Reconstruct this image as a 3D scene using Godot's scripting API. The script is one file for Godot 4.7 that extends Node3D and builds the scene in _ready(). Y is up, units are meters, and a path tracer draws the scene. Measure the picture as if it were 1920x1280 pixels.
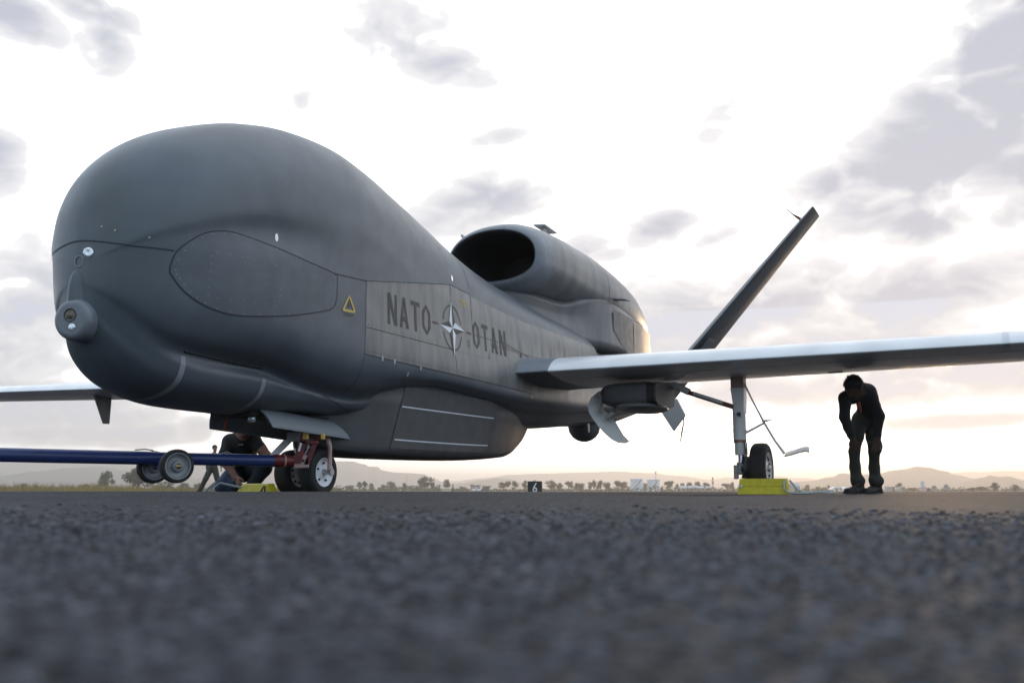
extends Node3D
# An evening apron: a large dark grey unmanned aircraft on its tow bar, ground crew, far tree line and hazy hills.

const NOSE_S := 2.616            # station of the nose gear, metres aft of the nose tip
const GEAR_S := 6.866            # station of the main gear
var M := {}                      # materials
var PF := {}                     # fuselage profiles
var drone: Node3D
var names := {}

func _ready() -> void:
	view_and_light()
	materials()
	ground()
	hills()
	aircraft()
	tow_bar()
	chocks()
	people()
	background()

# ------------------------------------------------------------------ camera, sky, sun
func view_and_light() -> void:
	var cam := Camera3D.new()
	cam.name = "camera"
	cam.fov = 37.84
	cam.near = 0.05
	cam.far = 12000.0
	cam.position = Vector3(0, 0.06, 0)
	cam.rotation_degrees = Vector3(8.41, 0, 0)
	add_child(cam)
	cam.current = true
	var env := Environment.new()
	env.background_mode = Environment.BG_SKY
	env.tonemap_mode = Environment.TONE_MAPPER_LINEAR
	env.tonemap_exposure = 1.0
	env.sdfgi_enabled = true
	env.ssao_enabled = true
	env.ssil_enabled = true
	env.volumetric_fog_enabled = true
	env.volumetric_fog_density = 0.00036
	env.volumetric_fog_albedo = Color(1.0, 0.985, 0.965)
	env.volumetric_fog_anisotropy = 0.6
	var sky := Sky.new()
	var pano := PanoramaSkyMaterial.new()
	pano.panorama = sky_picture()
	sky.sky_material = pano
	env.sky = sky
	var we := WorldEnvironment.new()
	we.name = "world_environment"
	we.environment = env
	var lens := CameraAttributesPhysical.new()
	lens.frustum_focal_length = 35.0
	lens.frustum_focus_distance = 9.3
	lens.exposure_aperture = 4.0
	we.camera_attributes = lens
	add_child(we)
	var sun := DirectionalLight3D.new()
	sun.name = "sun"
	sun.light_color = Color(1.0, 0.84, 0.66)
	sun.light_energy = 0.42
	sun.light_angular_distance = 8.0
	sun.shadow_enabled = true
	var az := deg_to_rad(23.0)
	var el := deg_to_rad(5.5)
	var to_sun := Vector3(sin(az) * cos(el), sin(el), -cos(az) * cos(el))
	add_child(sun)
	sun.look_at_from_position(to_sun * 100.0, Vector3.ZERO)

var n1 := FastNoiseLite.new()
var n2 := FastNoiseLite.new()
var n3 := FastNoiseLite.new()
# cloud banks: azimuth, elevation, half width, half height (degrees), grey depth, tilt
var banks := [
	[-28.4, 23.9, 2.8, 1.5, 0.85, -0.3], [-24.8, 25.2, 3.6, 1.0, 0.75, -0.3], [-23.4, 23.0, 1.5, 1.4, 0.72, 0.0],
	[-6.8, 25.4, 3.8, 1.9, 0.60, 0.0], [-4.0, 23.9, 3.0, 1.4, 0.62, -0.2], [-1.4, 16.4, 3.4, 1.7, 0.88, 0.2], [-4.2, 15.2, 2.4, 1.0, 0.65, 0.0],
	[24.8, 18.4, 5.4, 2.7, 1.75, 0.40], [27.6, 21.4, 3.4, 3.6, 1.75, 0.6], [19.4, 16.9, 3.0, 1.2, 1.0, 0.3], [28.0, 16.2, 4.4, 1.3, 1.0, 0.1], [23.2, 14.1, 2.2, 1.1, 1.0, 0.15], [28.0, 14.4, 1.6, 0.9, 0.9, 0.2],
	[8.8, 14.8, 2.3, 0.9, 0.85, 0.25], [5.0, 13.6, 1.9, 0.9, 0.70, 0.0], [11.8, 14.0, 1.5, 0.6, 0.6, 0.3],
	[10.4, 9.2, 5.6, 2.5, 1.05, 0.05], [15.4, 10.4, 4.6, 1.8, 1.0, 0.05], [21.6, 9.8, 3.8, 2.0, 1.05, 0.1], [25.8, 10.9, 2.8, 1.3, 0.95, 0.1], [18.0, 7.6, 9.0, 1.3, 0.92, 0.0],
	[23.0, 5.7, 7.6, 1.0, 1.10, 0.05], [14.0, 5.3, 4.6, 0.8, 0.95, 0.0], [24.0, 3.5, 3.8, 0.36, 0.85, 0.03],
	[-26.4, 9.4, 4.0, 3.0, 0.72, 0.0], [-28.4, 16.6, 1.5, 1.5, 0.9, 0.0], [-26.0, 4.3, 6.4, 1.2, 1.15, -0.05], [-23.0, 2.8, 4.4, 0.6, 0.95, 0.0],
	[-19.8, 2.9, 1.6, 0.6, 0.95, 0.2], [-17.6, 3.3, 1.0, 0.7, 0.85, 0.0], [-16.0, 3.5, 1.2, 0.5, 0.7, 0.2], [-30.0, 6.6, 6.0, 1.6, 0.85, 0.0],
	[-12.4, 21.8, 0.8, 0.9, 0.50, 0.3], [-1.0, 19.9, 2.4, 0.6, 0.48, 0.2], [12.4, 20.4, 2.0, 1.4, 0.36, 0.5],
]

func sky_at(az: float, el: float) -> Color:
	# radiance of the evening cloud deck; az in degrees right of straight ahead, el in degrees up
	var toward := cos(deg_to_rad(az - 14.0)) * cos(deg_to_rad(el))
	var glow := pow(clampf(0.5 + 0.5 * toward, 0.0, 1.0), 2.0)
	var wide := lerpf(1.22, 1.66, glow)
	var col := Color(0.66, 0.90, 1.24).lerp(Color(1.0, 0.99, 0.98), pow(glow, 0.8)) * wide
	var sun_d := sqrt(pow((az - 14.0) / 26.0, 2.0) + pow((el - 3.0) / 9.0, 2.0))
	var near := exp(-sun_d * sun_d)
	col += Color(0.95, 0.80, 0.60) * near * 1.4
	var low := clampf(1.0 - el / 9.0, 0.0, 1.0) * glow
	col += Color(0.62, 0.50, 0.34) * low * low
	var bank := 0.0
	for b in banks:
		var dx: float = az - b[0]
		if absf(dx) > b[2] * 2.4:
			continue
		var dy: float = el - b[1] - dx * b[5]
		if absf(dy) > b[3] * 2.4:
			continue
		bank = maxf(bank, b[4] * exp(-0.85 * (pow(dx / b[2], 2.0) + pow(dy / b[3], 2.0))))
	var wx := n2.get_noise_2d(az * 6.0, el * 10.0) * 14.0
	var wy := n2.get_noise_2d(az * 6.0 + 700.0, el * 10.0 + 90.0) * 10.0
	var soft := n2.get_noise_2d(az * 7.0 + wx, el * 15.0 + wy)
	var crisp := n3.get_noise_2d(az * 7.0 + wx, el * 13.0 + wy)
	var grey := smoothstep(0.03, 0.92, bank * clampf(0.80 + 0.62 * soft + 0.42 * crisp, 0.0, 1.4))
	if absf(az) > 29.0 or el > 27.0:
		var far := clampf(maxf((absf(az) - 29.0) / 12.0, (el - 27.0) / 10.0), 0.0, 1.0)
		var dv := Vector3(sin(deg_to_rad(az)), 0, cos(deg_to_rad(az))) * (1.0 - el / 130.0) * 70.0
		var c := n1.get_noise_3d(dv.x, el * 2.2, dv.z) * 1.2 + n2.get_noise_3d(dv.x * 2.0, el * 4.0, dv.z * 2.0) * 0.5
		grey = maxf(grey, far * smoothstep(-0.1, 0.6, c) * 0.7)
	# cloud: from the open glare down to the grey of its shaded underside
	grey = clampf(grey, 0.0, 1.0)
	var shade := Color(0.545, 0.57, 0.66).lerp(Color(0.66, 0.63, 0.63), low)
	var rim := Color(minf(col.r, 1.05), minf(col.g, 1.04), minf(col.b, 1.04))
	return col.lerp(rim.lerp(shade, pow(grey, 0.85)), smoothstep(0.0, 0.22, grey))

func sky_picture() -> ImageTexture:
	for n in [n1, n2, n3]:
		n.noise_type = FastNoiseLite.TYPE_SIMPLEX_SMOOTH
		n.fractal_type = FastNoiseLite.FRACTAL_FBM
		n.fractal_octaves = 4
	n1.seed = 3; n1.frequency = 0.012
	n2.seed = 11; n2.frequency = 0.02
	n3.seed = 23; n3.frequency = 0.06; n3.fractal_octaves = 5
	# straight ahead is the left edge of a panorama; to the right of it the bearing grows
	var small := Image.create(360, 180, false, Image.FORMAT_RGBF)
	for y in 180:
		var el := 90.0 - (y + 0.5)
		for x in 360:
			small.set_pixel(x, y, sky_at(wrapf(x + 0.5, -180.0, 180.0), maxf(el, 0.0)))
	var im: Image = small
	im.resize(4096, 2048, Image.INTERPOLATE_CUBIC)
	var per := 4096.0 / 360.0
	for y in range(int((90.0 - 31.0) * per), int(90.5 * per)):
		var el := 90.0 - (y + 0.5) / per
		for x in range(int(-31.5 * per), int(31.5 * per)):
			im.set_pixel(posmod(x, 4096), y, sky_at((x + 0.5) / per, maxf(el, 0.0)))
	return ImageTexture.create_from_image(im)

# ------------------------------------------------------------------ materials
func lin(r: float, g: float, b: float) -> Color:
	return Color(r, g, b).linear_to_srgb()

func noise_tex(type: int, freq: float, lo: Color, hi: Color, seed_value: int, size := 512, oct := 4, normal := false, bump := 4.0) -> NoiseTexture2D:
	var n := FastNoiseLite.new()
	n.noise_type = type
	n.frequency = freq
	n.seed = seed_value
	n.fractal_octaves = oct
	if oct <= 1:
		n.fractal_type = FastNoiseLite.FRACTAL_NONE
	var t := NoiseTexture2D.new()
	t.width = size
	t.height = size
	t.seamless = true
	t.noise = n
	if normal:
		t.as_normal_map = true
		t.bump_strength = bump
	else:
		var g := Gradient.new()
		g.set_color(0, lo)
		g.set_color(1, hi)
		t.color_ramp = g
	return t

func mat(key: String, c: Color, rough := 0.6, metal := 0.0, spec := 0.5) -> StandardMaterial3D:
	var m := StandardMaterial3D.new()
	m.resource_name = key
	m.albedo_color = c
	m.roughness = rough
	m.metallic = metal
	m.metallic_specular = spec
	M[key] = m
	return m

func grain(m: StandardMaterial3D, tex: Texture2D, scale: float) -> void:
	m.albedo_texture = tex
	m.uv1_triplanar = true
	m.uv1_scale = Vector3.ONE * scale

func materials() -> void:
	var cloudy := noise_tex(FastNoiseLite.TYPE_SIMPLEX_SMOOTH, 0.012, Color(0.86, 0.86, 0.86), Color(1, 1, 1), 5, 512, 5)
	var worn := noise_tex(FastNoiseLite.TYPE_SIMPLEX_SMOOTH, 0.007, Color(0.74, 0.75, 0.77), Color(1, 0.99, 0.97), 8, 512, 5)
	var rough := noise_tex(FastNoiseLite.TYPE_SIMPLEX_SMOOTH, 0.02, Color(0.75, 0.75, 0.75), Color(1, 1, 1), 15, 512, 5)
	var skin := mat("grey_paint", lin(0.102, 0.122, 0.141), 0.46)
	grain(skin, cloudy, 0.45)
	skin.roughness_texture = rough
	var panel := mat("worn_grey_paint", lin(0.222, 0.218, 0.212), 0.40)
	grain(panel, worn, 0.8)
	panel.uv1_scale = Vector3(1.5, 0.40, 1.5)
	panel.roughness_texture = rough
	var nac := mat("nacelle_paint", lin(0.205, 0.208, 0.212), 0.46)
	grain(nac, worn, 0.6)
	nac.uv1_scale = Vector3(0.9, 0.30, 0.9)
	nac.roughness_texture = rough
	var bare := mat("patchy_grey_paint", lin(0.20, 0.19, 0.18), 0.5)
	grain(bare, worn, 1.3)
	var tan := mat("pale_grey_paint", lin(0.34, 0.31, 0.28), 0.5)
	grain(tan, worn, 0.9)
	var hatch := mat("hatch_paint", lin(0.102, 0.119, 0.136), 0.50)
	grain(hatch, cloudy, 0.8)
	var radome := mat("radome_paint", lin(0.100, 0.099, 0.102), 0.60)
	grain(radome, cloudy, 0.8)
	var white := mat("wing_white", lin(0.82, 0.83, 0.84), 0.3)
	grain(white, cloudy, 0.3)
	white.clearcoat_enabled = true
	white.clearcoat = 0.35
	white.clearcoat_roughness = 0.12
	var lipm := mat("lip_paint", lin(0.215, 0.235, 0.262), 0.42)
	grain(lipm, cloudy, 1.2)
	mat("edge_grey", lin(0.60, 0.61, 0.63), 0.4)
	mat("seam", lin(0.03, 0.032, 0.035), 0.8)
	mat("rivet", lin(0.19, 0.20, 0.21), 0.45)
	mat("band_grey", lin(0.26, 0.27, 0.29), 0.55)
	mat("door_grey", lin(0.175, 0.200, 0.220), 0.5)
	mat("letter_dark", lin(0.052, 0.050, 0.050), 0.6)
	mat("white_paint", lin(0.72, 0.74, 0.77), 0.45)
	mat("gear_white", lin(0.76, 0.74, 0.72), 0.42)
	mat("gear_grey", lin(0.34, 0.33, 0.33), 0.5)
	mat("copper_band", lin(0.30, 0.15, 0.10), 0.45, 0.3)
	mat("brown_brace", lin(0.22, 0.085, 0.07), 0.45)
	mat("chrome", lin(0.75, 0.75, 0.77), 0.14, 1.0)
	mat("steel", lin(0.42, 0.42, 0.43), 0.35, 0.8)
	mat("dark_steel", lin(0.06, 0.06, 0.062), 0.5, 0.4)
	var rub := mat("rubber", lin(0.020, 0.020, 0.021), 0.78)
	grain(rub, cloudy, 3.0)
	mat("hub_white", lin(0.74, 0.75, 0.77), 0.45)
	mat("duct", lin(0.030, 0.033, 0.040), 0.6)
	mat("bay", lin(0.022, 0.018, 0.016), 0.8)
	mat("orange_pipe", lin(0.45, 0.10, 0.03), 0.5)
	mat("glass_lens", lin(0.02, 0.02, 0.025), 0.05, 0.0, 0.9)
	mat("brass", lin(0.55, 0.42, 0.22), 0.3, 0.9)
	mat("dull_lens", lin(0.13, 0.10, 0.07), 0.15, 0.5)
	mat("light_glass", lin(0.75, 0.77, 0.80), 0.08, 0.6)
	mat("yellow_mark", lin(0.62, 0.42, 0.10), 0.6)
	var yel := mat("chock_yellow", lin(0.66, 0.56, 0.012), 0.5)
	grain(yel, cloudy, 2.0)
	mat("rope", lin(0.42, 0.45, 0.46), 0.8)
	var blue := mat("tow_blue", lin(0.026, 0.046, 0.165), 0.32)
	grain(blue, cloudy, 1.0)
	var red := mat("tow_red", lin(0.165, 0.018, 0.016), 0.45)
	grain(red, worn, 2.5)
	mat("plate_pink", lin(0.42, 0.27, 0.24), 0.5)
	mat("zinc", lin(0.23, 0.24, 0.245), 0.5, 0.4)
	mat("hair", lin(0.010, 0.008, 0.007), 0.6)
	var v := mat("cloth", Color.WHITE, 0.9)
	v.vertex_color_use_as_albedo = true
	mat("hivis", lin(0.60, 0.68, 0.02), 0.7)
	mat("strap_pink", lin(0.55, 0.12, 0.09), 0.8)
	mat("logo", lin(0.45, 0.42, 0.42), 0.8)
	mat("leather", lin(0.022, 0.016, 0.013), 0.7)
	mat("laces", lin(0.15, 0.12, 0.1), 0.8)
	mat("visor", lin(0.3, 0.3, 0.3), 0.2, 0.5)
	# ground: rolled asphalt of small stones
	var stones := FastNoiseLite.new()
	stones.noise_type = FastNoiseLite.TYPE_CELLULAR
	stones.frequency = 0.085
	stones.cellular_return_type = FastNoiseLite.RETURN_CELL_VALUE
	stones.fractal_type = FastNoiseLite.FRACTAL_NONE
	stones.seed = 4
	var st := NoiseTexture2D.new()
	st.width = 2048; st.height = 2048; st.seamless = true; st.seamless_blend_skirt = 0.05; st.noise = stones
	var g := Gradient.new()
	g.offsets = PackedFloat32Array([0.0, 0.45, 0.8, 0.93, 1.0])
	g.colors = PackedColorArray([Color(0.14, 0.14, 0.16), Color(0.42, 0.42, 0.45), Color(0.62, 0.61, 0.63), Color(0.92, 0.90, 0.90), Color(1, 1, 1)])
	st.color_ramp = g
	var relief := FastNoiseLite.new()
	relief.noise_type = FastNoiseLite.TYPE_CELLULAR
	relief.frequency = 0.085
	relief.cellular_return_type = FastNoiseLite.RETURN_DISTANCE2_SUB
	relief.fractal_type = FastNoiseLite.FRACTAL_NONE
	relief.seed = 4
	var ht := NoiseTexture2D.new()
	ht.width = 2048; ht.height = 2048; ht.seamless = true; ht.seamless_blend_skirt = 0.05; ht.noise = relief
	var tar := mat("asphalt", lin(0.078, 0.090, 0.119), 0.80, 0.0, 0.4)
	tar.albedo_texture = st
	tar.uv1_triplanar = true
	tar.uv1_scale = Vector3.ONE * 0.5
	tar.heightmap_enabled = true
	tar.heightmap_texture = ht
	tar.heightmap_scale = 0.8
	tar.detail_enabled = true
	tar.detail_blend_mode = BaseMaterial3D.BLEND_MODE_MUL
	tar.detail_albedo = noise_tex(FastNoiseLite.TYPE_SIMPLEX_SMOOTH, 0.012, Color(0.68, 0.68, 0.69), Color(1, 1, 1), 31, 1024, 5)
	tar.detail_uv_layer = BaseMaterial3D.DETAIL_UV_2
	tar.uv2_triplanar = true
	tar.uv2_scale = Vector3(0.09, 0.09, 0.09)
	var ag := mat("aggregate", Color.WHITE, 0.75, 0.0, 0.35)
	ag.vertex_color_use_as_albedo = true
	var fld := mat("field", lin(0.16, 0.135, 0.07), 0.95)
	grain(fld, noise_tex(FastNoiseLite.TYPE_SIMPLEX_SMOOTH, 0.02, Color(0.55, 0.6, 0.5), Color(1, 1, 1), 41, 512, 5), 0.02)
	mat("grass_dry", lin(0.27, 0.20, 0.09), 0.9)
	mat("grass_green", lin(0.085, 0.12, 0.03), 0.9)
	mat("leaf_olive", lin(0.052, 0.058, 0.030), 0.85)
	mat("leaf_dark", lin(0.034, 0.042, 0.024), 0.85)
	mat("leaf_dusty", lin(0.075, 0.072, 0.045), 0.85)
	for k in ["leaf_olive", "leaf_dark", "leaf_dusty", "grass_dry", "grass_green"]:
		M[k].backlight_enabled = true
		M[k].backlight = Color(0.25, 0.25, 0.15)
	mat("bark", lin(0.06, 0.045, 0.035), 0.9)
	var hill := mat("hillside", lin(0.075, 0.075, 0.055), 0.95)
	grain(hill, noise_tex(FastNoiseLite.TYPE_SIMPLEX_SMOOTH, 0.02, Color(0.6, 0.6, 0.6), Color(1, 1, 1), 51, 512, 6), 0.004)
	mat("tank_white", lin(0.70, 0.72, 0.75), 0.5)
	mat("tank_stair", lin(0.20, 0.21, 0.23), 0.6)
	mat("mast_red", lin(0.45, 0.08, 0.05), 0.6)
	mat("mast_white", lin(0.7, 0.7, 0.7), 0.6)
	mat("metal_roof", lin(0.33, 0.36, 0.40), 0.5, 0.2)
	mat("wall_cream", lin(0.46, 0.42, 0.36), 0.8)
	mat("wall_grey", lin(0.36, 0.37, 0.36), 0.8)
	mat("glass_dark", lin(0.03, 0.035, 0.04), 0.1)
	mat("sign_black", lin(0.008, 0.008, 0.009), 0.5)
	mat("car_dark", lin(0.03, 0.032, 0.04), 0.3)
	mat("dish_grey", lin(0.22, 0.23, 0.26), 0.6)
	mat("tower_blue", lin(0.45, 0.55, 0.66), 0.4)
	mat("tyre_far", lin(0.02, 0.02, 0.02), 0.9)

# ------------------------------------------------------------------ mesh building
class MB:
	var v := PackedVector3Array()
	var n := PackedVector3Array()
	var c := PackedColorArray()
	var ix := PackedInt32Array()
	var color := Color.WHITE

	func part(pv: PackedVector3Array, pi: PackedInt32Array, hint := Vector3.ZERO, flip_by_volume := true) -> void:
		# adds a smooth piece; turned so that its faces look outward (or along hint)
		var nn := PackedVector3Array()
		nn.resize(pv.size())
		var vol := 0.0
		var mid := Vector3.ZERO
		for p in pv:
			mid += p
		mid /= maxf(1.0, pv.size())
		var tot := Vector3.ZERO
		for t in range(0, pi.size(), 3):
			var a := pv[pi[t]]
			var b := pv[pi[t + 1]]
			var d := pv[pi[t + 2]]
			var f := (d - a).cross(b - a)
			nn[pi[t]] += f
			nn[pi[t + 1]] += f
			nn[pi[t + 2]] += f
			vol += f.dot((a + b + d) / 3.0 - mid)
			tot += f
		var flip := false
		if hint != Vector3.ZERO:
			flip = tot.dot(hint) < 0.0
		elif flip_by_volume:
			flip = vol < 0.0
		var off := v.size()
		v.append_array(pv)
		for k in nn.size():
			var q := nn[k].normalized()
			n.append(-q if flip else q)
			c.append(color)
		for t in range(0, pi.size(), 3):
			ix.append(off + pi[t])
			ix.append(off + (pi[t + 2] if flip else pi[t + 1]))
			ix.append(off + (pi[t + 1] if flip else pi[t + 2]))

	func grid(rows: Array, wrap := false, hint := Vector3.ZERO, cap_first := false, cap_last := false) -> void:
		var pv := PackedVector3Array()
		var m: int = rows[0].size()
		for r in rows:
			pv.append_array(r)
		var pi := PackedInt32Array()
		var cols := m if wrap else m - 1
		for i in rows.size() - 1:
			for j in cols:
				var a := i * m + j
				var b := i * m + (j + 1) % m
				pi.append_array([a, b, a + m, b, b + m, a + m])
		# caps share no vertices with the sides
		part(pv, pi, hint)
		for q in [[cap_first, 0], [cap_last, rows.size() - 1]]:
			if q[0]:
				var other: int = rows.size() - 1 if q[1] == 0 else 0
				face(rows[q[1]], center(rows[q[1]]) - center(rows[other]))

	func center(r: PackedVector3Array) -> Vector3:
		var s := Vector3.ZERO
		for p in r:
			s += p
		return s / r.size()

	func face(r: PackedVector3Array, hint: Vector3) -> void:
		var pv := PackedVector3Array([center(r)])
		pv.append_array(r)
		var pi := PackedInt32Array()
		for j in r.size():
			pi.append_array([0, 1 + j, 1 + (j + 1) % r.size()])
		part(pv, pi, hint)

	func quad(a: Vector3, b: Vector3, d: Vector3, e: Vector3, hint := Vector3.ZERO) -> void:
		part(PackedVector3Array([a, b, d, e]), PackedInt32Array([0, 1, 2, 0, 2, 3]), hint, false)

	func hull8(p: Array) -> void:
		# a six-sided block from its corners: 0-3 one end, 4-7 the other
		var mid := Vector3.ZERO
		for q in p:
			mid += q
		mid /= 8.0
		for f in [[0, 1, 2, 3], [4, 5, 6, 7], [0, 1, 5, 4], [1, 2, 6, 5], [2, 3, 7, 6], [3, 0, 4, 7]]:
			var m2: Vector3 = (p[f[0]] + p[f[1]] + p[f[2]] + p[f[3]]) / 4.0
			quad(p[f[0]], p[f[1]], p[f[2]], p[f[3]], m2 - mid)

	func box(at: Vector3, size: Vector3, b := Basis.IDENTITY, bevel := 0.0) -> void:
		var h := size / 2.0
		if bevel <= 0.0:
			var p := []
			for z in [-1, 1]:
				for q in [[-1, -1], [1, -1], [1, 1], [-1, 1]]:
					p.append(at + b * Vector3(q[0] * h.x, q[1] * h.y, z * h.z))
			hull8(p)
			return
		var rows := []
		var sets := [[-h.z, bevel], [-h.z + bevel, 0.0], [h.z - bevel, 0.0], [h.z, bevel]]
		for s in sets:
			var r := PackedVector3Array()
			var e: float = s[1]
			var x := h.x - e
			var y := h.y - e
			for q in [[-x + bevel, -y], [x - bevel, -y], [x, -y + bevel], [x, y - bevel], [x - bevel, y], [-x + bevel, y], [-x, y - bevel], [-x, -y + bevel]]:
				r.append(at + b * Vector3(q[0], q[1], s[0]))
			rows.append(r)
		for i in 3:
			for j in 8:
				var m2: Vector3 = (rows[i][j] + rows[i + 1][(j + 1) % 8]) / 2.0
				quad(rows[i][j], rows[i][(j + 1) % 8], rows[i + 1][(j + 1) % 8], rows[i + 1][j], m2 - at)
		face(rows[0], b * Vector3(0, 0, -1))
		face(rows[3], b * Vector3(0, 0, 1))

	func ring(at: Vector3, x: Vector3, y: Vector3, rx: float, ry: float, sides: int) -> PackedVector3Array:
		var r := PackedVector3Array()
		for j in sides:
			var a := TAU * j / sides
			r.append(at + x * cos(a) * rx + y * sin(a) * ry)
		return r

	func tube(pts: Array, radii: Array, sides := 12, caps := true, flat := 1.0, up := Vector3.UP) -> void:
		var rows := []
		for i in pts.size():
			var d: Vector3 = (pts[mini(i + 1, pts.size() - 1)] - pts[maxi(i - 1, 0)]).normalized()
			var x := d.cross(up)
			if x.length() < 0.05:
				x = d.cross(Vector3.RIGHT)
			x = x.normalized()
			var y := x.cross(d).normalized()
			var rr: float = radii[mini(i, radii.size() - 1)]
			rows.append(ring(pts[i], x, y, rr, rr * flat, sides))
		grid(rows, true, Vector3.ZERO, caps, caps)

	func lathe(prof: Array, at: Vector3, axis: Vector3, sides := 32, caps := false) -> void:
		# prof: [distance along axis, radius]
		var x := axis.cross(Vector3.UP)
		if x.length() < 0.05:
			x = axis.cross(Vector3.RIGHT)
		x = x.normalized()
		var y := x.cross(axis).normalized()
		var rows := []
		for p in prof:
			rows.append(ring(at + axis * p[0], x, y, maxf(p[1], 0.0001), maxf(p[1], 0.0001), sides))
		grid(rows, true, Vector3.ZERO, caps, caps)

	func mesh() -> ArrayMesh:
		var a := []
		a.resize(Mesh.ARRAY_MAX)
		a[Mesh.ARRAY_VERTEX] = v
		a[Mesh.ARRAY_NORMAL] = n
		a[Mesh.ARRAY_COLOR] = c
		a[Mesh.ARRAY_INDEX] = ix
		var m := ArrayMesh.new()
		m.add_surface_from_arrays(Mesh.PRIMITIVE_TRIANGLES, a)
		return m

func numbered(called: String) -> String:
	names[called] = names.get(called, -1) + 1
	return called if names[called] == 0 else "%s_%03d" % [called, names[called]]

func put(parent: Node, called: String, mb: MB, m: String, label := "") -> MeshInstance3D:
	var o := MeshInstance3D.new()
	o.mesh = mb.mesh()
	o.material_override = M[m]
	if parent == self:
		o.name = numbered(called)
	else:
		var k := 0
		var nm := called
		while parent.has_node(NodePath(nm)):
			k += 1
			nm = "%s_%03d" % [called, k]
		o.name = nm
	parent.add_child(o, true)
	if label:
		o.set_meta("label", label)
	return o

func put_each(parent: Node, called: String, mb: MB, m: String) -> void:
	# the same, with every separate piece of the builder as a part of its own
	var root := PackedInt32Array()
	root.resize(mb.v.size())
	var at := {}
	for i in mb.v.size():
		var key := Vector3i((mb.v[i] * 5000.0).round())
		if not at.has(key):
			at[key] = i
		root[i] = at[key]
	var find := func(i: int) -> int:
		while root[i] != i:
			root[i] = root[root[i]]
			i = root[i]
		return i
	for t in range(0, mb.ix.size(), 3):
		var a: int = find.call(mb.ix[t])
		for k in [1, 2]:
			var b: int = find.call(mb.ix[t + k])
			if a != b:
				root[b] = a
	var groups := {}
	for t in range(0, mb.ix.size(), 3):
		var a: int = find.call(mb.ix[t])
		if not groups.has(a):
			groups[a] = MB.new()
		var g: MB = groups[a]
		for k in 3:
			var i := mb.ix[t + k]
			g.ix.append(g.v.size())
			g.v.append(mb.v[i])
			g.n.append(mb.n[i])
			g.c.append(mb.c[i])
	for a in groups:
		put(parent, called, groups[a], m)

func stuff(o: Node) -> void:
	o.set_meta("kind", "stuff")

func thing(called: String, label: String, category: String, at := Vector3.ZERO, turn := 0.0, group := "") -> Node3D:
	var o := Node3D.new()
	o.name = numbered(called)
	add_child(o, true)
	o.position = at
	o.rotation.y = turn
	tag(o, label, category, group)
	return o

func tag(o: Node, label: String, category: String, group := "") -> void:
	o.set_meta("label", label)
	o.set_meta("category", category)
	if group:
		o.set_meta("group", group)

# ------------------------------------------------------------------ ground and hills
func tarmac_height(x: float, z: float) -> float:
	# z is the distance ahead of the camera; a shallow swell of the surfacing, higher on the left, hides the feet of things there
	var left := smoothstep(2.2, -0.6, x)
	var swell := 0.0455 * left * exp(-pow((z - 5.2) / 2.2, 2.0))
	return swell - 0.00012 * pow(maxf(z - 16.0, 0.0), 2.0)

func ground() -> void:
	var rows := []
	var zs := []
	var z := -6.0
	while z < 60.0:
		zs.append(z)
		z += 0.1 if absf(z) < 3.0 else (0.35 if z < 16.0 else 1.5)
	for zz in zs:
		var r := PackedVector3Array()
		for k in range(-40, 41):
			var x: float = signf(k) * pow(absf(k) / 40.0, 2.0) * 60.0
			r.append(Vector3(x, tarmac_height(x, zz), -zz))
		rows.append(r)
	var mb := MB.new()
	mb.grid(rows, false, Vector3.UP)
	var t := put(self, "tarmac", mb, "asphalt")
	t.set_meta("kind", "structure")
	aggregate()
	# grass field, falling very gently away from the apron out to the hills
	rows = []
	for d in [58.0, 62.0, 90.0, 150.0, 300.0, 600.0, 1200.0, 2500.0, 5000.0, 9000.0]:
		var r := PackedVector3Array()
		for k in range(-12, 13):
			r.append(Vector3(k * (12.0 + d * 0.12), field_height(d), -d))
		rows.append(r)
	mb = MB.new()
	mb.grid(rows, false, Vector3.UP)
	var f := put(self, "grass_field", mb, "field")
	f.set_meta("kind", "structure")
	# the ground goes on beside and behind the apron
	mb = MB.new()
	mb.grid([PackedVector3Array([Vector3(-3000, -0.5, 3000), Vector3(3000, -0.5, 3000)]), PackedVector3Array([Vector3(-3000, -0.5, -62), Vector3(3000, -0.5, -62)])], false, Vector3.UP)
	var g := put(self, "surrounding_ground", mb, "field")
	g.set_meta("kind", "structure")

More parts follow.
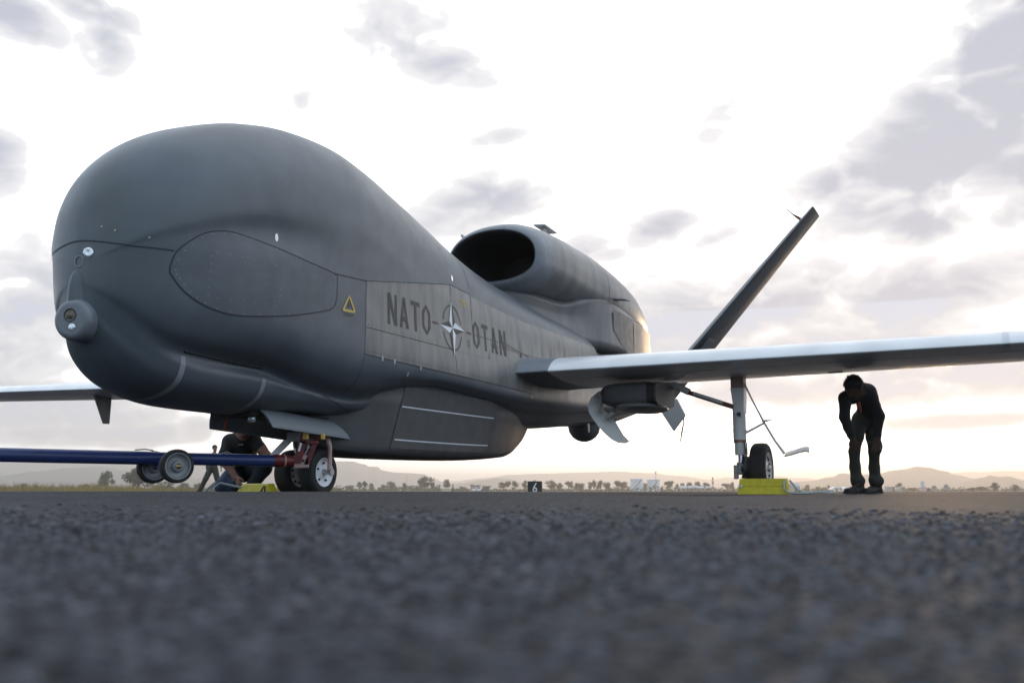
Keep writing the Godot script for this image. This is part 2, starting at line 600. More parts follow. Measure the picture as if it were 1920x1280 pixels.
func aggregate() -> void:
	# the coarse chippings that stand proud of the binder, as far ahead as one can tell them apart
	var rng := RandomNumberGenerator.new()
	rng.seed = 77
	var mb := MB.new()
	var ringp := []
	for lay in [[0.0, 1.0], [0.45, 0.86], [0.8, 0.5]]:
		var r := PackedVector3Array()
		for k in 6:
			var a: float = TAU * k / 6.0 + lay[0]
			var j: float = 1.0 + 0.22 * sin(k * 2.7 + lay[0] * 5.0)
			r.append(Vector3(cos(a) * lay[1] * j, lay[0], sin(a) * lay[1] * j))
		ringp.append(r)
	for i in 2:
		for k in 6:
			mb.quad(ringp[i][k], ringp[i][(k + 1) % 6], ringp[i + 1][(k + 1) % 6], ringp[i + 1][k], Vector3(cos(TAU * (k + 0.5) / 6.0), 0.4, sin(TAU * (k + 0.5) / 6.0)))
	mb.face(ringp[2], Vector3.UP)
	var spots := []
	var z := 0.20
	while z < 3.0:
		var gap := 0.0094 + maxf(z - 1.0, 0.0) * 0.006
		var half := 0.62 * z + 0.12
		var n := int(2.0 * half / gap)
		for k in n:
			if rng.randf() < 0.86 * smoothstep(3.0, 0.8, z):
				spots.append(Vector3(-half + gap * (k + rng.randf()), z + gap * rng.randf(), gap))
		z += gap * 0.92
	var mm := MultiMesh.new()
	mm.transform_format = MultiMesh.TRANSFORM_3D
	mm.use_colors = true
	mm.mesh = mb.mesh()
	mm.instance_count = spots.size()
	for i in spots.size():
		var q: Vector3 = spots[i]
		var s := q.z * rng.randf_range(0.30, 0.62)
		var b := Basis.from_euler(Vector3(rng.randf_range(-0.3, 0.3), rng.randf() * TAU, rng.randf_range(-0.3, 0.3))).scaled_local(Vector3(s, s * rng.randf_range(0.35, 0.8), s * rng.randf_range(0.7, 1.2)))
		mm.set_instance_transform(i, Transform3D(b, Vector3(q.x, tarmac_height(q.x, q.y) - 0.0010 - 0.0020 * smoothstep(0.7, 2.8, q.y), -q.y)))
		var tone := 0.012 + 0.098 * pow(rng.randf(), 1.9)
		if rng.randf() < 0.004:
			tone = rng.randf_range(0.10, 0.22)
		mm.set_instance_color(i, Color(tone * rng.randf_range(0.93, 1.03), tone, tone * rng.randf_range(1.09, 1.24)))
	var o := MultiMeshInstance3D.new()
	o.name = "asphalt_chippings"
	o.multimesh = mm
	o.material_override = M["aggregate"]
	add_child(o, true)
	tag(o, "coarse dark stone chippings in the tarmac close to the camera", "chippings")
	stuff(o)

func field_height(d: float) -> float:
	return -0.42 - 0.0019 * (d - 58.0) if d < 1200.0 else -2.6 - 0.0004 * (d - 1200.0)

func ridge(dist: float, prof: Array, depth: float, seed_value: int) -> void:
	# prof: [tangent of the bearing, tangent of the crest's height angle]
	var ns := FastNoiseLite.new()
	ns.seed = seed_value
	ns.frequency = 0.012
	ns.fractal_octaves = 5
	var rows := []
	var lift := [[-0.9, 0.0], [-0.75, 0.10], [-0.55, 0.30], [-0.35, 0.55], [-0.18, 0.80], [-0.07, 0.95], [0.0, 1.0], [0.12, 0.9], [0.5, 0.4], [1.0, 0.0]]
	for l in lift:
		var r := PackedVector3Array()
		for i in prof.size() - 1:
			for j in 10:
				var t := j / 10.0
				var e := t * t * (3.0 - 2.0 * t)
				var bx: float = lerpf(prof[i][0], prof[i + 1][0], t)
				var h: float = lerpf(prof[i][1], prof[i + 1][1], e) * dist
				var d: float = dist + depth * l[0]
				var w := ns.get_noise_2d(bx * dist * 0.5, l[0] * 900.0)
				r.append(Vector3(bx * d, h * l[1] * (1.0 + 0.05 * w + 0.16 * w * (1.0 - l[1])) - 4.0, -(d + depth * 0.12 * w)))
		rows.append(r)
	var mb := MB.new()
	mb.grid(rows, false, Vector3.UP)
	var o := put(self, "hill", mb, "hillside")
	o.set_meta("kind", "structure")

func hills() -> void:
	var k := 1.0 / 1887.0
	var far := [[-700, 20], [-560, 40], [-430, 30], [-300, 22], [-200, 12], [-110, 12], [-50, 18], [0, 24], [60, 26], [130, 28], [200, 30], [260, 27], [310, 22], [370, 15], [420, 19], [480, 22], [540, 18], [600, 14], [700, 24], [780, 26], [860, 29], [940, 31], [1060, 30], [1200, 34], [1400, 20]]
	var p := []
	for q in far:
		p.append([q[0] * k, (q[1] + 3.5) * k])
	ridge(5200.0, p, 900.0, 3)
	p = []
	for q in [[-1400, 30], [-1150, 46], [-1000, 49], [-900, 48], [-800, 51], [-700, 53], [-600, 46], [-500, 50], [-420, 50], [-340, 50], [-305, 51], [-280, 45], [-267, 40], [-255, 40], [-243, 33], [-220, 29], [-190, 28], [-165, 26], [-148, 18], [-130, 12], [-100, 7], [-60, 2], [0, 0]]:
		p.append([q[0] * k, (q[1] + 3.0) * k])
	ridge(3600.0, p, 700.0, 7)
	p = []
	for q in [[-1400, 8], [-1200, 14], [-1050, 20], [-960, 24], [-900, 33], [-830, 40], [-780, 42], [-720, 35], [-660, 26], [-600, 20], [-540, 12], [-460, 6], [-380, 2]]:
		p.append([q[0] * k, (q[1] + 2.5) * k])
	ridge(2500.0, p, 500.0, 11)
	p = []
	for q in [[-140, 2], [-90, 11], [-60, 16], [-30, 20], [-5, 18], [20, 12], [60, 6]]:
		p.append([q[0] * k, (q[1] + 2.5) * k])
	ridge(3000.0, p, 400.0, 13)
	p = []
	for q in [[440, 2], [500, 10], [560, 15], [600, 22], [625, 29], [650, 27], [690, 29], [725, 35], [742, 37], [762, 42], [785, 40], [805, 35], [830, 27], [860, 20], [900, 14], [960, 9], [1050, 6], [1150, 2]]:
		p.append([q[0] * k, (q[1] + 2.5) * k])
	ridge(2600.0, p, 500.0, 17)
	p = []
	for q in [[790, 2], [830, 10], [865, 17], [890, 22], [905, 26], [920, 23], [935, 24], [960, 17], [1000, 12], [1080, 16], [1180, 8], [1300, 2]]:
		p.append([q[0] * k, (q[1] + 2.5) * k])
	ridge(2100.0, p, 350.0, 19)

# ------------------------------------------------------------------ the aircraft
func profiles() -> void:
	PF = {
		"ut": [0, 1.70, 0.02, 2.02, 0.1, 2.25, 0.25, 2.45, 0.5, 2.66, 0.9, 2.87, 1.4, 3.06, 1.9, 3.17, 2.4, 3.205, 2.9, 3.16, 3.4, 3.06, 4, 2.91, 4.7, 2.715, 5.4, 2.575, 6.2, 2.475, 7.2, 2.38, 8.5, 2.34, 10, 2.3, 12, 2.25, 13.6, 2.1],
		"wd": [0, 0.0, 0.02, 0.17, 0.1, 0.37, 0.22, 0.50, 0.5, 0.63, 0.9, 0.70, 1.4, 0.735, 1.9, 0.74, 2.4, 0.725, 3, 0.69, 4, 0.655, 5, 0.64, 6, 0.65, 7, 0.67, 8.5, 0.66, 10, 0.62, 12, 0.5, 13.6, 0.25],
		"ud": [0, 1.55, 0.1, 1.75, 0.5, 2.0, 1.4, 2.25, 2.4, 2.35, 3.4, 2.15, 4.7, 2.0, 6.2, 1.95, 8.5, 1.9, 13.6, 1.85],
		"wc": [0, 0.0, 0.02, 0.15, 0.1, 0.32, 0.22, 0.45, 0.5, 0.575, 0.9, 0.66, 1.4, 0.69, 2.0, 0.70, 2.6, 0.71, 3.5, 0.715, 5, 0.715, 6, 0.715, 7, 0.70, 8.5, 0.62, 10, 0.5, 12, 0.35, 13.6, 0.15],
		"uc": [0, 1.5, 0.1, 1.45, 0.5, 1.35, 1.4, 1.28, 2.4, 1.2, 4, 1.19, 6, 1.15, 7.5, 1.2, 10, 1.35, 12, 1.55, 13.6, 1.7],
		"ww": [0, 0.0, 0.02, 0.12, 0.1, 0.25, 0.25, 0.36, 0.5, 0.41, 0.9, 0.42, 1.4, 0.41, 2.0, 0.45, 2.6, 0.46, 3.2, 0.46, 4, 0.5, 5, 0.52, 6, 0.55, 7, 0.55, 8.5, 0.48, 10, 0.4, 12, 0.25, 13.6, 0.1],
		"uw": [0, 1.48, 0.1, 1.3, 0.25, 1.17, 0.5, 1.05, 0.9, 1.01, 1.4, 1.0, 2, 0.90, 2.6, 0.86, 3.2, 0.95, 4, 1.03, 5, 1.0, 6, 0.95, 7, 0.98, 8.5, 1.12, 10, 1.25, 12, 1.5, 13.6, 1.65],
		"wk": [0, 0.0, 0.02, 0.09, 0.1, 0.20, 0.25, 0.31, 0.5, 0.39, 0.9, 0.435, 1.4, 0.435, 2, 0.44, 2.6, 0.44, 3.2, 0.42, 4, 0.4, 5, 0.42, 6, 0.45, 7, 0.45, 8.5, 0.38, 10, 0.3, 12, 0.18, 13.6, 0.07],
		"uk": [0, 1.45, 0.1, 1.2, 0.25, 1.06, 0.5, 0.95, 0.9, 0.90, 1.4, 0.90, 2, 0.84, 2.6, 0.80, 3.2, 0.86, 4, 0.95, 5, 0.93, 6, 0.86, 7, 0.88, 8.5, 1.04, 10, 1.18, 12, 1.45, 13.6, 1.6],
		"ub": [0, 1.42, 0.02, 1.25, 0.1, 1.05, 0.25, 0.87, 0.5, 0.735, 0.9, 0.665, 1.4, 0.655, 1.7, 0.66, 2.2, 0.70, 2.6, 0.70, 3.2, 0.74, 4, 0.8, 5, 0.82, 6, 0.80, 7, 0.83, 8.5, 0.94, 10, 1.05, 12, 1.38, 13.6, 1.55],
	}
	for key in PF.keys():
		PF[key] = knots(PF[key], true)

func knots(flat: Array, root: bool) -> Dictionary:
	# a monotone cubic through [place, value, ...]; with root, in the square root of the place so that noses are blunt
	var xs := PackedFloat64Array()
	var ys := PackedFloat64Array()
	for i in range(0, flat.size(), 2):
		xs.append(sqrt(flat[i]) if root else flat[i])
		ys.append(flat[i + 1])
	var k := xs.size()
	var m := PackedFloat64Array()
	m.resize(k)
	for i in k:
		if i == 0 or i == k - 1:
			var j := mini(i, k - 2)
			m[i] = (ys[j + 1] - ys[j]) / (xs[j + 1] - xs[j])
		else:
			var h0 := xs[i] - xs[i - 1]
			var h1 := xs[i + 1] - xs[i]
			var d0 := (ys[i] - ys[i - 1]) / h0
			var d1 := (ys[i + 1] - ys[i]) / h1
			if d0 * d1 > 0.0:
				var w1 := 2.0 * h1 + h0
				var w2 := h1 + 2.0 * h0
				m[i] = (w1 + w2) / (w1 / d0 + w2 / d1)
	return {"x": xs, "y": ys, "m": m, "root": root}

func val(d: Dictionary, s: float) -> float:
	var x: float = sqrt(maxf(s, 0.0)) if d.root else s
	var xs: PackedFloat64Array = d.x
	var i := clampi(xs.bsearch(x) - 1, 0, xs.size() - 2)
	var h := xs[i + 1] - xs[i]
	var t := clampf((x - xs[i]) / h, 0.0, 1.0)
	var t2 := t * t
	var t3 := t2 * t
	return (2.0 * t3 - 3.0 * t2 + 1.0) * d.y[i] + (t3 - 2.0 * t2 + t) * h * d.m[i] + (3.0 * t2 - 2.0 * t3) * d.y[i + 1] + (t3 - t2) * h * d.m[i + 1]

func section(s: float, steps := 6) -> PackedVector2Array:
	# half a cross-section, from the top of the spine to the keel: (half width, height)
	var g := {}
	for key in PF:
		g[key] = val(PF[key], s)
	var p := PackedVector2Array()
	for t in [0.0, 22.5, 45.0, 67.5]:
		var a := deg_to_rad(t)
		p.append(Vector2(g.wd * sin(a), g.ud + (g.ut - g.ud) * cos(a)))
	p.append(Vector2(g.wd, g.ud))
	# a shallow hollow between the swelling of the radome and the side hatch
	var hollow := 0.034 * smoothstep(0.30, 1.05, s) * smoothstep(2.2, 1.2, s)
	p.append(Vector2(lerpf(g.wd, g.wc, 0.24) - hollow, lerpf(g.ud, g.uc, 0.24)))
	p.append(Vector2((g.wd + g.wc) / 2.0 + hollow * 0.35, (g.ud + g.uc) / 2.0))
	p.append(Vector2(g.wc, g.uc))
	p.append(Vector2(g.wc * 0.62 + g.ww * 0.38, g.uc * 0.35 + g.uw * 0.65))
	p.append(Vector2(g.ww, g.uw))
	p.append(Vector2(g.wk, g.uk))
	for t in [60.0, 30.0, 0.0]:
		var a := deg_to_rad(t)
		p.append(Vector2(g.wk * sin(a), g.uk - (g.uk - g.ub) * cos(a)))
	return spline(p, steps)

func spline(p: PackedVector2Array, steps: int) -> PackedVector2Array:
	var e := PackedVector2Array([Vector2(-p[1].x, p[1].y)])
	e.append_array(p)
	e.append(Vector2(-p[p.size() - 2].x, p[p.size() - 2].y))
	var out := PackedVector2Array()
	for i in range(1, e.size() - 2):
		for j in steps:
			var t := float(j) / steps
			out.append(0.5 * ((2.0 * e[i]) + (e[i + 1] - e[i - 1]) * t + (2.0 * e[i - 1] - 5.0 * e[i] + 4.0 * e[i + 1] - e[i + 2]) * t * t + (3.0 * e[i] - e[i - 1] - 3.0 * e[i + 1] + e[i + 2]) * t * t * t))
	out.append(p[p.size() - 1])
	return out

func L(s: float, w: float, u: float) -> Vector3:
	return Vector3(w, u, NOSE_S - s)

func side_w(s: float, u: float) -> float:
	# half width of the fuselage side at a station and height
	var c := section(s)
	for i in range(1, c.size()):
		if c[i].y <= u:
			var t := (c[i - 1].y - u) / maxf(c[i - 1].y - c[i].y, 1e-6)
			return lerpf(c[i - 1].x, c[i].x, t)
	return 0.0

func skin_at(s: float, u: float, off := 0.0) -> Vector3:
	# a point on the left side skin, lifted by off along the surface normal
	var e := 0.02
	var w := side_w(s, u)
	if off == 0.0:
		return L(s, w, u)
	var ds := (side_w(s + e, u) - w) / e
	var du := (side_w(s, u + e) - w) / e
	var nrm := Vector3(1.0, -du, ds).normalized()   # local z runs forward
	return L(s, w, u) + nrm * off

func skin_v(s: float, v: float, off := 0.0, side := 1.0) -> Vector3:
	# a point of the skin by its share of the way from spine (0) to keel (1)
	var a := at_share(s, v)
	var p := L(s, a.x * side, a.y)
	if off == 0.0:
		return p
	var b := at_share(s, clampf(v + 0.01, 0.0, 1.0))
	var b0 := at_share(s, clampf(v - 0.01, 0.0, 1.0))
	var c := at_share(s + 0.02, v)
	var tv := L(s, b.x * side, b.y) - L(s, b0.x * side, b0.y)
	var ts := L(s + 0.02, c.x * side, c.y) - p
	var nrm := tv.cross(ts).normalized()
	var mid := L(s, 0, (val(PF.ut, s) + val(PF.ub, s)) / 2.0)
	if nrm.dot(p - mid) < 0.0:
		nrm = -nrm
	return p + nrm * off

func at_share(s: float, v: float) -> Vector2:
	var c := section(s)
	var x := v * 12.0
	x = (x if x <= 4.0 else (4.0 + (x - 4.0) * 2.0 if x < 5.0 else x + 1.0)) * 6.0
	var i := clampi(int(x), 0, c.size() - 2)
	return c[i].lerp(c[i + 1], x - i)

func ribbon(mb: MB, pts: Array, width: float, off := 0.003, flat_hint := Vector3.RIGHT, closed := false) -> void:
	# a thin strip along points that already lie on a surface: kept flat to it by the given normals
	var rows := [PackedVector3Array(), PackedVector3Array()]
	var k := pts.size()
	for i in k:
		var a: Vector3 = pts[(i - 1 + k) % k][0] if closed else pts[maxi(i - 1, 0)][0]
		var b: Vector3 = pts[(i + 1) % k][0] if closed else pts[mini(i + 1, k - 1)][0]
		var nn: Vector3 = pts[i][1]
		var across := (b - a).normalized().cross(nn).normalized()
		rows[0].append(pts[i][0] + nn * off + across * width / 2.0)
		rows[1].append(pts[i][0] + nn * off - across * width / 2.0)
	if closed:
		rows[0].append(rows[0][0])
		rows[1].append(rows[1][0])
	mb.grid(rows, false, pts[k / 2][1])

func side_pts(path: Array, step := 0.05) -> Array:
	# points with normals on the left side along a path of (station, height)
	var out := []
	for i in path.size() - 1:
		var a: Vector2 = path[i]
		var b: Vector2 = path[i + 1]
		var k := maxi(1, int(a.distance_to(b) / step))
		for j in k:
			var q := a.lerp(b, float(j) / k)
			var p := skin_at(q.x, q.y)
			out.append([p, (skin_at(q.x, q.y, 1.0) - p).normalized()])
	var z: Vector2 = path[path.size() - 1]
	var p2 := skin_at(z.x, z.y)
	out.append([p2, (skin_at(z.x, z.y, 1.0) - p2).normalized()])
	return out

func share_pts(path: Array, side := 1.0, step := 0.06) -> Array:
	var out := []
	for i in path.size() - 1:
		var a: Vector2 = path[i]
		var b: Vector2 = path[i + 1]
		var k := maxi(2, int(absf(a.x - b.x) / step + absf(a.y - b.y) / 0.02))
		for j in k + (1 if i == path.size() - 2 else 0):
			var q := a.lerp(b, float(j) / k)
			var p := skin_v(q.x, q.y, 0.0, side)
			out.append([p, (skin_v(q.x, q.y, 1.0, side) - p).normalized()])
	return out

func patch(mb: MB, s0: float, s1: float, low: Callable, high: Callable, off: float, rows_n := 8, step := 0.08) -> void:
	# a panel that lies on the left side between two stations and two edge lines
	var rows := []
	var k := maxi(2, int((s1 - s0) / step))
	for i in k + 1:
		var s := lerpf(s0, s1, float(i) / k)
		var r := PackedVector3Array()
		for j in rows_n + 1:
			r.append(skin_at(s, lerpf(low.call(s), high.call(s), float(j) / rows_n), off))
		rows.append(r)
	mb.grid(rows, false, Vector3.RIGHT)

func flat_poly(mb: MB, pts: Array, off: float, cells := 4) -> void:
	# a painted four-cornered shape on the left side: corners are (station, height)
	var rows := []
	for i in cells + 1:
		var t := float(i) / cells
		var a: Vector2 = pts[0].lerp(pts[3], t)
		var b: Vector2 = pts[1].lerp(pts[2], t)
		var r := PackedVector3Array()
		for j in cells + 1:
			var q := a.lerp(b, float(j) / cells)
			r.append(skin_at(q.x, q.y, off))
		rows.append(r)
	mb.grid(rows, false, Vector3.RIGHT)

func stroke(mb: MB, a: Vector2, b: Vector2, w: float, off := 0.0045) -> void:
	var d := (b - a).normalized()
	var q := Vector2(-d.y, d.x) * w / 2.0
	flat_poly(mb, [a + q, b + q, b - q, a - q], off)

func letter(mb: MB, ch: String, s: float, u: float, w: float, h: float, t: float) -> void:
	# block stencil letters drawn in (station, height); the text runs aft
	var x0 := s
	var x1 := s + w
	var m := (x0 + x1) / 2.0
	var e := t / 2.0
	match ch:
		"N":
			flat_poly(mb, [Vector2(x0, u), Vector2(x0, u + h), Vector2(x0 + t, u + h), Vector2(x0 + t, u)], 0.0045)
			flat_poly(mb, [Vector2(x1 - t, u), Vector2(x1 - t, u + h), Vector2(x1, u + h), Vector2(x1, u)], 0.0045)
			flat_poly(mb, [Vector2(x1 - t * 1.15, u), Vector2(x0 + t * 0.1, u + h), Vector2(x0 + t * 1.15, u + h), Vector2(x1 - t * 0.1, u)], 0.0055)
		"A":
			flat_poly(mb, [Vector2(x0, u), Vector2(m - e * 0.9, u + h), Vector2(m + e * 0.6, u + h), Vector2(x0 + t * 1.05, u)], 0.0045)
			flat_poly(mb, [Vector2(x1 - t * 1.05, u), Vector2(m - e * 0.6, u + h), Vector2(m + e * 0.9, u + h), Vector2(x1, u)], 0.0055)
			flat_poly(mb, [Vector2(x0 + t * 0.8, u + h * 0.22), Vector2(x0 + t * 0.9, u + h * 0.38), Vector2(x1 - t * 0.9, u + h * 0.38), Vector2(x1 - t * 0.8, u + h * 0.22)], 0.0065)
		"T":
			flat_poly(mb, [Vector2(x0, u + h - t), Vector2(x0, u + h), Vector2(x1, u + h), Vector2(x1, u + h - t)], 0.0045)
			flat_poly(mb, [Vector2(m - e, u), Vector2(m - e, u + h - t), Vector2(m + e, u + h - t), Vector2(m + e, u)], 0.0045)
		"O":
			var k := 0.42 * w
			var o := [Vector2(x0, u + k), Vector2(x0, u + h - k), Vector2(x0 + k, u + h), Vector2(x1 - k, u + h), Vector2(x1, u + h - k), Vector2(x1, u + k), Vector2(x1 - k, u), Vector2(x0 + k, u)]
			var mid := Vector2(m, u + h / 2.0)
			var inn := []
			for q in o:
				var rel: Vector2 = q - mid
				inn.append(mid + Vector2(rel.x * (1.0 - t * 2.0 / w), rel.y * (1.0 - t * 1.8 / h)))
			for i in 8:
				flat_poly(mb, [o[i], o[(i + 1) % 8], inn[(i + 1) % 8], inn[i]], 0.0045, 3)

func aircraft() -> void:
	profiles()
	var az := deg_to_rad(25.742)
	var at := Vector3(-2.994 + sin(az) * NOSE_S, 0.0, -(6.680 + cos(az) * NOSE_S))
	drone = thing("unmanned_aircraft", "large dark grey unmanned surveillance aircraft with bulbous nose, top air intake and white wings", "aircraft", at, -az)
	fuselage()
	nose_details()
	belly()
	nacelle()
	wings()
	tails()
	nose_gear()
	main_gear(1.0)
	main_gear(-1.0)

func fuselage() -> void:
	var rows := []
	var count := 150
	for i in count:
		var s := 13.6 * pow(float(i) / (count - 1), 2.0)
		var c := section(s)
		var r := PackedVector3Array()
		for q in c:
			r.append(L(s, q.x, q.y))
		for j in range(c.size() - 2, 0, -1):
			r.append(L(s, -c[j].x, c[j].y))
		rows.append(r)
	var mb := MB.new()
	mb.grid(rows, true, Vector3.ZERO, false, true)
	var hull := put(drone, "fuselage", mb, "grey_paint")
	# seam between the radome dome and the lower nose, round the tip to the other side
	mb = MB.new()
	var dome := []
	for k in 25:
		var x := lerpf(0.03, 0.585, k / 24.0)
		dome.append(Vector2(x * x, 1.745 - 0.05 * smoothstep(0.0, 0.40, x)))
	var near_side := []
	for z in dome:
		var at := skin_at(z.x, z.y)
		near_side.append([at, (skin_at(z.x, z.y, 1.0) - at).normalized()])
	var whole := []
	for k in range(near_side.size() - 1, -1, -1):
		var e: Array = near_side[k]
		whole.append([Vector3(-e[0].x, e[0].y, e[0].z), Vector3(-e[1].x, e[1].y, e[1].z)])
	whole.append_array(near_side)
	ribbon(mb, whole, 0.008, 0.004)
	put(hull, "radome_seam", mb, "seam")
	# side hatch: a rounded cover fixed by a row of screws
	var oval := [Vector2(0.33, 1.56), Vector2(0.355, 1.68), Vector2(0.43, 1.77), Vector2(0.55, 1.86), Vector2(0.70, 1.91), Vector2(0.88, 1.925), Vector2(1.25, 1.90), Vector2(1.61, 1.865), Vector2(1.98, 1.835), Vector2(2.015, 1.79), Vector2(2.02, 1.70), Vector2(2.01, 1.60), Vector2(1.94, 1.53), Vector2(1.70, 1.46), Vector2(1.42, 1.395), Vector2(1.18, 1.355), Vector2(0.93, 1.32), Vector2(0.74, 1.32), Vector2(0.58, 1.355), Vector2(0.48, 1.40), Vector2(0.40, 1.46), Vector2(0.35, 1.52)]
	var mid := Vector2(1.15, 1.62)
	var fine := []
	for k in oval.size():
		var a: Vector2 = oval[(k - 1 + oval.size()) % oval.size()]
		var b: Vector2 = oval[k]
		var c: Vector2 = oval[(k + 1) % oval.size()]
		var d: Vector2 = oval[(k + 2) % oval.size()]
		for j in 3:
			fine.append(b.cubic_interpolate(c, a, d, j / 3.0))
	oval = fine
	rows = []
	for ringk in 9:
		var r := PackedVector3Array()
		for q in oval:
			var z: Vector2 = mid.lerp(q, maxf(float(ringk) / 8.0, 0.02))
			r.append(skin_at(z.x, z.y, 0.004))
		rows.append(r)
	var mh := MB.new()
	mh.grid(rows, true, Vector3.RIGHT)
	var hatch := put(drone, "side_hatch", mh, "hatch_paint")
	mb = MB.new()
	var loop := oval.duplicate()
	loop.append(oval[0])
	ribbon(mb, side_pts(loop), 0.008, 0.005)
	put(hatch, "hatch_seam", mb, "seam")
	var inset := [Vector2(0.60, 1.75), Vector2(1.32, 1.76), Vector2(1.30, 1.44), Vector2(0.60, 1.40)]
	var loop2 := inset.duplicate()
	loop2.append(inset[0])
	mb = MB.new()
	for k in range(0, loop.size() - 1, 2):
		var q: Vector2 = mid.lerp(loop[k], 0.955)
		rivet(mb, q, 0.0065, 0.006)
	for k in 4:
		for j in 6:
			var q: Vector2 = loop2[k].lerp(loop2[k + 1], (j + 0.3) / 6.0)
			rivet(mb, Vector2(0.96, 1.6).lerp(q, 0.96), 0.006, 0.007)
	stuff(put(hatch, "screws", mb, "rivet"))
	# worn side panel that carries the lettering
	var line := func(s: float) -> float: return 1.46 + 0.0 * s
	var chine := func(s: float) -> float: return val(PF.uc, s) + 0.02
	var top := func(s: float) -> float: return lerpf(1.865, 2.14, clampf((s - 2.45) / 1.62, 0.0, 1.0))
	var top2 := func(s: float) -> float: return lerpf(2.14, 2.12, clampf((s - 4.07) / 0.46, 0.0, 1.0))
	mb = MB.new()
	patch(mb, 2.46, 4.07, line, top, 0.0025, 10)
	var sp := put(drone, "side_panel", mb, "worn_grey_paint")
	mb = MB.new()
	patch(mb, 2.46, 4.9, chine, func(s: float) -> float: return 1.457, 0.0022, 6)
	patch(mb, 4.9, 6.1, chine, func(s: float) -> float: return 1.62, 0.0022, 6)
	put(drone, "lower_side_panel", mb, "worn_grey_paint")
	mb = MB.new()
	patch(mb, 4.074, 4.53, func(s: float) -> float: return 1.46, top2, 0.0025, 10)
	put(drone, "access_panel", mb, "worn_grey_paint")
	mb = MB.new()
	patch(mb, 4.534, 5.9, func(s: float) -> float: return 1.46 if s < 4.9 else 1.624, func(s: float) -> float: return lerpf(2.10, 2.02, (s - 4.53) / 1.4), 0.0025, 8)
	patch(mb, 5.9, 8.4, func(s: float) -> float: return lerpf(1.62, 1.72, (s - 5.9) / 2.5), func(s: float) -> float: return 2.02, 0.0025, 8)
	put(drone, "rear_side_panel", mb, "worn_grey_paint")
	mb = MB.new()
	for path in [[Vector2(1.98, 1.838), Vector2(2.2, 1.85), Vector2(2.45, 1.865), Vector2(3.1, 1.975), Vector2(4.07, 2.14), Vector2(4.53, 2.12)], [Vector2(2.47, 1.458), Vector2(4.07, 1.458)], [Vector2(2.46, 1.22), Vector2(3.5, 1.205), Vector2(5.0, 1.195), Vector2(6.0, 1.17)], [Vector2(4.072, 2.14), Vector2(4.072, 2.03)], [Vector2(4.532, 2.12), Vector2(4.532, 1.85)], [Vector2(4.53, 1.682), Vector2(5.4, 1.682), Vector2(5.95, 1.60)], [Vector2(4.10, 1.40), Vector2(4.12, 1.22)], [Vector2(6.9, 1.95), Vector2(6.9, 1.66)]]:
		ribbon(mb, side_pts(path), 0.006, 0.004)
	put_each(sp, "panel_seam", mb, "seam")
	mb = MB.new()
	ribbon(mb, share_pts([Vector2(4.53, 0.0), Vector2(4.53, 0.28)]), 0.006)
	put(hull, "spine_seam", mb, "seam")
	mb = MB.new()
	ribbon(mb, share_pts([Vector2(2.46, 0.50), Vector2(2.46, 0.66)]), 0.006)
	ribbon(mb, share_pts([Vector2(2.25, 0.70), Vector2(2.72, 0.84)]), 0.007)
	put_each(hull, "belly_seam", mb, "seam")
	mb = MB.new()
	for k in 52:
		var s := 2.50 + 0.067 * k
		rivet(mb, Vector2(s, val(PF.uc, s) + 0.055), 0.005, 0.0045)
		if s < 4.0:
			rivet(mb, Vector2(s, 1.485), 0.0045, 0.0045)
			rivet(mb, Vector2(s, top.call(s) - 0.025), 0.0045, 0.0045)
	for k in 9:
		rivet(mb, Vector2(4.045, 1.50 + 0.065 * k), 0.0045, 0.0045)
		rivet(mb, Vector2(2.50, 1.22 + 0.065 * k), 0.0045, 0.0045)
	stuff(put(sp, "rivets", mb, "letter_dark"))
	# lettering, stencilled along the side
	var names_s := [["N", 2.815, 0.165], ["A", 3.025, 0.165], ["T", 3.235, 0.170], ["O", 3.45, 0.165], ["O", 4.53, 0.155], ["T", 4.75, 0.15], ["A", 4.965, 0.15], ["N", 5.175, 0.165]]
	for a in names_s:
		mb = MB.new()
		letter(mb, a[0], a[1], 1.54, a[2], 0.29, 0.043)
		put(sp, "letter", mb, "letter_dark")
	mb = MB.new()
	stroke(mb, Vector2(3.655, 1.685), Vector2(3.765, 1.685), 0.022)
	stroke(mb, Vector2(4.385, 1.683), Vector2(4.495, 1.683), 0.022)
	put_each(sp, "dash", mb, "letter_dark")
	# four-pointed star in a ring
	mb = MB.new()
	var star := Vector2(4.07, 1.685)
	var tips := [Vector2(0, 0.30), Vector2(0.27, 0), Vector2(0, -0.30), Vector2(-0.27, 0)]
	var inner := 0.062
	var dark := MB.new()
	for k in 4:
		var tip: Vector2 = star + tips[k]
		var left: Vector2 = star + Vector2(-inner if k in [0, 3] else inner, inner if k in [0, 1] else -inner)
		var right: Vector2 = star + Vector2(inner if k in [0, 1] else -inner, inner if k in [0, 3] else -inner)
		if k == 0:
			left = star + Vector2(-inner, inner); right = star + Vector2(inner, inner)
		if k == 1:
			left = star + Vector2(inner, inner); right = star + Vector2(inner, -inner)
		if k == 2:
			left = star + Vector2(inner, -inner); right = star + Vector2(-inner, -inner)
		if k == 3:
			left = star + Vector2(-inner, -inner); right = star + Vector2(-inner, inner)
		flat_poly(mb, [star, left, tip, star.lerp(tip, 0.02)], 0.0065, 4)
		flat_poly(dark, [star, star.lerp(tip, 0.02), tip, right], 0.0065, 4)
	put(sp, "star_light", mb, "white_paint")
	put(sp, "star_dark", dark, "letter_dark")
	mb = MB.new()
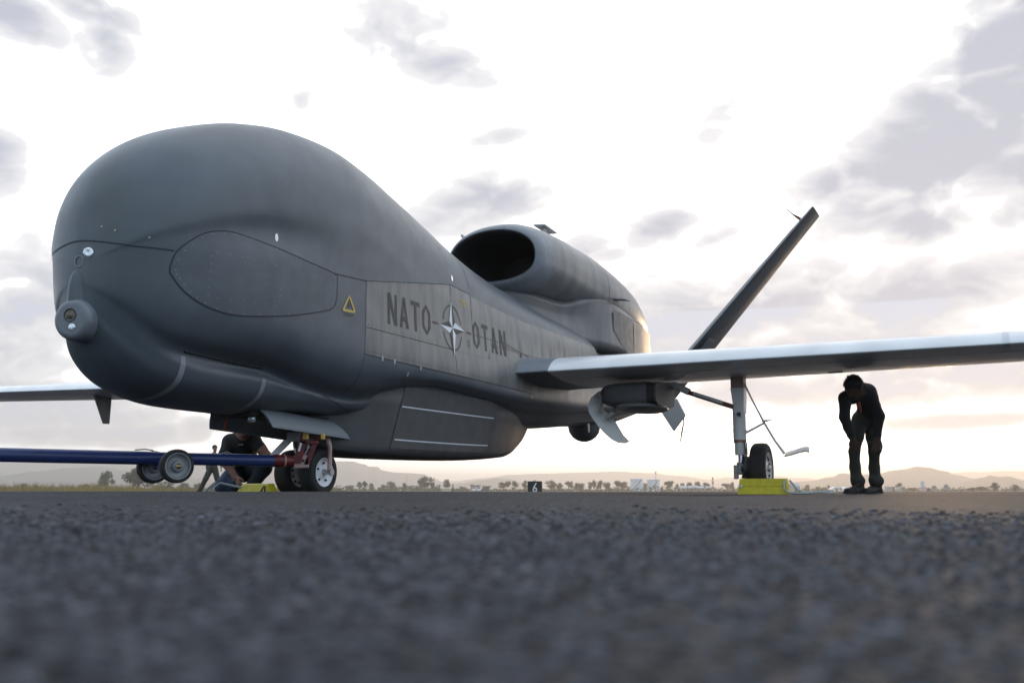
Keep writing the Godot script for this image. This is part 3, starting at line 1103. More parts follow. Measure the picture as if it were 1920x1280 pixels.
	for k in 48:
		var a0 := TAU * k / 48.0
		var a1 := TAU * (k + 1) / 48.0
		if absf(sin(a0 + 0.065)) < 0.22 or absf(cos(a0 + 0.065)) < 0.12:
			continue
		var r0 := 0.222
		var r1 := 0.240
		flat_poly(mb, [star + Vector2(cos(a0), sin(a0)) * r0 * Vector2(0.86, 1), star + Vector2(cos(a0), sin(a0)) * r1 * Vector2(0.86, 1), star + Vector2(cos(a1), sin(a1)) * r1 * Vector2(0.86, 1), star + Vector2(cos(a1), sin(a1)) * r0 * Vector2(0.86, 1)], 0.0045, 1)
	stuff(put(sp, "ring", mb, "letter_dark"))
	mb = MB.new()
	for k in 4:
		stroke(mb, Vector2(4.39, 1.60 - k * 0.022), Vector2(4.45, 1.60 - k * 0.022), 0.009, 0.004)
	put_each(sp, "stencil_note", mb, "letter_dark")
	# small yellow access notice in two lines
	mb = MB.new()
	word(mb, "EMERGENCY", 4.26, 1.995, 0.18, 0.028)
	word(mb, "ACCESS", 4.29, 1.955, 0.12, 0.028)
	stuff(put(sp, "access_notice", mb, "yellow_mark"))
	# warning triangle
	mb = MB.new()
	var tri := [Vector2(2.20, 1.685), Vector2(2.115, 1.552), Vector2(2.285, 1.562)]
	for k in 3:
		stroke(mb, tri[k], tri[(k + 1) % 3], 0.020, 0.004 + 0.001 * k)
	var tm := put(drone, "warning_triangle", mb, "yellow_mark")
	mb = MB.new()
	stroke(mb, Vector2(2.2, 1.585), Vector2(2.2, 1.64), 0.022, 0.004)
	for k in 2:
		stroke(mb, Vector2(2.13, 1.528 - k * 0.014), Vector2(2.27, 1.536 - k * 0.014), 0.005, 0.004)
	put(tm, "triangle_symbol", mb, "letter_dark")
	# little drain plugs, sensors and touch-up spots
	mb = MB.new()
	for q in [Vector2(1.26, 1.985), Vector2(4.14, 2.22)]:
		rivet(mb, q, 0.020, 0.004, 1.7)
	for q in [Vector2(2.94, 1.205), Vector2(2.74, 1.21), Vector2(3.20, 1.12), Vector2(3.4, 1.195), Vector2(5.95, 1.13)]:
		rivet(mb, q, 0.016, 0.004, 1.6)
	put_each(hull, "touch_up_spot", mb, "light_glass")
	mb = MB.new()
	rivet(mb, Vector2(5.72, 1.60), 0.030, 0.005, 1.0)
	put(hull, "drain_port", mb, "duct")
	# torn, dark sealant patches behind the lettering
	mb = MB.new()
	var rng := RandomNumberGenerator.new()
	rng.seed = 71
	for k in 16:
		var s := 5.3 + 0.055 * k
		var u := 1.66 - 0.004 * k
		flat_poly(mb, [Vector2(s, u - rng.randf_range(0.01, 0.035)), Vector2(s, u + rng.randf_range(0.0, 0.03)), Vector2(s + 0.05, u + rng.randf_range(0.0, 0.03)), Vector2(s + 0.05, u - rng.randf_range(0.01, 0.03))], 0.0035 + 0.0004 * (k % 2), 2)
	for q in [[5.72, 0.13, 0.05], [6.35, 0.14, 0.03], [6.6, 0.16, 0.03], [7.05, 0.2, 0.04]]:
		flat_poly(mb, [Vector2(q[0] - q[2], 1.665), Vector2(q[0], 1.66 + q[1]), Vector2(q[0] + 0.012, 1.66 + q[1]), Vector2(q[0] + q[2], 1.665)], 0.0042, 3)
	put_each(sp, "sealant_patch", mb, "patchy_grey_paint")

func rivet(mb: MB, q: Vector2, r: float, off: float, tall := 1.0) -> void:
	var p := skin_at(q.x, q.y)
	var nn := (skin_at(q.x, q.y, 1.0) - p).normalized()
	var x := Vector3.UP.cross(nn).normalized()
	var y := nn.cross(x).normalized()
	mb.face(mb.ring(p + nn * off, x, y, r, r * tall, 8), nn)

func word(mb: MB, text: String, s: float, u: float, w: float, h: float) -> void:
	# thin lettering laid on the skin
	var tm := TextMesh.new()
	tm.text = text
	var f := SystemFont.new()
	f.font_names = PackedStringArray(["Droid Sans"])
	f.font_weight = 700
	tm.font = f
	tm.font_size = 32
	tm.pixel_size = 0.01
	tm.depth = 0.0
	var a := tm.get_mesh_arrays()
	var vs: PackedVector3Array = a[Mesh.ARRAY_VERTEX]
	var idx: PackedInt32Array = a[Mesh.ARRAY_INDEX]
	var box := tm.get_aabb()
	var out := PackedVector3Array()
	for p in vs:
		out.append(skin_at(s + (p.x - box.position.x) / box.size.x * w, u + (p.y - box.position.y) / box.size.y * h, 0.0055))
	mb.part(out, idx, Vector3.RIGHT)

func nose_details() -> void:
	# forward camera: a fat round housing on a flange, under a short pillar
	var fwd := Vector3(0.26, -0.04, 1.0).normalized()
	var at := L(0.055, 0.015, 1.195)
	var mb := MB.new()
	mb.lathe([[-0.16, 0.215], [-0.03, 0.208], [-0.015, 0.202], [-0.008, 0.19], [-0.006, 0.14]], L(0.16, 0.02, 1.185), Vector3(0.12, -0.22, 1.0).normalized(), 40)
	var cam := put(drone, "nose_camera", mb, "grey_paint")
	mb = MB.new()
	mb.lathe([[-0.05, 0.146], [0.055, 0.143], [0.078, 0.139], [0.095, 0.130], [0.105, 0.116], [0.1085, 0.098], [0.1085, 0.0]], at, fwd, 40)
	put(cam, "housing", mb, "lip_paint")
	var face := at + fwd * 0.1085
	var right := Vector3.UP.cross(fwd).normalized()
	var up := fwd.cross(right).normalized()
	mb = MB.new()
	mb.lathe([[0.002, 0.047], [0.005, 0.045], [0.004, 0.038], [-0.02, 0.036]], face + up * 0.028 - right * 0.005, fwd, 24)
	put(cam, "lens_ring", mb, "dark_steel")
	mb = MB.new()
	mb.lathe([[0.003, 0.0], [0.002, 0.02], [-0.001, 0.037]], face + up * 0.028 - right * 0.005, fwd, 24)
	put(cam, "lens", mb, "dull_lens")
	mb = MB.new()
	mb.lathe([[0.0, 0.026], [0.004, 0.024], [0.006, 0.016], [0.006, 0.0]], face - up * 0.055 + right * 0.012, fwd, 20)
	put(cam, "small_lens", mb, "light_glass")
	mb = MB.new()
	for k in 12:
		var a := TAU * k / 12.0
		mb.lathe([[-0.006, 0.006], [-0.001, 0.006], [0.0, 0.0]], L(0.16, 0.02, 1.185) + Vector3(0.12, -0.22, 1.0).normalized() * -0.004 + right * cos(a) * 0.192 + up * sin(a) * 0.192, Vector3(0.12, -0.22, 1.0).normalized(), 8)
	stuff(put(cam, "flange_screw", mb, "rivet"))
	# pillar fairing above the housing
	mb = MB.new()
	var rows := []
	for q in [[1.315, 0.080, 0.0], [1.38, 0.076, 0.0], [1.43, 0.073, 0.002], [1.48, 0.066, 0.010], [1.515, 0.054, 0.022], [1.54, 0.038, 0.040], [1.555, 0.018, 0.062], [1.56, 0.004, 0.085]]:
		var r := PackedVector3Array()
		for k in 13:
			var a := PI * k / 12.0
			r.append(L(0.09 - sin(a) * (0.140 - q[2]), -cos(a) * q[1] + 0.01, q[0]))
		rows.append(r)
	mb.grid(rows, false, Vector3(0, 0, 1))
	put(cam, "pillar", mb, "grey_paint")
	# landing light behind a small window and a round port beside it
	mb = MB.new()
	var lightp := [Vector2(0.004, 0.285), Vector2(0.02, 0.30), Vector2(0.02, 0.34), Vector2(0.004, 0.33)]
	mb.lathe([[0.0, 0.0], [0.004, 0.02], [0.004, 0.030], [0.0, 0.034]], L(-0.004, 0.115, 1.655) , Vector3(0.55, 0.0, 0.83).normalized(), 20)
	var port := put(drone, "nose_window", mb, "light_glass")
	port.scale = Vector3(1, 1, 1)
	mb = MB.new()
	mb.lathe([[0.0, 0.040], [0.006, 0.040], [0.006, 0.034], [0.001, 0.034]], L(0.003, 0.03, 1.60), Vector3(0.12, 0.0, 1.0).normalized(), 24)
	put(drone, "nose_port", mb, "band_grey")
	mb = MB.new()
	for q in [Vector2(0.03, 0.24), Vector2(0.06, 0.285), Vector2(0.19, 0.36)]:
		var p := skin_v(q.x, q.y)
		var nn := (skin_v(q.x, q.y, 1.0) - p).normalized()
		mb.lathe([[0.0, 0.007], [0.004, 0.0]], p, nn, 8)
	put_each(drone, "radome_screw", mb, "brass")
	# bands round the chin fairing
	for sb in [0.62, 1.475]:
		mb = MB.new()
		var pts := []
		for k in 31:
			var v := lerpf(0.695, 1.0, k / 30.0)
			var p := skin_v(sb + 0.02 * (v - 0.7), v)
			pts.append([p, (skin_v(sb + 0.02 * (v - 0.7), v, 1.0) - p).normalized()])
		for k in range(29, -1, -1):
			var v := lerpf(0.695, 1.0, k / 30.0)
			var p := skin_v(sb + 0.02 * (v - 0.7), v, 0.0, -1.0)
			pts.append([p, (skin_v(sb + 0.02 * (v - 0.7), v, 1.0, -1.0) - p).normalized()])
		ribbon(mb, pts, 0.045, 0.003, Vector3.DOWN)
		put(drone, "chin_band", mb, "band_grey")
	mb = MB.new()
	mb.tube([skin_v(0.62, 0.665, 0.004), skin_v(1.0, 0.66, 0.004), skin_v(1.47, 0.655, 0.004)], [0.008], 6)
	put(drone, "chin_slot", mb, "seam")

func belly() -> void:
	# belly radar fairing: upright flat sides leaning in towards a narrow keel, rounded up at both ends
	var top_w := knots([2.45, 0.10, 2.65, 0.28, 2.9, 0.43, 3.15, 0.53, 3.36, 0.575, 4.2, 0.59, 5.3, 0.59, 5.9, 0.56, 6.4, 0.47, 6.9, 0.34, 7.2, 0.2], false)
	var bot_w := knots([2.45, 0.06, 2.65, 0.18, 2.9, 0.33, 3.15, 0.42, 3.36, 0.455, 4.2, 0.46, 5.3, 0.455, 5.9, 0.40, 6.4, 0.30, 6.9, 0.18, 7.2, 0.1], false)
	var keel := knots([2.45, 0.56, 2.55, 0.47, 2.75, 0.385, 3.1, 0.355, 3.6, 0.352, 4.6, 0.360, 5.4, 0.380, 5.9, 0.41, 6.2, 0.46, 6.5, 0.55, 6.8, 0.68, 7.0, 0.79, 7.2, 0.92], false)
	var rows := []
	var count := 70
	for i in count:
		var s := lerpf(2.45, 7.2, float(i) / (count - 1))
		var tw := val(top_w, s)
		var bw := val(bot_w, s)
		var k := val(keel, s)
		var ut := 1.10
		var p := [Vector2(tw, ut), Vector2(lerpf(tw, bw, 0.35), lerpf(ut, k, 0.35)), Vector2(lerpf(tw, bw, 0.7), lerpf(ut, k, 0.7)), Vector2(lerpf(tw, bw, 0.88), lerpf(ut, k, 0.88)), Vector2(bw * 0.98, k + 0.055), Vector2(bw * 0.93, k + 0.030), Vector2(bw * 0.86, k + 0.019), Vector2(bw * 0.4, k + 0.005), Vector2(0, k)]
		var r := PackedVector3Array()
		for q in p:
			r.append(L(s, q.x, q.y))
		for j in range(p.size() - 2, -1, -1):
			r.append(L(s, -p[j].x, p[j].y))
		rows.append(r)
	var mb := MB.new()
	mb.grid(rows, true, Vector3.ZERO, true, true)
	var fair := put(drone, "belly_radar_fairing", mb, "radome_paint")
	# radar window panel on the flat side with two pale lines
	var at := func(s: float, t: float, off: float) -> Vector3:
		var w := lerpf(val(top_w, s), val(bot_w, s), t)
		return L(s, w, lerpf(1.10, val(keel, s), t)) + Vector3(0.98, -0.19, 0) * off
	for sgn in [1.0, -1.0]:
		var m2 := MB.new()
		var rr := []
		for i in 21:
			var s := lerpf(3.38, 5.34, i / 20.0)
			var r := PackedVector3Array()
			for j in 5:
				var q: Vector3 = at.call(s - 0.10 * (j / 4.0), lerpf(0.10, 0.88, j / 4.0), 0.004)
				q.x *= sgn
				r.append(q)
			rr.append(r)
		m2.grid(rr, false, Vector3(sgn, 0, 0))
		var win := put(fair, "radar_window", m2, "radome_paint")
		m2 = MB.new()
		for t in [0.345, 0.765]:
			var a := PackedVector3Array()
			var b := PackedVector3Array()
			for i in 21:
				var s: float = lerpf(3.40, 5.32, i / 20.0) - 0.10 * t
				var q: Vector3 = at.call(s, t, 0.006)
				var q2: Vector3 = at.call(s, t + 0.016, 0.006)
				q.x *= sgn
				q2.x *= sgn
				a.append(q)
				b.append(q2)
			m2.grid([a, b], false, Vector3(sgn, 0, 0))
		put_each(win, "pale_line", m2, "white_paint")
		m2 = MB.new()
		for e in [3.37, 5.35]:
			var a := PackedVector3Array()
			var b := PackedVector3Array()
			for j in 9:
				var q: Vector3 = at.call(e - 0.10 * (j / 8.0), lerpf(0.08, 0.9, j / 8.0), 0.005)
				var q2: Vector3 = at.call(e + 0.006 - 0.10 * (j / 8.0), lerpf(0.08, 0.9, j / 8.0), 0.005)
				q.x *= sgn
				q2.x *= sgn
				a.append(q)
				b.append(q2)
			m2.grid([a, b], false, Vector3(sgn, 0, 0))
		put_each(win, "window_seam", m2, "seam")
	# ball radome further aft
	mb = MB.new()
	mb.lathe([[-0.30, 0.20], [-0.12, 0.245], [0.0, 0.25], [0.10, 0.225], [0.17, 0.175], [0.215, 0.11], [0.235, 0.04], [0.238, 0.0]], L(9.42, 0.0, 1.0), Vector3.DOWN, 32)
	put(drone, "belly_dome", mb, "radome_paint")
	# small blade antennas under the rear body
	for q in [[10.4, 0.0, 1.10], [8.9, 0.25, 1.0]]:
		mb = MB.new()
		mb.hull8([L(q[0], q[1] - 0.008, q[2] + 0.05), L(q[0] + 0.10, q[1] - 0.008, q[2] + 0.05), L(q[0] + 0.10, q[1] + 0.008, q[2] + 0.05), L(q[0], q[1] + 0.008, q[2] + 0.05), L(q[0] + 0.05, q[1] - 0.004, q[2] - 0.12), L(q[0] + 0.10, q[1] - 0.004, q[2] - 0.12), L(q[0] + 0.10, q[1] + 0.004, q[2] - 0.12), L(q[0] + 0.05, q[1] + 0.004, q[2] - 0.12)])
		put(drone, "blade_antenna", mb, "gear_grey")
	# pale square plate hanging under the tail
	mb = MB.new()
	mb.hull8([L(9.00, 1.33, 1.17), L(9.05, 1.56, 1.33), L(9.05, 1.68, 1.09), L(9.0, 1.52, 0.87), L(9.03, 1.34, 1.17), L(9.08, 1.57, 1.33), L(9.08, 1.69, 1.09), L(9.03, 1.53, 0.87)])
	put(drone, "open_door_plate", mb, "gear_grey")
	mb = MB.new()
	mb.tube([L(9.06, 1.66, 1.09), L(9.07, 1.655, 0.98), L(9.06, 1.63, 0.86), L(9.07, 1.60, 0.72)], [0.012, 0.008, 0.012, 0.006], 6)
	put(drone, "safety_streamer", mb, "brass")

func nacelle() -> void:
	var hw := knots([6.30, 0.672, 6.42, 0.690, 6.6, 0.708, 7.0, 0.735, 7.4, 0.735, 7.8, 0.72, 8.3, 0.73, 9.0, 0.745, 10.0, 0.70, 10.8, 0.57, 11.2, 0.47, 11.4, 0.40], false)
	var top := knots([6.30, 3.385, 6.42, 3.415, 6.6, 3.465, 7.0, 3.495, 7.5, 3.515, 8.2, 3.52, 9.0, 3.48, 10.0, 3.37, 10.8, 3.17, 11.2, 3.01, 11.4, 2.90], false)
	var mid := knots([6.30, 2.96, 7.0, 2.98, 8.0, 2.95, 9.0, 2.85, 10.0, 2.75, 11.4, 2.65], false)
	var low := knots([6.30, 2.575, 6.42, 2.560, 6.6, 2.545, 7.0, 2.52, 7.5, 2.5, 8.1, 2.48, 8.6, 2.42, 9.0, 2.4, 11.4, 2.4], false)
	var lw := knots([6.30, 0.42, 6.6, 0.45, 7.0, 0.48, 7.5, 0.54, 8.0, 0.62, 8.4, 0.70, 9.0, 0.74, 10.0, 0.70, 10.8, 0.58, 11.4, 0.42], false)
	var pw := knots([6.30, 0.30, 6.8, 0.33, 7.2, 0.38, 7.6, 0.46, 8.0, 0.56, 8.4, 0.69, 8.6, 0.735, 9.0, 0.75, 10.0, 0.71, 10.8, 0.6, 11.4, 0.45], false)
	var ring_at := func(s: float, grow: float) -> PackedVector3Array:
		# the intake mouth: round above, flat below
		var r := PackedVector3Array()
		var h := val(hw, s) + grow
		var t := val(top, s) + grow
		var m := val(mid, s)
		var l := val(low, s) - grow
		for k in 48:
			var a := TAU * k / 48.0
			var x := sin(a)
			var y := cos(a)
			var w: float = signf(x) * pow(absf(x), 0.92) * h
			var u: float = m + (t - m) * signf(y) * pow(absf(y), 0.95) if y >= 0.0 else m - (m - l) * pow(absf(y), 0.74)
			if y < 0.0:
				w = signf(x) * pow(absf(x), 0.88) * h
			r.append(L(s, w, u))
		return r
	# outer cowl from lip to exhaust
	var rows := []
	for s in [6.30, 6.303, 6.31, 6.325, 6.345, 6.37, 6.41, 6.45, 6.55, 6.7, 6.9, 7.1, 7.3, 7.5, 7.7, 7.9, 8.1, 8.3, 8.6, 9.0, 9.4, 9.8, 10.2, 10.6, 10.9, 11.1, 11.25, 11.36, 11.4]:
		var e: float = clampf((s - 6.3) / 0.15, 0.0, 1.0)
		var lip := -0.060 * (1.0 - sqrt(1.0 - pow(1.0 - e, 2.0)))
		rows.append(ring_at.call(s, lip))
	var mb := MB.new()
	mb.grid(rows.slice(9), true, Vector3.ZERO, false, true)
	var body := put(drone, "engine_nacelle", mb, "nacelle_paint")
	mb = MB.new()
	mb.grid(rows.slice(0, 10), true, Vector3.ZERO)
	put(body, "intake_lip", mb, "lip_paint")
	mb = MB.new()
	mb.grid([ring_at.call(8.60, 0.004), ring_at.call(8.612, 0.004)], true)
	put(body, "cowl_joint", mb, "seam")
	# dark intake duct
	mb = MB.new()
	rows = []
	for q in [[6.30, -0.060], [6.303, -0.071], [6.315, -0.084], [6.34, -0.096], [6.39, -0.106], [6.46, -0.110], [6.7, -0.12], [7.1, -0.17], [7.6, -0.25]]:
		rows.append(ring_at.call(q[0], q[1]))
	var flipped := MB.new()
	flipped.grid(rows, true, Vector3.ZERO, false, false)
	flipped.face(rows[rows.size() - 1], Vector3(0, 0, 1))
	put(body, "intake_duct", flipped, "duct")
	# saddle that joins the nacelle to the spine
	rows = []
	for i in 44:
		var s := lerpf(6.42, 11.35, i / 43.0)
		var p := val(pw, s) * sqrt(clampf((s - 6.40) / 0.45, 0.0, 1.0))
		var t := val(mid, s)
		var e := smoothstep(7.4, 8.55, s)
		var f := 1.0 - smoothstep(6.4, 8.5, s)
		var hi_u := lerpf(val(low, s) + 0.05, t, e)
		var hi_w := lerpf(p + 0.05, val(hw, s) * 0.965, e)
		var base_w := p + 0.10 * f
		var r := PackedVector3Array()
		var half := [Vector2(hi_w, hi_u), Vector2(lerpf(p, hi_w, 0.55), lerpf(hi_u, 2.36, 0.4)), Vector2(lerpf(p, hi_w, 0.15), lerpf(hi_u, 2.36, 0.75)), Vector2(p, 2.36), Vector2(p + 0.015 * f + 0.004, 2.27), Vector2(lerpf(p, base_w, 0.7) + 0.006, 2.15), Vector2(base_w + 0.008, 1.95)]
		for q in half:
			r.append(L(s, q.x, q.y))
		for j in range(half.size() - 1, -1, -1):
			r.append(L(s, -half[j].x, half[j].y))
		rows.append(r)
	mb = MB.new()
	mb.grid(rows, true, Vector3.ZERO, true, true)
	var saddle := put(drone, "nacelle_saddle", mb, "nacelle_paint")
	# rear side panels
	var wall := func(s: float, u: float, off: float) -> Vector3:
		var m := val(mid, s)
		var w := val(hw, s)
		if u < m:
			w = lerpf(val(pw, s), val(hw, s), pow(clampf((u - 2.38) / (m - 2.38), 0.0, 1.0), 1.0))
			w = maxf(w, val(pw, s))
		else:
			w = val(hw, s) * pow(sin(acos(clampf((u - m) / (val(top, s) - m), 0.0, 1.0))), 0.92)
		return L(s, w + off, u)
	for spec in [["rear_cowl_panel", 8.72, 9.62, 2.03, 2.60, "patchy_grey_paint"], ["exhaust_panel", 9.66, 11.0, 2.10, 2.58, "pale_grey_paint"]]:
		rows = []
		for i in 15:
			var s: float = lerpf(spec[1], spec[2], i / 14.0)
			var r := PackedVector3Array()
			for j in 9:
				var low_u: float = spec[3] + (0.30 * pow(maxf(0.0, 1.0 - (s - 8.72) / 0.9), 2.0) if spec[0] == "rear_cowl_panel" else 0.0)
				r.append(wall.call(s, lerpf(low_u, spec[4], j / 8.0), 0.010))
			rows.append(r)
		mb = MB.new()
		mb.grid(rows, false, Vector3.RIGHT)
		put(saddle, spec[0], mb, spec[5])
	mb = MB.new()
	var a := PackedVector3Array()
	var b := PackedVector3Array()
	for i in 30:
		var s := lerpf(8.72, 10.8, i / 29.0)
		a.append(wall.call(s, 2.612, 0.013))
		b.append(wall.call(s, 2.604, 0.013))
	mb.grid([a, b], false, Vector3.RIGHT)
	for s in [9.64]:
		a = PackedVector3Array()
		b = PackedVector3Array()
		for j in 10:
			a.append(wall.call(s, lerpf(2.05, 2.60, j / 9.0), 0.013))
			b.append(wall.call(s + 0.010, lerpf(2.05, 2.60, j / 9.0), 0.013))
		mb.grid([a, b], false, Vector3.RIGHT)
	put_each(saddle, "cowl_seam", mb, "seam")
	mb = MB.new()
	for q in [[8.85, 2.40], [8.85, 2.31], [9.0, 2.26], [9.0, 2.19], [9.15, 2.24], [9.15, 2.17], [9.3, 2.16], [9.3, 2.10], [9.5, 2.20], [9.5, 2.14], [9.55, 2.40], [9.55, 2.08]]:
		var p: Vector3 = wall.call(q[0], q[1], 0.015)
		mb.face(mb.ring(p, Vector3(0, 0, 1), Vector3.UP, 0.014, 0.014, 8), Vector3.RIGHT)
	put_each(saddle, "cowl_latch", mb, "rivet")
	# flat antenna plate on a stub above the intake
	mb = MB.new()
	mb.hull8([L(7.86, -0.01, 3.48), L(8.05, -0.01, 3.48), L(8.05, 0.01, 3.48), L(7.86, 0.01, 3.48), L(7.92, -0.01, 3.76), L(8.02, -0.01, 3.76), L(8.02, 0.01, 3.76), L(7.92, 0.01, 3.76)])
	var ant := put(drone, "top_antenna", mb, "gear_grey")
	mb = MB.new()
	mb.hull8([L(7.80, -0.10, 3.757), L(8.35, -0.13, 3.76), L(8.38, 0.02, 3.76), L(7.84, 0.06, 3.757), L(7.80, -0.10, 3.775), L(8.35, -0.13, 3.778), L(8.38, 0.02, 3.778), L(7.84, 0.06, 3.775)])
	put(ant, "antenna_plate", mb, "edge_grey")
	# small winglet aerial on the left cowl and probes on the right
	mb = MB.new()
	mb.hull8([L(8.72, 0.68, 2.80), L(8.98, 0.68, 2.81), L(8.98, 0.68, 2.83), L(8.72, 0.68, 2.82), L(8.80, 0.92, 2.775), L(9.02, 0.92, 2.785), L(9.02, 0.92, 2.795), L(8.80, 0.92, 2.785)])
	put(drone, "side_aerial", mb, "gear_grey")
	mb = MB.new()
	mb.tube([L(6.9, -0.55, 3.30), L(6.92, -0.72, 3.42), L(6.95, -0.80, 3.50)], [0.05, 0.04, 0.012], 8)
	put(drone, "upper_probe", mb, "gear_grey")
	mb = MB.new()
	mb.tube([L(6.5, -0.60, 3.06), L(6.45, -0.80, 3.12)], [0.012, 0.008], 6)
	put(drone, "static_probe", mb, "gear_grey")

func airfoil(t: float) -> Array:
	# points of a thick, slightly drooped laminar section: x along the chord, y up
	var up := [[1.0, 0.004], [0.9, 0.026], [0.75, 0.066], [0.6, 0.100], [0.45, 0.121], [0.33, 0.126], [0.22, 0.116], [0.15, 0.099], [0.10, 0.079], [0.06, 0.056], [0.03, 0.033], [0.012, 0.016], [0.003, 0.006], [0.0, 0.001]]
	var dn := [[0.003, -0.004], [0.012, -0.008], [0.04, -0.012], [0.1, -0.018], [0.22, -0.028], [0.38, -0.034], [0.55, -0.032], [0.7, -0.024], [0.85, -0.012], [1.0, -0.003]]
	var out := []
	for p in up:
		out.append(Vector2(p[0], p[1] * t))
	for p in dn:
		out.append(Vector2(p[0], p[1] * t))
	return out

func wing_ring(w: float, side: float, grow := 0.0) -> PackedVector3Array:
	var le := 5.50 + 0.09 * w
	var te := 7.12 + 0.028 * w
	var rise := 0.016 if side > 0 else 0.029
	var ule := 1.368 + rise * w
	var ute := 1.315 + (0.018 if side > 0 else 0.0285) * w
	var ch := te - le
	var r := PackedVector3Array()
	for p in airfoil(1.12):
		var u: float = lerpf(ule, ute, p.x) + p.y * ch
		var s: float = le + p.x * ch
		r.append(L(s, w * side, u))
	if grow > 0.0:
		var c := Vector3.ZERO
		for q in r:
			c += q
		c /= r.size()
		for k in r.size():
			r[k] += (r[k] - c).normalized() * grow
	return r

func wings() -> void:
	for side in [1.0, -1.0]:
		var rows := []
		for w in [1.06, 2.0, 3.5, 5.0, 7.0, 9.0, 11.0, 13.0, 15.0, 17.0, 18.5, 19.4, 19.75, 19.9]:
			rows.append(wing_ring(w, side))
		var mb := MB.new()
		mb.grid(rows, true, Vector3.ZERO, true, true)
		var wing := put(drone, "wing", mb, "wing_white", "white wing with a grey root" if side > 0 else "")
		# grey root fairing
		rows = []
		for w in [0.55, 0.7, 0.85, 1.0, 1.075]:
			rows.append(wing_ring(w, side, 0.004 + 0.10 * pow(maxf(0.0, 0.85 - w) / 0.3, 2.0)))
		mb = MB.new()
		mb.grid(rows, true, Vector3.ZERO, false, true)
		put(wing, "root_fairing", mb, "lip_paint")
		# joint band and flap line
		mb = MB.new()
		rows = []
		for w in [5.74, 5.80]:
			var full := wing_ring(w, side, 0.003)
			rows.append(full.slice(4, 19))
		mb.grid(rows, false, Vector3(0, 0, 1))
		put(wing, "joint_band", mb, "edge_grey")
		mb = MB.new()
		var a := PackedVector3Array()
		var b := PackedVector3Array()
		for k in 20:
			var w := lerpf(1.3, 9.0, k / 19.0)
			var r := wing_ring(w, side, 0.003)
			a.append(r[r.size() - 4])
			b.append(r[r.size() - 4].lerp(r[r.size() - 3], 0.04))
		mb.grid([a, b], false, Vector3.DOWN)
		a = PackedVector3Array()
		b = PackedVector3Array()
		for k in 20:
			var w := lerpf(1.3, 9.0, k / 19.0)
			var r := wing_ring(w, side, 0.003)
			a.append(r[18])
			b.append(r[18].lerp(r[19], 0.04))
		mb.grid([a, b], false, Vector3.DOWN)
		put_each(wing, "flap_line", mb, "seam")
		mb = MB.new()
		mb.box(L(7.05, side * 4.02, 1.375), Vector3(0.16, 0.02, 0.05))
		put(wing, "flap_hinge", mb, "gear_grey")
		if side < 0:
			mb = MB.new()
			mb.hull8([L(6.45, -7.12, 1.58), L(6.82, -7.12, 1.58), L(6.82, -7.08, 1.58), L(6.45, -7.08, 1.58), L(6.69, -7.11, 1.08), L(6.81, -7.11, 1.08), L(6.81, -7.09, 1.08), L(6.69, -7.09, 1.08)])
			put(wing, "wing_fin", mb, "nacelle_paint")
		# gear pod under the wing
		if side > 0:
			pod()

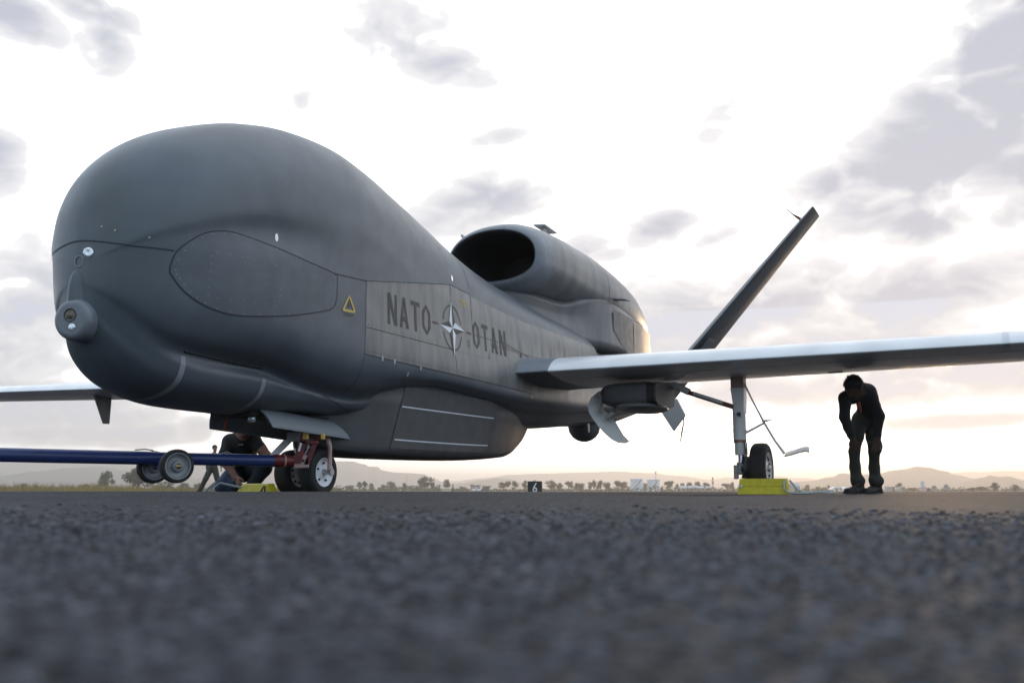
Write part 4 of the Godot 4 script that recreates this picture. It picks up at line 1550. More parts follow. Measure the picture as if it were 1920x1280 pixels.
func pod() -> void:
	# rounded box fairing under the wing with an open rear end
	var rows := []
	for q in [[1.475, 0.10, 0.045], [1.48, 0.18, 0.075], [1.50, 0.25, 0.102], [1.54, 0.31, 0.125], [1.60, 0.35, 0.142], [1.70, 0.37, 0.152], [1.9, 0.375, 0.156], [2.05, 0.375, 0.156], [2.09, 0.37, 0.152]]:
		var r := PackedVector3Array()
		for k in 40:
			var a := TAU * k / 40.0
			var x: float = signf(cos(a)) * pow(absf(cos(a)), 0.5) * q[1]
			var y: float = signf(sin(a)) * pow(absf(sin(a)), 0.42) * q[2]
			r.append(L(6.42 + x, q[0], 1.125 + y + (0.02 if y < 0.0 else 0.0)))
		rows.append(r)
	var mb := MB.new()
	mb.grid(rows, true, Vector3.ZERO, true, false)
	var pd := put(drone, "gear_pod", mb, "radome_paint")
	mb = MB.new()
	var rim: PackedVector3Array = rows[rows.size() - 1]
	var c := mb.center(rim)
	var ring2 := PackedVector3Array()
	var ring3 := PackedVector3Array()
	var ring4 := PackedVector3Array()
	var ring5 := PackedVector3Array()
	for p in rim:
		ring2.append(c + (p - c) * 0.97 + Vector3(0.004, 0, 0))
		ring3.append(c + (p - c) * 0.96 + Vector3(0.09, 0, 0))
		ring4.append(c + (p - c) * 0.99 + Vector3(0.092, 0, 0))
		ring5.append(c + (p - c) * 0.985 + Vector3(0.115, 0, 0))
	mb.grid([rim, ring2, ring3], true)
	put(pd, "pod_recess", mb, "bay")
	mb = MB.new()
	mb.grid([ring3, ring4, ring5], true, Vector3.ZERO, false, true)
	put(pd, "pod_rim", mb, "radome_paint")
	mb = MB.new()
	rows = []
	for q in [[5.98, 0.02], [6.0, 0.06], [6.1, 0.11], [6.4, 0.14], [6.7, 0.11], [6.85, 0.05]]:
		var r := PackedVector3Array()
		for k in 16:
			var a := TAU * k / 16.0
			r.append(L(q[0], 1.93 + cos(a) * q[1] * 2.1, 0.99 + sin(a) * q[1] * 0.45))
		rows.append(r)
	mb.grid(rows, true, Vector3.ZERO, true, true)
	put(pd, "pod_belly", mb, "nacelle_paint")
	# curved door hanging below the front of the pod
	mb = MB.new()
	rows = []
	var left_edge := [[1.47, 1.19], [1.37, 1.12], [1.325, 1.03], [1.34, 0.95], [1.388, 0.869], [1.45, 0.79], [1.505, 0.723], [1.56, 0.67], [1.615, 0.625], [1.70, 0.583]]
	var right_edge := [[1.50, 1.20], [1.44, 1.16], [1.42, 1.09], [1.44, 1.01], [1.50, 0.962], [1.57, 0.90], [1.625, 0.82], [1.668, 0.745], [1.71, 0.675], [1.785, 0.598]]
	for i in left_edge.size():
		var a := L(6.19, left_edge[i][0], left_edge[i][1])
		var b := L(6.31, right_edge[i][0], right_edge[i][1])
		var m := (a + b) / 2.0 + Vector3(0.012, -0.012, -0.025)
		var th := Vector3(0.006, 0.004, -0.012)
		rows.append(PackedVector3Array([a, m, b, b + th, m + th, a + th]))
	mb.grid(rows, true, Vector3.ZERO, true, true)
	var door := put(drone, "pod_door", mb, "gear_white")
	mb = MB.new()
	mb.tube([L(6.15, 1.50, 1.14), L(6.2, 1.50, 1.02), L(6.2, 1.47, 0.93)], [0.022], 8)
	mb.tube([L(6.3, 1.60, 1.12), L(6.32, 1.62, 0.98), L(6.25, 1.56, 0.86)], [0.018], 8)
	mb.box(L(6.2, 1.60, 0.90), Vector3(0.12, 0.05, 0.06), Basis.from_euler(Vector3(0, 0, 0.6)), 0.008)
	put_each(door, "door_hinge", mb, "gear_grey")

func tails() -> void:
	for side in [1.0, -1.0]:
		var rows := []
		for k in 9:
			var t := k / 8.0
			var w := lerpf(0.35, 3.13, t)
			var u := lerpf(1.46, 4.72, t)
			var le := lerpf(11.35, 12.0, t)
			var ch := lerpf(1.20, 0.66, t)
			var r := PackedVector3Array()
			var nrm := Vector2(-0.76, 0.65)
			for p in airfoil(1.0):
				var off: float = p.y * ch * (1.0 if t < 0.99 else 0.75)
				r.append(L(le + p.x * ch, (w + nrm.x * off) * side, u + nrm.y * off))
			rows.append(r)
		var mb := MB.new()
		mb.grid(rows, true, Vector3.ZERO, true, true)
		var tail := put(drone, "tail_fin", mb, "grey_paint")
		if side > 0:
			mb = MB.new()
			mb.tube([L(12.05, 2.90, 4.55), L(11.98, 2.80, 4.62)], [0.028, 0.012], 6)
			mb.tube([L(11.98, 2.80, 4.62), L(11.94, 2.70, 4.72)], [0.010, 0.005], 6)
			put(tail, "tail_probe", mb, "brown_brace")
			# pale plate with worn dark marks low on the fin
			mb = MB.new()
			var o := Vector3(-0.76, 0.65, 0).normalized() * 0.0
			var f := func(w: float, c: float, lift: float) -> Vector3:
				var t: float = (w - 0.35) / 2.78
				var ch: float = lerpf(1.20, 0.66, t)
				return L(lerpf(11.35, 12.0, t) + c * ch, w - 0.76 * (-0.052 * ch) + 0.76 * lift, lerpf(1.46, 4.72, t) + 0.65 * (-0.052 * ch) - 0.65 * lift)
			mb.quad(f.call(1.15, 0.12, 0.006), f.call(1.34, 0.12, 0.006), f.call(1.34, 0.5, 0.006), f.call(1.15, 0.5, 0.006), Vector3(0.76, -0.65, 0))
			var plate := put(tail, "marking_plate", mb, "band_grey")
			mb = MB.new()
			for k in 3:
				mb.quad(f.call(1.18 + 0.0 * k, 0.17 + 0.11 * k, 0.009), f.call(1.31, 0.17 + 0.11 * k, 0.009), f.call(1.31, 0.21 + 0.11 * k, 0.009), f.call(1.18, 0.21 + 0.11 * k, 0.009), Vector3(0.76, -0.65, 0))
			put_each(plate, "marking", mb, "letter_dark")

func wheel_parts(parent: Node3D, at: Vector3, axis: Vector3, r: float, w: float, hub: String, spokes: int) -> void:
	# a fat aircraft tyre and its dished hub with bolt holes
	var h := w / 2.0
	var rim := r * 0.60
	var mb := MB.new()
	mb.lathe([[-h * 0.80, rim * 0.96], [-h * 0.96, rim * 1.10], [-h, r * 0.80], [-h * 0.93, r * 0.91], [-h * 0.76, r * 0.97], [-h * 0.45, r * 0.995], [0, r], [h * 0.45, r * 0.995], [h * 0.76, r * 0.97], [h * 0.93, r * 0.91], [h, r * 0.80], [h * 0.96, rim * 1.10], [h * 0.80, rim * 0.96]], at, axis, 48)
	put(parent, "tyre", mb, "rubber")
	mb = MB.new()
	mb.lathe([[h * 0.93, rim * 1.04], [h * 0.95, rim * 0.98], [h * 0.80, rim * 0.93], [h * 0.66, rim * 0.82], [h * 0.60, rim * 0.55], [h * 0.74, rim * 0.36], [h * 0.80, rim * 0.30], [h * 0.80, 0.0]], at, axis, 40)
	mb.lathe([[-h * 0.93, rim * 1.04], [-h * 0.95, rim * 0.98], [-h * 0.80, rim * 0.93], [-h * 0.66, rim * 0.82], [-h * 0.60, rim * 0.55], [-h * 0.74, rim * 0.36], [-h * 0.80, 0.0]], at, axis, 40)
	put_each(parent, "rim", mb, hub)
	var x := axis.cross(Vector3.UP).normalized()
	var y := x.cross(axis).normalized()
	mb = MB.new()
	for sgn in [1.0, -1.0]:
		for k in spokes:
			var a := TAU * (k + 0.3) / spokes
			var p: Vector3 = at + axis * sgn * (h * 0.70) + (x * cos(a) + y * sin(a)) * rim * (0.74 if spokes > 6 else 0.66)
			mb.lathe([[-0.01, rim * (0.10 if spokes > 6 else 0.085)], [0.008, rim * (0.10 if spokes > 6 else 0.085)], [0.009, 0.0]], p, axis * sgn, 10)
	stuff(put(parent, "rim_hole", mb, "dark_steel"))
	mb = MB.new()
	mb.lathe([[h * 0.55, rim * 0.24], [h * 0.98, rim * 0.22], [h * 1.05, rim * 0.17], [h * 1.05, rim * 0.08], [h * 1.12, rim * 0.07], [h * 1.12, 0.0]], at, axis, 20)
	put(parent, "axle_nut", mb, "steel")

func nose_gear() -> void:
	var mb := MB.new()
	mb.tube([L(2.58, 0, 0.78), L(2.60, 0, 0.52), L(2.61, 0, 0.42)], [0.055, 0.055, 0.042], 16)
	var g := put(drone, "nose_gear", mb, "gear_grey")
	wheel_parts(g, L(2.616, 0.135, 0.205), Vector3(1, 0, 0), 0.205, 0.155, "hub_white", 5)
	wheel_parts(g, L(2.616, -0.135, 0.205), Vector3(1, 0, 0), 0.205, 0.155, "gear_white", 10)
	# fork that comes down outside the left wheel to its axle
	mb = MB.new()
	mb.tube([L(2.55, 0.05, 0.50), L(2.58, 0.16, 0.525), L(2.60, 0.245, 0.50), L(2.61, 0.262, 0.42), L(2.616, 0.262, 0.30), L(2.616, 0.258, 0.20)], [0.034, 0.036, 0.036, 0.028, 0.024, 0.026], 12, true, 0.75)
	put(g, "fork_arm", mb, "plate_pink")
	mb = MB.new()
	mb.tube([L(2.616, -0.02, 0.205), L(2.616, 0.275, 0.205)], [0.022], 12)
	mb.tube([L(2.616, 0.27, 0.205), L(2.616, 0.292, 0.205)], [0.032], 8)
	put(g, "axle", mb, "steel")
	mb = MB.new()
	mb.box(L(2.50, 0.02, 0.52), Vector3(0.20, 0.09, 0.16), Basis.IDENTITY, 0.012)
	mb.box(L(2.44, 0.10, 0.49), Vector3(0.09, 0.07, 0.08), Basis.from_euler(Vector3(0.3, 0.2, 0)), 0.01)
	put_each(g, "steering_block", mb, "gear_grey")
	mb = MB.new()
	mb.tube([L(2.43, 0.12, 0.50), L(2.43, 0.16, 0.52)], [0.022], 10)
	mb.tube([L(2.40, 0.20, 0.545), L(2.41, 0.27, 0.545)], [0.016], 10)
	mb.tube([L(2.46, -0.06, 0.55), L(2.44, 0.06, 0.57)], [0.018], 10)
	put_each(g, "hydraulic_fitting", mb, "brass")
	mb = MB.new()
	var hose := []
	for k in 12:
		var a := PI * k / 11.0
		hose.append(L(2.40, 0.02 + 0.085 * (1.0 - cos(a)), 0.47 - 0.13 * sin(a)))
	mb.tube(hose, [0.006], 6)
	put(g, "hose", mb, "white_paint")
	mb = MB.new()
	mb.tube([L(2.60, 0.0, 0.44), L(2.80, 0.0, 0.52), L(2.95, 0.0, 0.68)], [0.02], 8)
	put(g, "drag_link", mb, "gear_grey")
	# leaning plate in front of the leg
	mb = MB.new()
	mb.hull8([L(2.30, -0.20, 0.32), L(2.32, -0.12, 0.32), L(2.46, -0.03, 0.49), L(2.44, -0.12, 0.49), L(2.32, -0.21, 0.32), L(2.34, -0.13, 0.32), L(2.48, -0.04, 0.49), L(2.46, -0.13, 0.49)])
	put(g, "cover_plate", mb, "gear_white")
	# two curved bay doors, hinged along the belly
	for side in [1.0, -1.0]:
		mb = MB.new()
		var rows := []
		for i in 9:
			var s: float = lerpf(1.66, 2.86, i / 8.0) if side > 0 else lerpf(1.62, 2.70, i / 8.0)
			var r := PackedVector3Array()
			var rr := PackedVector3Array()
			for j in 8:
				var t := j / 7.0
				var a := t * 1.25
				var w := 0.20 + 0.125 * sin(a) + 0.0
				var u: float = lerpf(0.72, 0.665, i / 8.0) - 0.155 * (1.0 - cos(a)) - 0.06 * t
				var shift := 0.09 * t
				r.append(L(s + shift, w * side, u))
				rr.append(L(s + shift, (w - 0.012) * side, u + 0.004))
			rr.reverse()
			r.append_array(rr)
			rows.append(r)
		mb.grid(rows, true, Vector3.ZERO, true, true)
		put(drone, "nose_gear_door", mb, "door_grey")
	mb = MB.new()
	mb.hull8([L(1.60, -0.22, 0.68), L(2.95, -0.22, 0.69), L(2.95, 0.22, 0.69), L(1.60, 0.22, 0.68), L(1.60, -0.20, 0.645), L(2.95, -0.20, 0.665), L(2.95, 0.20, 0.665), L(1.60, 0.20, 0.645)])
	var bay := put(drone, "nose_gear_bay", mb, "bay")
	mb = MB.new()
	mb.tube([L(1.80, -0.195, 0.66), L(1.78, -0.205, 0.60), L(1.80, -0.235, 0.55)], [0.012], 8)
	mb.tube([L(2.05, -0.18, 0.64), L(2.03, -0.20, 0.60)], [0.008], 8)
	put_each(bay, "orange_line", mb, "orange_pipe")
	mb = MB.new()
	mb.lathe([[0.0, 0.03], [0.02, 0.035], [0.04, 0.03], [0.045, 0.0]], L(1.72, 0.14, 0.625), Vector3(0, 0, 1), 16)
	put(bay, "taxi_light", mb, "light_glass")

func main_gear(side: float) -> void:
	var s := GEAR_S
	var w := 2.95 * side
	var mb := MB.new()
	mb.tube([L(s, w, 1.00), L(s, w, 0.62)], [0.075, 0.075], 20)
	mb.tube([L(s, w, 0.735), L(s, w, 0.720)], [0.082, 0.082], 20)
	var g := put(drone, "main_gear", mb, "gear_white")
	mb = MB.new()
	# tapered upper block with a lug and pivot
	mb.hull8([L(s - 0.07, w - 0.078, 1.22), L(s - 0.07, w + 0.078, 1.22), L(s + 0.08, w + 0.078, 1.22), L(s + 0.08, w - 0.078, 1.22), L(s - 0.075, w - 0.04, 0.93), L(s - 0.075, w + 0.07, 0.93), L(s + 0.08, w + 0.07, 0.93), L(s + 0.08, w - 0.04, 0.93)])
	mb.hull8([L(s - 0.09, w - 0.01, 1.06), L(s - 0.09, w + 0.05, 1.06), L(s - 0.05, w + 0.05, 1.06), L(s - 0.05, w - 0.01, 1.06), L(s - 0.09, w - 0.012, 0.88), L(s - 0.09, w + 0.045, 0.88), L(s - 0.05, w + 0.045, 0.88), L(s - 0.05, w - 0.012, 0.88)])
	put(g, "upper_block", mb, "gear_white")
	mb = MB.new()
	mb.tube([L(s - 0.10, w + 0.017, 0.91), L(s - 0.04, w + 0.017, 0.91)], [0.026], 14)
	put(g, "pivot_pin", mb, "dark_steel")
	mb = MB.new()
	mb.hull8([L(s - 0.06, w - 0.075, 1.22), L(s - 0.06, w + 0.075, 1.22), L(s + 0.08, w + 0.075, 1.22), L(s + 0.08, w - 0.075, 1.22), L(s - 0.06, w - 0.075, 1.40), L(s - 0.06, w + 0.075, 1.40), L(s + 0.08, w + 0.075, 1.40), L(s + 0.08, w - 0.075, 1.40)])
	put(g, "top_fitting", mb, "plate_pink")
	mb = MB.new()
	mb.tube([L(s, w, 0.62), L(s, w, 0.585)], [0.073], 20)
	put(g, "copper_ring", mb, "copper_band")
	mb = MB.new()
	mb.tube([L(s, w + 0.01 * side, 0.585), L(s, w + 0.01 * side, 0.455), L(s, w + 0.01 * side, 0.445)], [0.073, 0.073, 0.066], 20)
	put(g, "lower_cylinder", mb, "gear_white")
	mb = MB.new()
	mb.tube([L(s, w + 0.01 * side, 0.45), L(s, w + 0.01 * side, 0.34)], [0.043], 20)
	put(g, "piston", mb, "chrome")
	mb = MB.new()
	mb.tube([L(s, w + 0.01 * side, 0.36), L(s, w + 0.01 * side, 0.22)], [0.058, 0.052], 16)
	mb.box(L(s - 0.05, w - 0.045 * side, 0.25), Vector3(0.05, 0.16, 0.05), Basis.IDENTITY, 0.008)
	mb.box(L(s - 0.02, w + 0.005, 0.28), Vector3(0.05, 0.10, 0.12), Basis.IDENTITY, 0.008)
	put_each(g, "axle_block", mb, "gear_grey")
	mb = MB.new()
	mb.tube([L(s, w, 0.29), L(s, w + 0.20 * side, 0.29)], [0.035], 14)
	put(g, "axle", mb, "steel")
	# torque links and brake lines between leg and wheel
	mb = MB.new()
	mb.hull8([L(s - 0.05, w + 0.06 * side, 0.52), L(s - 0.02, w + 0.06 * side, 0.52), L(s - 0.02, w + 0.09 * side, 0.52), L(s - 0.05, w + 0.09 * side, 0.52), L(s - 0.16, w + 0.08 * side, 0.42), L(s - 0.13, w + 0.08 * side, 0.42), L(s - 0.13, w + 0.105 * side, 0.42), L(s - 0.16, w + 0.105 * side, 0.42)])
	mb.hull8([L(s - 0.16, w + 0.08 * side, 0.43), L(s - 0.13, w + 0.08 * side, 0.43), L(s - 0.13, w + 0.105 * side, 0.43), L(s - 0.16, w + 0.105 * side, 0.43), L(s - 0.05, w + 0.07 * side, 0.31), L(s - 0.02, w + 0.07 * side, 0.31), L(s - 0.02, w + 0.10 * side, 0.31), L(s - 0.05, w + 0.10 * side, 0.31)])
	put_each(g, "torque_link", mb, "gear_grey")
	mb = MB.new()
	mb.tube([L(s - 0.07, w + 0.06 * side, 0.60), L(s - 0.12, w + 0.085 * side, 0.48), L(s - 0.10, w + 0.095 * side, 0.36), L(s - 0.11, w + 0.09 * side, 0.25), L(s - 0.09, w + 0.06 * side, 0.17), L(s - 0.06, w + 0.02 * side, 0.19)], [0.008], 6)
	mb.tube([L(s - 0.06, w + 0.05 * side, 0.24), L(s - 0.10, w + 0.07 * side, 0.15), L(s - 0.08, w + 0.10 * side, 0.13), L(s - 0.05, w + 0.11 * side, 0.20)], [0.007], 6)
	put_each(g, "brake_hose", mb, "dark_steel")
	mb = MB.new()
	mb.lathe([[-0.05, 0.14], [0.03, 0.14], [0.03, 0.05]], L(s, w + 0.11 * side, 0.29), Vector3(side, 0, 0), 24, true)
	for k in 6:
		var a := TAU * k / 6.0
		mb.lathe([[-0.05, 0.025], [0.0, 0.025]], L(s + 0.095 * cos(a), w + 0.075 * side, 0.29 + 0.095 * sin(a)), Vector3(side, 0, 0), 10, true)
	put(g, "brake", mb, "dark_steel")
	wheel_parts(g, L(s, w + 0.235 * side, 0.29), Vector3(side, 0, 0), 0.29, 0.185, "gear_white", 12)
	# folding side brace up to the pod
	mb = MB.new()
	mb.tube([L(s - 0.08, w - 0.05 * side, 1.0), L(s - 0.10, w - 0.58 * side, 1.19)], [0.035], 8, true, 0.8)
	put(g, "side_brace", mb, "brown_brace")
	mb = MB.new()
	mb.tube([L(s - 0.135, w - 0.16 * side, 1.045), L(s - 0.150, w - 0.50 * side, 1.168)], [0.017], 8)
	mb.tube([L(s - 0.10, w - 0.56 * side, 1.19), L(s - 0.10, w - 0.72 * side, 1.27), L(s - 0.08, w - 0.86 * side, 1.29)], [0.042, 0.046, 0.036], 10)
	put_each(g, "brace_actuator", mb, "gear_white")
	# thin door arm that carries the small gear door
	mb = MB.new()
	mb.tube([L(s, w + 0.06 * side, 1.30), L(s, w + 0.16 * side, 1.07), L(s, w + 0.29 * side, 0.80), L(s, w + 0.40 * side, 0.60), L(s, w + 0.50 * side, 0.455)], [0.020, 0.016, 0.022, 0.022, 0.028], 8, true, 0.6)
	mb.tube([L(s, w + 0.07 * side, 0.70), L(s, w + 0.29 * side, 0.81)], [0.014, 0.012], 8)
	mb.hull8([L(s - 0.06, w + 0.27 * side, 0.815), L(s - 0.06, w + 0.37 * side, 0.835), L(s + 0.02, w + 0.37 * side, 0.835), L(s + 0.02, w + 0.27 * side, 0.815), L(s - 0.06, w + 0.27 * side, 0.835), L(s - 0.06, w + 0.37 * side, 0.84), L(s + 0.02, w + 0.37 * side, 0.84), L(s + 0.02, w + 0.27 * side, 0.85)])
	put(g, "door_arm", mb, "gear_white")
	mb = MB.new()
	var rows := []
	for q in [[0.50, 0.455], [0.58, 0.475], [0.66, 0.50], [0.72, 0.512], [0.765, 0.505]]:
		var r := PackedVector3Array()
		var sw: float = 0.13 - 0.06 * (q[0] - 0.5) / 0.265
		r.append(L(s - sw, w + (q[0] + 0.02) * side, q[1] - 0.045))
		r.append(L(s + sw, w + q[0] * side, q[1] + 0.01))
		r.append(L(s + sw, w + q[0] * side, q[1] + 0.022))
		r.append(L(s - sw, w + (q[0] + 0.02) * side, q[1] - 0.030))
		rows.append(r)
	mb.grid(rows, true, Vector3.ZERO, true, true)
	put(g, "small_gear_door", mb, "gear_white")

# ------------------------------------------------------------------ tow bar, chocks
func tow_bar() -> void:
	var right := Vector3(-2.036, 0.296, -8.54)
	var dir := Vector3(-1.81, 0.013, 1.15).normalized()      # from the nose gear out to the left
	var t := thing("tow_bar", "long blue tow bar with red coupling fixed to the nose gear", "tow bar", Vector3(-2.9, 0, -8.3))
	var o := t.position
	var mb := MB.new()
	mb.tube([right - o, right + dir * 1.02 - o, right + dir * 1.021 - o, right + dir * 5.2 - o], [0.050, 0.050, 0.0535, 0.0535], 28)
	put(t, "bar_tube", mb, "tow_blue")
	mb = MB.new()
	var back := -dir
	mb.lathe([[0.0, 0.053], [0.09, 0.054], [0.13, 0.048], [0.20, 0.045], [0.205, 0.0]], right - o, back, 24, false)
	var cp := put(t, "coupling", mb, "tow_red")
	mb = MB.new()
	mb.lathe([[0.0, 0.0550], [0.012, 0.0550]], right - o + back * 0.088, back, 24, true)
	put(cp, "coupling_collar", mb, "plate_pink")
	# bolted plate and two forked arms up to the leg
	var at := right + back * 0.23 + Vector3(0.0, 0.0, 0.05) - o
	mb = MB.new()
	mb.box(at + Vector3(0.03, -0.005, 0), Vector3(0.13, 0.11, 0.02), Basis.from_euler(Vector3(0, 0, 0.05)), 0.006)
	var bp := put(t, "bolt_plate", mb, "plate_pink")
	mb = MB.new()
	for k in 2:
		mb.lathe([[0.008, 0.014], [0.016, 0.012], [0.016, 0.0]], at + Vector3(0.005 + 0.045 * k, 0.005, 0), Vector3(0, 0, 1), 8)
	put_each(bp, "bolt", mb, "dark_steel")
	mb = MB.new()
	mb.hull8([at + Vector3(-0.04, -0.02, -0.015), at + Vector3(0.03, -0.02, -0.015), at + Vector3(0.03, -0.02, 0.02), at + Vector3(-0.04, -0.02, 0.02), at + Vector3(0.03, 0.25, -0.015), at + Vector3(0.09, 0.25, -0.015), at + Vector3(0.09, 0.25, 0.02), at + Vector3(0.03, 0.25, 0.02)])
	mb.hull8([at + Vector3(0.055, -0.03, -0.03), at + Vector3(0.095, -0.03, -0.03), at + Vector3(0.095, -0.03, 0.01), at + Vector3(0.055, -0.03, 0.01), at + Vector3(0.125, 0.16, -0.03), at + Vector3(0.165, 0.16, -0.03), at + Vector3(0.165, 0.16, 0.01), at + Vector3(0.125, 0.16, 0.01)])
	mb.box(at + Vector3(0.09, 0.16, -0.005), Vector3(0.16, 0.035, 0.05), Basis.IDENTITY, 0.006)
	put_each(t, "fork_arm", mb, "tow_red")
	mb = MB.new()
	mb.box(at + Vector3(0.02, 0.12, 0.024), Vector3(0.018, 0.075, 0.006), Basis.from_euler(Vector3(0, 0, -0.25)))
	put(t, "fork_label", mb, "white_paint")
	mb = MB.new()
	mb.box(at + Vector3(0.065, 0.215, 0.02), Vector3(0.05, 0.06, 0.02), Basis.IDENTITY, 0.005)
	mb.box(at + Vector3(0.21, 0.21, 0.0), Vector3(0.035, 0.05, 0.03), Basis.IDENTITY, 0.005)
	put_each(t, "locking_pin", mb, "yellow_mark")
	# the pair of transport wheels, lifted clear of the ground
	var near := Vector3(-2.590, 0.2318, -7.74) - o
	var far := Vector3(-2.900, 0.2318, -8.106) - o
	var ax := (near - far).normalized()
	mb = MB.new()
	mb.tube([far - ax * 0.03, near + ax * 0.03], [0.020], 12)
	mb.hull8([far.lerp(near, 0.46) + Vector3(-0.05, -0.02, 0), far.lerp(near, 0.46) + Vector3(0.05, -0.02, 0), far.lerp(near, 0.54) + Vector3(0.05, -0.02, 0), far.lerp(near, 0.54) + Vector3(-0.05, -0.02, 0), far.lerp(near, 0.46) + Vector3(-0.05, 0.05, 0), far.lerp(near, 0.46) + Vector3(0.05, 0.05, 0), far.lerp(near, 0.54) + Vector3(0.05, 0.05, 0), far.lerp(near, 0.54) + Vector3(-0.05, 0.05, 0)])
	put(t, "wheel_axle", mb, "tow_blue")
	for c in [near, far]:
		mb = MB.new()
		mb.lathe([[-0.030, 0.098], [-0.034, 0.120], [-0.026, 0.129], [0.0, 0.131], [0.026, 0.129], [0.034, 0.120], [0.030, 0.098]], c, ax, 44)
		var ty := put(t, "wheel", mb, "rubber")
		mb = MB.new()
		mb.lathe([[0.031, 0.103], [0.033, 0.096], [0.026, 0.090], [0.008, 0.084], [0.006, 0.050], [0.014, 0.045], [0.034, 0.043], [0.036, 0.036], [0.036, 0.0]], c, ax, 40)
		mb.lathe([[-0.031, 0.103], [-0.033, 0.096], [-0.026, 0.090], [-0.008, 0.084], [-0.006, 0.050], [-0.014, 0.045], [-0.034, 0.043], [-0.036, 0.0]], c, ax, 40)
		put_each(ty, "rim", mb, "zinc")
		mb = MB.new()
		mb.lathe([[0.036, 0.024], [0.050, 0.022], [0.052, 0.012], [0.062, 0.011], [0.062, 0.0]], c, ax, 6)
		put(ty, "axle_nut", mb, "brass")
	mb = MB.new()
	mb.tube([right + dir * 0.98 - o + Vector3(0, 0.06, 0.03), right + dir * 1.05 - o + Vector3(0, 0.068, 0.02), right + dir * 1.12 - o + Vector3(0, 0.06, 0.03)], [0.006], 6)
	mb.tube([right + dir * 0.36 - o + Vector3(0, 0.05, 0.0), right + dir * 0.40 - o + Vector3(0, 0.065, 0.0), right + dir * 0.44 - o + Vector3(0, 0.05, 0.0)], [0.005], 6)
	put_each(t, "lifting_eye", mb, "steel")

func chocks() -> void:
	var az := deg_to_rad(25.742)
	var base := Vector3(-2.994, 0, -6.680)
	var world := func(s: float, w: float) -> Vector3:
		return base + Vector3(sin(az) * s + cos(az) * w, 0, -cos(az) * s + sin(az) * w)
	# large chock before the left main wheel
	var t := thing("wheel_chock", "large yellow wheel chock in front of the left main wheel with grey rope handle", "wheel chock", world.call(6.44, 3.32), -az)
	var mb := MB.new()
	var prof := [[0.105, 0.0], [0.100, 0.015], [0.075, 0.082], [0.078, 0.088], [0.055, 0.165], [0.045, 0.170], [0.0, 0.170], [-0.02, 0.166], [-0.095, 0.02], [-0.10, 0.0]]
	var prism := func(m: MB, x0: float, x1: float, p: Array, lean0: float, lean1: float) -> void:
		var a := PackedVector3Array()
		var b := PackedVector3Array()
		for q in p:
			a.append(Vector3(x0 + lean0 * q[1], q[1], q[0]))
			b.append(Vector3(x1 - lean1 * q[1], q[1], q[0]))
		for i in p.size() - 1:
			m.quad(a[i], a[i + 1], b[i + 1], b[i], Vector3(0, 0.35, 1.0 if q_front(p, i) else -1.0))
		m.face(a, Vector3.LEFT)
		m.face(b, Vector3.RIGHT)
	prism.call(mb, -0.295, 0.255, prof, 0.10, 0.16)
	put(t, "body", mb, "chock_yellow")
	mb = MB.new()
	mb.box(Vector3(-0.268, 0.088, 0.082), Vector3(0.045, 0.022, 0.02))
	put(t, "notch_tag", mb, "white_paint")
	mb = MB.new()
	mb.tube([Vector3(0.215, 0.155, 0.04), Vector3(0.205, 0.12, 0.085), Vector3(0.212, 0.06, 0.115), Vector3(0.25, 0.02, 0.125), Vector3(0.32, 0.012, 0.12), Vector3(0.44, 0.012, 0.08), Vector3(0.56, 0.022, 0.06), Vector3(0.70, 0.014, 0.05)], [0.011], 8)
	mb.tube([Vector3(0.25, 0.15, 0.0), Vector3(0.29, 0.10, -0.02), Vector3(0.33, 0.05, -0.01), Vector3(0.40, 0.02, 0.03), Vector3(0.52, 0.025, 0.06), Vector3(0.62, 0.030, 0.02), Vector3(0.72, 0.012, 0.0)], [0.011], 8)
	put_each(t, "rope_handle", mb, "rope")
	# smaller chock before the right nose wheel
	t = thing("wheel_chock", "low yellow wheel chock in front of the nose wheels beside the kneeling man", "wheel chock", world.call(2.33, -0.30), -az - 0.10)
	mb = MB.new()
	prism.call(mb, -0.20, 0.19, [[0.085, 0.0], [0.07, 0.04], [0.05, 0.095], [0.03, 0.105], [-0.03, 0.105], [-0.08, 0.0]], 0.55, 0.25)
	put(t, "body", mb, "chock_yellow")
	mb = MB.new()
	mb.hull8([Vector3(0.10, 0.02, 0.084), Vector3(0.12, 0.02, 0.084), Vector3(0.12, 0.02, 0.08), Vector3(0.10, 0.02, 0.08), Vector3(0.125, 0.085, 0.059), Vector3(0.135, 0.085, 0.059), Vector3(0.135, 0.085, 0.055), Vector3(0.125, 0.085, 0.055)])
	mb.hull8([Vector3(0.155, 0.02, 0.084), Vector3(0.175, 0.02, 0.084), Vector3(0.175, 0.02, 0.08), Vector3(0.155, 0.02, 0.08), Vector3(0.14, 0.085, 0.059), Vector3(0.15, 0.085, 0.059), Vector3(0.15, 0.085, 0.055), Vector3(0.14, 0.085, 0.055)])
	put_each(t, "slot", mb, "bay")
	mb = MB.new()
	mb.tube([Vector3(-0.14, 0.07, 0.05), Vector3(-0.20, 0.085, 0.10), Vector3(-0.30, 0.11, 0.16), Vector3(-0.34, 0.07, 0.2), Vector3(-0.30, 0.03, 0.22), Vector3(-0.36, 0.015, 0.2), Vector3(-0.40, 0.05, 0.18), Vector3(-0.35, 0.12, 0.17)], [0.010], 8)
	mb.tube([Vector3(-0.35, 0.12, 0.17), Vector3(-0.40, 0.07, 0.2), Vector3(-0.45, 0.015, 0.22)], [0.010], 8)
	put_each(t, "rope_handle", mb, "rope")

func q_front(p: Array, i: int) -> bool:
	return p[i][0] + p[i + 1][0] > 0.03

